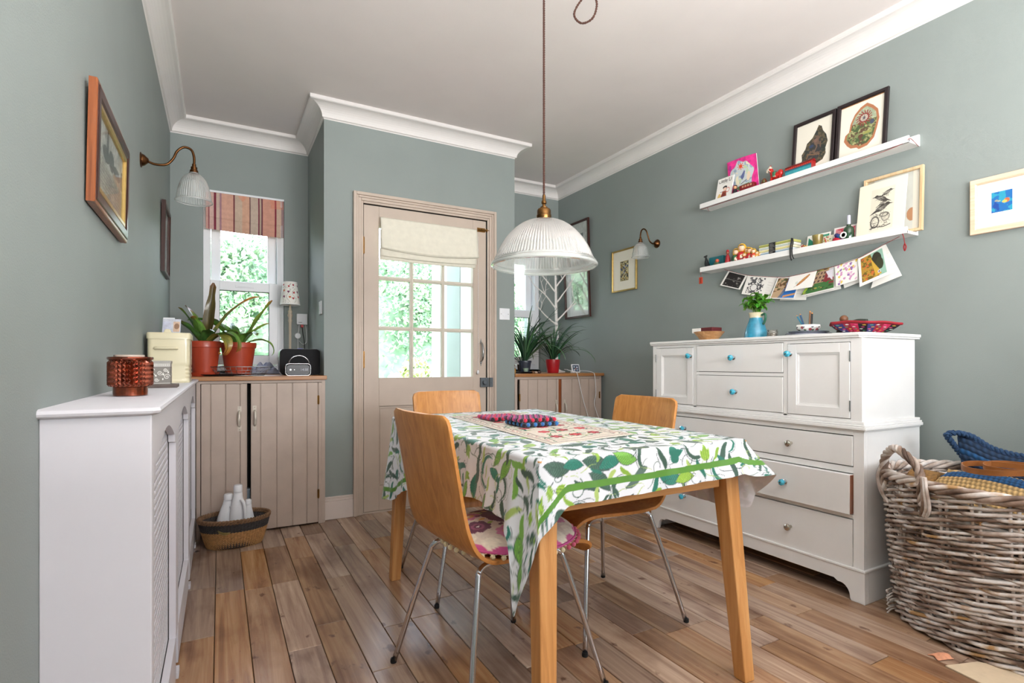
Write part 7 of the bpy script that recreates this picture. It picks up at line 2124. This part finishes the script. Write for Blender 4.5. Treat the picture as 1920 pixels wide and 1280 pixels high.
for (z, a, L, up) in ((1.32, PI*.96, .26, .62), (1.36, .1, .24, .9), (1.46, PI*1.04, .30, .55), (1.52, 5.6, .20, .8), (1.60, PI*.9, .24, .8), (1.66, .3, .22, 1.0), (1.72, PI*1.15, .22, 1.1), (1.80, .7, .18, 1.3)):
    b = MB(); f_ = (z-1.15)/.8
    tree(b, V((tx-.02*f_, ty-.01, z)), V((math.cos(a), math.sin(a)*.5, up)).normalized(), L, .0078, 2, rr_)
    b.build('branch', M_twig, t, smooth=True)
# smart display, flexes
gx_0, gy_0 = 2.59, 3.63
t = thing('smart_display', 'little white tilted gadget with a blue-grey screen on the right alcove worktop', 'gadget', (gx_0, gy_0, WR))
q_ = V((0, .25, 1)).normalized(); uu = V((1, -.10, 0)).normalized()
MB().obox(V((gx_0, gy_0, WR+.037)), uu*.038, q_*.036, uu.cross(q_)*.006).build('case', M_upvc, t, bevel=.005)
c = Can(.060, .056, 60, (70, 84, 104)); c.ell(.016, .040, .006, .006, (200, 210, 220)).ell(.042, .036, .007, .008, (200, 206, 216)).rect(.008, .008, .022, .022, (190, 196, 206)).rect(.034, .010, .05, .020, (170, 180, 196)).ell(.028, .024, .005, .004, (206, 120, 90))
panel('screen', c, V((gx_0, gy_0, WR+.037))-uu*.030-q_*.028+uu.cross(q_)*.0064, uu, q_, M_gloss, t)
MB().obox(V((gx_0, gy_0+.02, WR+.008)), uu*.02, V((0, .02, 0)), V((0, 0, .007))).build('foot', M_upvc, t)
o = MB().tube(spline([(2.50, 3.66, WR+.03), (2.49, 3.60, WR+.028), (2.47, 3.56, WR+.024), (2.505, 3.505, WR+.010), (2.515, 3.49, WR-.03), (2.56, 3.485, .70), (2.62, 3.485, .52), (2.65, 3.487, .35), (2.66, 3.487, .05)], 10), .0028, 8).build('white_flex', M_upvc, smooth=True)
tag(o, 'white flex crossing the right alcove worktop and hanging in front of its right door', 'cable')
o = MB().tube(spline([(2.60, 3.66, WR+.012), (2.65, 3.60, WR+.018), (2.675, 3.51, WR+.006), (2.682, 3.488, WR-.03), (2.69, 3.486, .74), (2.675, 3.486, .66), (2.70, 3.486, .58), (2.74, 3.486, .48), (2.742, 3.486, .30), (2.74, 3.486, .05)], 10), .0028, 8).build('white_flex', M_upvc, smooth=True)
tag(o, 'second white flex hanging from the smart gadget over the cupboard corner', 'cable')

# ================= big log basket =================
BX, BY, RX0, RY0_, RX1, RY1_, BH = 2.440, .785, .232, .355, .318, .388, .56
M_dark_in = plain('basket_shade', (60, 48, 40), .9)
t = thing('log_basket', 'large grey willow basket with twisted handles at the right of the dresser', 'basket', (BX, BY, 0))
def willow(name, cols):
    m, nt, b = newmat(name); setb(b, rough=.55)
    N = nt.nodes; L = nt.links
    tc = N.new('ShaderNodeTexCoord'); nz = N.new('ShaderNodeTexNoise'); nz.inputs['Scale'].default_value = 7; nz.inputs['Detail'].default_value = 5
    oi = N.new('ShaderNodeObjectInfo'); ml = N.new('ShaderNodeVectorMath'); ml.operation = 'SCALE'; ml.inputs[3].default_value = 1
    cb_ = N.new('ShaderNodeCombineXYZ'); m1 = N.new('ShaderNodeMath'); m1.operation = 'MULTIPLY'; m1.inputs[1].default_value = 50
    L.new(oi.outputs['Random'], m1.inputs[0]); L.new(m1.outputs[0], cb_.inputs[0])
    va = N.new('ShaderNodeVectorMath'); va.operation = 'ADD'
    L.new(tc.outputs['Object'], va.inputs[0]); L.new(cb_.outputs[0], va.inputs[1]); L.new(va.outputs[0], nz.inputs['Vector'])
    rp = N.new('ShaderNodeValToRGB'); E = rp.color_ramp.elements
    while len(E) < len(cols): E.new(.5)
    for i, c_ in enumerate(cols): E[i].position = .34+.34*i/(len(cols)-1); E[i].color = l4(c_)
    L.new(nz.outputs[0], rp.inputs[0]); L.new(rp.outputs[0], b.inputs['Base Color'])
    n2 = N.new('ShaderNodeTexNoise'); n2.inputs['Scale'].default_value = 160; L.new(tc.outputs['Object'], n2.inputs['Vector'])
    bp = N.new('ShaderNodeBump'); bp.inputs['Strength'].default_value = .4; bp.inputs['Distance'].default_value = .001
    L.new(n2.outputs[0], bp.inputs['Height']); L.new(bp.outputs[0], b.inputs['Normal'])
    return m
M_wil = willow('grey_willow', [(84, 64, 52), (140, 116, 100), (192, 178, 168), (226, 220, 216), (176, 136, 88)])
def brad(z):
    f = z/BH
    g = f+.10*math.sin(f*PI)
    return RX0+(RX1-RX0)*g, RY0_+(RY1_-RY0_)*g
NS = 26   # upright stakes
rw = random.Random(77)
NROW = 20
for row in range(NROW):
    for ph in range(3):
        z0 = .016+(BH-.045)*row/(NROW-1)
        rx, ry = brad(z0)
        pts = []
        nn = NS*7
        kk = NS/3.0
        kk = 9 if True else kk
        off = rw.uniform(-.003, .003)
        for q in range(nn):
            a = 2*PI*q/nn
            w_ = kk*a+2*PI*ph/3+row*1.3
            rr = .011*math.cos(w_); zz_ = .0105*math.sin(w_)
            pts.append((BX+(rx+rr)*math.cos(a), BY+(ry+rr)*math.sin(a), z0+zz_+off+.002*math.sin(3*a+row)))
        rad = rw.uniform(.0050, .0072)
        MB().tube(pts, rad, 6, closed=True).build('willow_rod', M_wil, t, smooth=True)
for q in range(NS):
    a = 2*PI*q/NS
    b = MB()
    for d in (-.008, .008):
        P_ = []
        for k in range(9):
            z = .005+(BH-.01)*k/8; rx, ry = brad(z)
            P_.append((BX+rx*math.cos(a+d/.3), BY+ry*math.sin(a+d/.3), z))
        b.tube(P_, .0055, 6)
    b.build('stake', M_wil, t, smooth=True)
# rolled border
for ph in range(4):
    pts = []
    for q in range(240):
        a = 2*PI*q/240; w_ = 11*a+PI/2*ph
        pts.append((BX+(RX1+.004+.013*math.cos(w_))*math.cos(a), BY+(RY1_+.004+.013*math.cos(w_))*math.sin(a), BH+.012*math.sin(w_)))
    MB().tube(pts, .0085, 8, closed=True).build('border_rod', M_wil, t, smooth=True)
# base disc
MB().lathe((BX, BY, 0), [(0, .004), (.225, .004), (.228, .02), (0, .02)], 48, sy=1.5).build('basket_base', plain('base_weave', (90, 74, 60), .8, .3, 60), t)
for q in range(9):
    MB().tube([(BX-.17+q*.042, BY-.25, .024), (BX-.17+q*.042, BY+.25, .024)], .006, 6).build('base_rod', M_wil, t, smooth=True)
# handle at the dresser end
def handle(side):
    a0 = 2.44
    a1, a2 = a0-.30, a0+.30
    def rp(a, z, k=1.0):
        rx, ry = brad(min(z, BH)); return V((BX+(rx+.012)*k*math.cos(a), BY+(ry+.012)*k*math.sin(a), z))
    H_ = [rp(a1, BH-.07), rp(a1, BH+.0), rp(a1+.04, BH+.06), rp(a0-.10, BH+.098), rp(a0, BH+.108), rp(a0+.10, BH+.098), rp(a2-.04, BH+.06), rp(a2, BH+.0), rp(a2, BH-.07)]
    S_ = spline(H_, 12)
    for ph in range(4):
        out = []
        for i, p in enumerate(S_):
            d = (S_[min(i+1, len(S_)-1)]-S_[max(i-1, 0)]).normalized(); a = d.cross(V((.5, .2, .1))).normalized(); c_ = d.cross(a)
            th = i*.32+ph*PI/2
            out.append(p+(a*math.cos(th)+c_*math.sin(th))*.0085)
        MB().tube(out, .0072, 7).build('handle_rod', M_wil, t, smooth=True)
    for s_ in (-1, 1):
        aa = a0+s_*.30
        for k in range(3):
            MB().tube(spline([rp(aa+s_*.02+k*.016, BH+.03, 1.02), rp(aa+s_*.05+k*.02, BH-.02, 1.05), rp(aa+s_*.03+k*.03, BH-.075, 1.035), rp(aa-s_*.03+k*.03, BH-.11, 1.0)], 6), .0055, 6).build('handle_lashing', M_wil, t, smooth=True)
handle(1)
# loose split ends at the foot
b = MB(); r = random.Random(6)
for q in range(16):
    a = PI/2*1.25+r.uniform(-.12, .12); rx, ry = brad(.03)
    p = V((BX+rx*math.cos(a), BY+ry*math.sin(a), r.uniform(.02, .10)))
    b.tube(spline([p, p+V((-.02, .015, -.005)), p+V((-.040-r.random()*.02, .012, .01*r.random()-.01))], 3), .003, 5)
o = b.build('frayed_ends', M_wil, t, smooth=True); o['kind'] = 'stuff'

# bags in the basket
def rope_surface(parent, name, fn, nu, nv, rows, cols, rope=.010, solid=.006):
    """coiled straw: relief follows the rows, colour per row"""
    c = np.zeros((nv, nu, 3)); P = np.zeros((nv, nu, 3))
    for j in range(nv):
        v = j/(nv-1); rw_ = v*rows; k = int(min(rows-1, rw_)); fr = rw_-int(rw_)
        for i in range(nu):
            u = i/(nu-1)
            p, n = fn(u, v)
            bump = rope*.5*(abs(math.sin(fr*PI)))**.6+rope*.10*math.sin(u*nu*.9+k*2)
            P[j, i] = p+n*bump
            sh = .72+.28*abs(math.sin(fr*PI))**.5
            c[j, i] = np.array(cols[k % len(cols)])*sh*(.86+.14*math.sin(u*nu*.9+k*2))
    o = grid_mesh(name, P, np.clip(c, 0, 255).reshape(-1, 3), attrmat(name+'_straw', .85) if name+'_straw' not in bpy.data.materials else bpy.data.materials[name+'_straw'], parent)
    if solid: o.modifiers.new('thickness', 'SOLIDIFY').thickness = solid
    return o
NAT, BLU, NVY = (206, 170, 112), (30, 88, 140), (34, 62, 96)
t = thing('straw_bag', 'folded natural and blue striped straw bag with tan leather straps in the log basket', 'bag', (2.40, .78, .40))
def front(u, v):
    # bulging flap lying over the front inside of the basket
    y = 1.035-.62*u
    a = v*PI*.62
    x = 2.30+.20*(1-math.cos(a))*.75-.035*math.sin(u*PI)
    z = .475+.098*math.sin(a)*(1-.25*(2*u-1)**2)+.012*math.sin(u*7)
    # round off the left end
    e = max(0, 1-u/.10); x += .07*e*e; y -= .02*e*e; z -= .05*e*e
    n = V((-math.cos(a), 0, math.sin(a)+.3)).normalized()
    return np.array((x, y, z)), np.array(n)
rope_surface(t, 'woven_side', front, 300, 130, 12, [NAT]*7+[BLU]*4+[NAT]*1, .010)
def back_(u, v):
    y = 1.03-.62*u
    x = 2.52+.08*v; z = .52+.05*math.sin(v*PI)-.03*v
    return np.array((x, y, z)), np.array((0, 0, 1.))
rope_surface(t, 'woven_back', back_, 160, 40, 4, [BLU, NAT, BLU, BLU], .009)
M_leath = plain('tan_leather', (150, 92, 44), .38, .15, 30, .2, 200, coat=.15)
def strap(pts, wd, up, nm='leather_strap'):
    S_ = spline(pts, 12); b = MB(); n = len(S_)
    vs = []; fs = []
    for i, p in enumerate(S_):
        d = (S_[min(i+1, n-1)]-S_[max(i-1, 0)]).normalized()
        s_ = V(up); s_ = (s_-d*s_.dot(d)).normalized(); k = d.cross(s_)
        for (a, e) in ((-1, -1), (1, -1), (1, 1), (-1, 1)): vs.append(p+s_*wd/2*a+k*.002*e)
    for i in range(n-1):
        for j in range(4): fs.append((i*4+j, i*4+(j+1) % 4, (i+1)*4+(j+1) % 4, (i+1)*4+j))
    fs += [(3, 2, 1, 0), (n*4-4, n*4-3, n*4-2, n*4-1)]
    return b.add(vs, fs).build(nm, M_leath, t, smooth='auto')
strap([(2.40, .60, .640), (2.33, .70, .625), (2.30, .80, .610), (2.32, .88, .606), (2.37, .915, .612), (2.42, .89, .618), (2.44, .80, .622), (2.45, .66, .620)], .019, (0, 0, 1))
strap([(2.46, .58, .655), (2.37, .66, .632), (2.34, .76, .618), (2.37, .845, .614), (2.42, .86, .622), (2.47, .80, .626), (2.49, .62, .622)], .017, (0, 0, 1))
t = thing('blue_bag', 'dark blue coiled straw bag with a curled rim at the back of the log basket', 'bag', (2.62, .80, .45))
def rim(u, v):
    y = 1.02-.62*u
    hk = math.exp(-(u/.13)**2)
    x = 2.66-.05*math.sin(u*2.2)+.03*v
    z = .50+.145*v*(1-.25*u)+.065*hk*v
    x -= .05*math.sin(v*PI)*.5+hk*.05*v
    return np.array((x, y+.03*hk*(v-.5), z)), np.array((-.8, 0, .6))
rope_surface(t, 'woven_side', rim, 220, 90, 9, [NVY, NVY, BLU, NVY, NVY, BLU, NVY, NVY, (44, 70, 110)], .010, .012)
pts = spline([(2.665-.012, 1.02, .60), (2.60, 1.045, .672), (2.585, 1.05, .69), (2.60, 1.03, .702), (2.64, .99, .69), (2.66, .93, .648), (2.66, .85, .632), (2.64, .70, .632), (2.62, .52, .640), (2.60, .40, .640)], 20)
b = MB(); twist(b, dense(pts, .004), .011, .016, 8)
b.build('rolled_rim', plain('navy_rope', (36, 66, 100), .85, .35, 200, .5, 400), t, smooth=True)
o = MB().sheet(lambda u, v: (2.36+.16*u-.02*v, 1.10-.10*v, .50+.055*math.sin(u*PI)*(1-.4*v)+.02*v), 24, 20).build('hessian_bundle', plain('brown_hessian', (132, 98, 54), .95, .4, 90, .9, 250), smooth=True, solid=.02)
tag(o, 'rough brown hessian bundle tucked behind the handle in the log basket', 'sack')

# cardboard sheet and small felt scrap by the basket foot
o = MB().prism([(2.06, .84, .0005), (2.02, .60, .0005), (2.02, .30, .0005), (2.42, .30, .0005), (2.30, .62, .0005), (2.18, .80, .0005)], (0, 0, .004)).build('cardboard_sheet', plain('cardboard', (206, 186, 156), .8, .06, 30))
tag(o, 'pale cardboard sheet on the floor under the edge of the log basket', 'cardboard')
o = MB().sheet(lambda u, v: (2.085+.055*u+.01*math.sin(v*5), .90-.035*v-.02*u, .004+.008*math.sin(u*PI)*math.sin(v*PI)), 14, 10).build('felt_scrap', plain('peach_scrap', (214, 150, 116), .9, .2, 60), smooth=True, solid=.003)
tag(o, 'small peach-coloured scrap lying at the tip of the cardboard', 'scrap')
# ---------------- garden ----------------
M_leafc = attrmat('leaf', .6)
def mleaf(name, cols, rough=.5, trans=True):
    m, nt, b = newmat(name); setb(b, rough=rough)
    N = nt.nodes; L = nt.links
    tc = N.new('ShaderNodeTexCoord'); nz = N.new('ShaderNodeTexNoise'); nz.inputs['Scale'].default_value = 9; nz.inputs['Detail'].default_value = 5
    L.new(tc.outputs['Object'], nz.inputs['Vector'])
    rp = N.new('ShaderNodeValToRGB'); E = rp.color_ramp.elements
    while len(E) < len(cols): E.new(.5)
    for i, c in enumerate(cols): E[i].position = .32+.36*i/(len(cols)-1); E[i].color = l4(c)
    L.new(nz.outputs[0], rp.inputs[0]); L.new(rp.outputs[0], b.inputs['Base Color'])
    return m
M_h1 = mleaf('hedge_leaf', [(112, 146, 118), (156, 188, 150), (206, 222, 186)])
M_h2 = mleaf('laurel_leaf', [(160, 176, 110), (196, 208, 146), (226, 230, 186)])
M_h3 = mleaf('shrub_leaf', [(130, 160, 126), (170, 196, 156), (214, 224, 196)])
M_core = plain('hedge_core', (134, 164, 134), .9, .2, 6)
struct(MB().box(-14, 16, YB+.3, 24, -.3, -.16).build('floor_garden', plain('lawn', (150, 172, 110), .9, .2, 6)))
def hedge(name, label, c, s, n, leaf, mat, seed):
    r = random.Random(seed)
    t = thing(name, label, 'hedge', (c[0], c[1], -.16))
    core = MB()
    def f(u, v):
        a = (u-.5)*PI*2; e = (v-.5)*PI
        p = V((math.cos(a)*math.cos(e), math.sin(a)*math.cos(e), math.sin(e)))
        q = V([math.copysign(abs(x)**.6, x) for x in p])
        k = 1+.10*math.sin(a*5+e*3+seed)+.07*math.sin(a*9-e*7)
        return (c[0]+q.x*s[0]*.9*k, c[1]+q.y*s[1]*.9*k, c[2]+q.z*s[2]*.93*k)
    core.sheet(f, 40, 22)
    core.build('core', M_core, t, smooth=True)
    b = MB(); vs = []; fs = []
    for i in range(n):
        a = r.uniform(PI, 2*PI); e = math.asin(r.uniform(-.9, 1))
        p = V((math.cos(a)*math.cos(e), math.sin(a)*math.cos(e), math.sin(e)))
        q = V([math.copysign(abs(x)**.6, x) for x in p])
        k = 1+.10*math.sin(a*5+e*3+seed)+.07*math.sin(a*9-e*7)+r.gauss(0, .035)
        P = V((c[0]+q.x*s[0]*k, c[1]+q.y*s[1]*k, c[2]+q.z*s[2]*k))
        u = V((r.gauss(0, 1), r.gauss(0, 1), r.gauss(0, 1))).normalized()
        w = u.cross(V((r.gauss(0, 1), r.gauss(0, 1), r.gauss(0, 1)))).normalized()
        l = leaf*r.uniform(.6, 1.3)
        j = len(vs)
        vs += [P-u*l, P+w*l*.42, P+u*l, P-w*l*.42]
        fs.append((j, j+1, j+2, j+3))
    b.add(vs, fs)
    o = b.build('foliage', mat, t); o['kind'] = 'stuff'
    return t
hedge('garden_hedge', 'tall clipped green hedge seen through the glazed door', (1.9, 9.2, .9), (3.1, .9, 1.75), 42000, .055, M_h1, 3)
hedge('laurel_bush', 'yellow-green laurel bush low in front of the hedge', (2.75, 7.2, .25), (.75, .6, .72), 9000, .045, M_h2, 5)
hedge('garden_hedge', 'shrubbery seen through the narrow left window', (-1.9, 11.6, .9), (3.0, .9, 1.85), 34000, .065, M_h3, 8)
hedge('low_shrub', 'low shrub left of the bright path outside the left window', (-.55, 6.6, .35), (.55, .4, .62), 3500, .05, M_h1, 12)
t = thing('garden_fence', 'pale timber fence beyond the right alcove window', 'fence', (6.6, 9.2, -.16))
M_fence = wood('pale_fence', [(205, 200, 190), (222, 218, 210), (236, 233, 226)], 'z', .5, .8)
for i in range(16):
    MB().box(5.3+i*.16, 5.3+i*.16+.145, 9.2, 9.222, -.16, 1.75).build('fence_board', M_fence, t)
for z in (.2, 1.4): MB().box(5.3, 7.86, 9.222, 9.27, z, z+.08).build('fence_rail', M_fence, t)
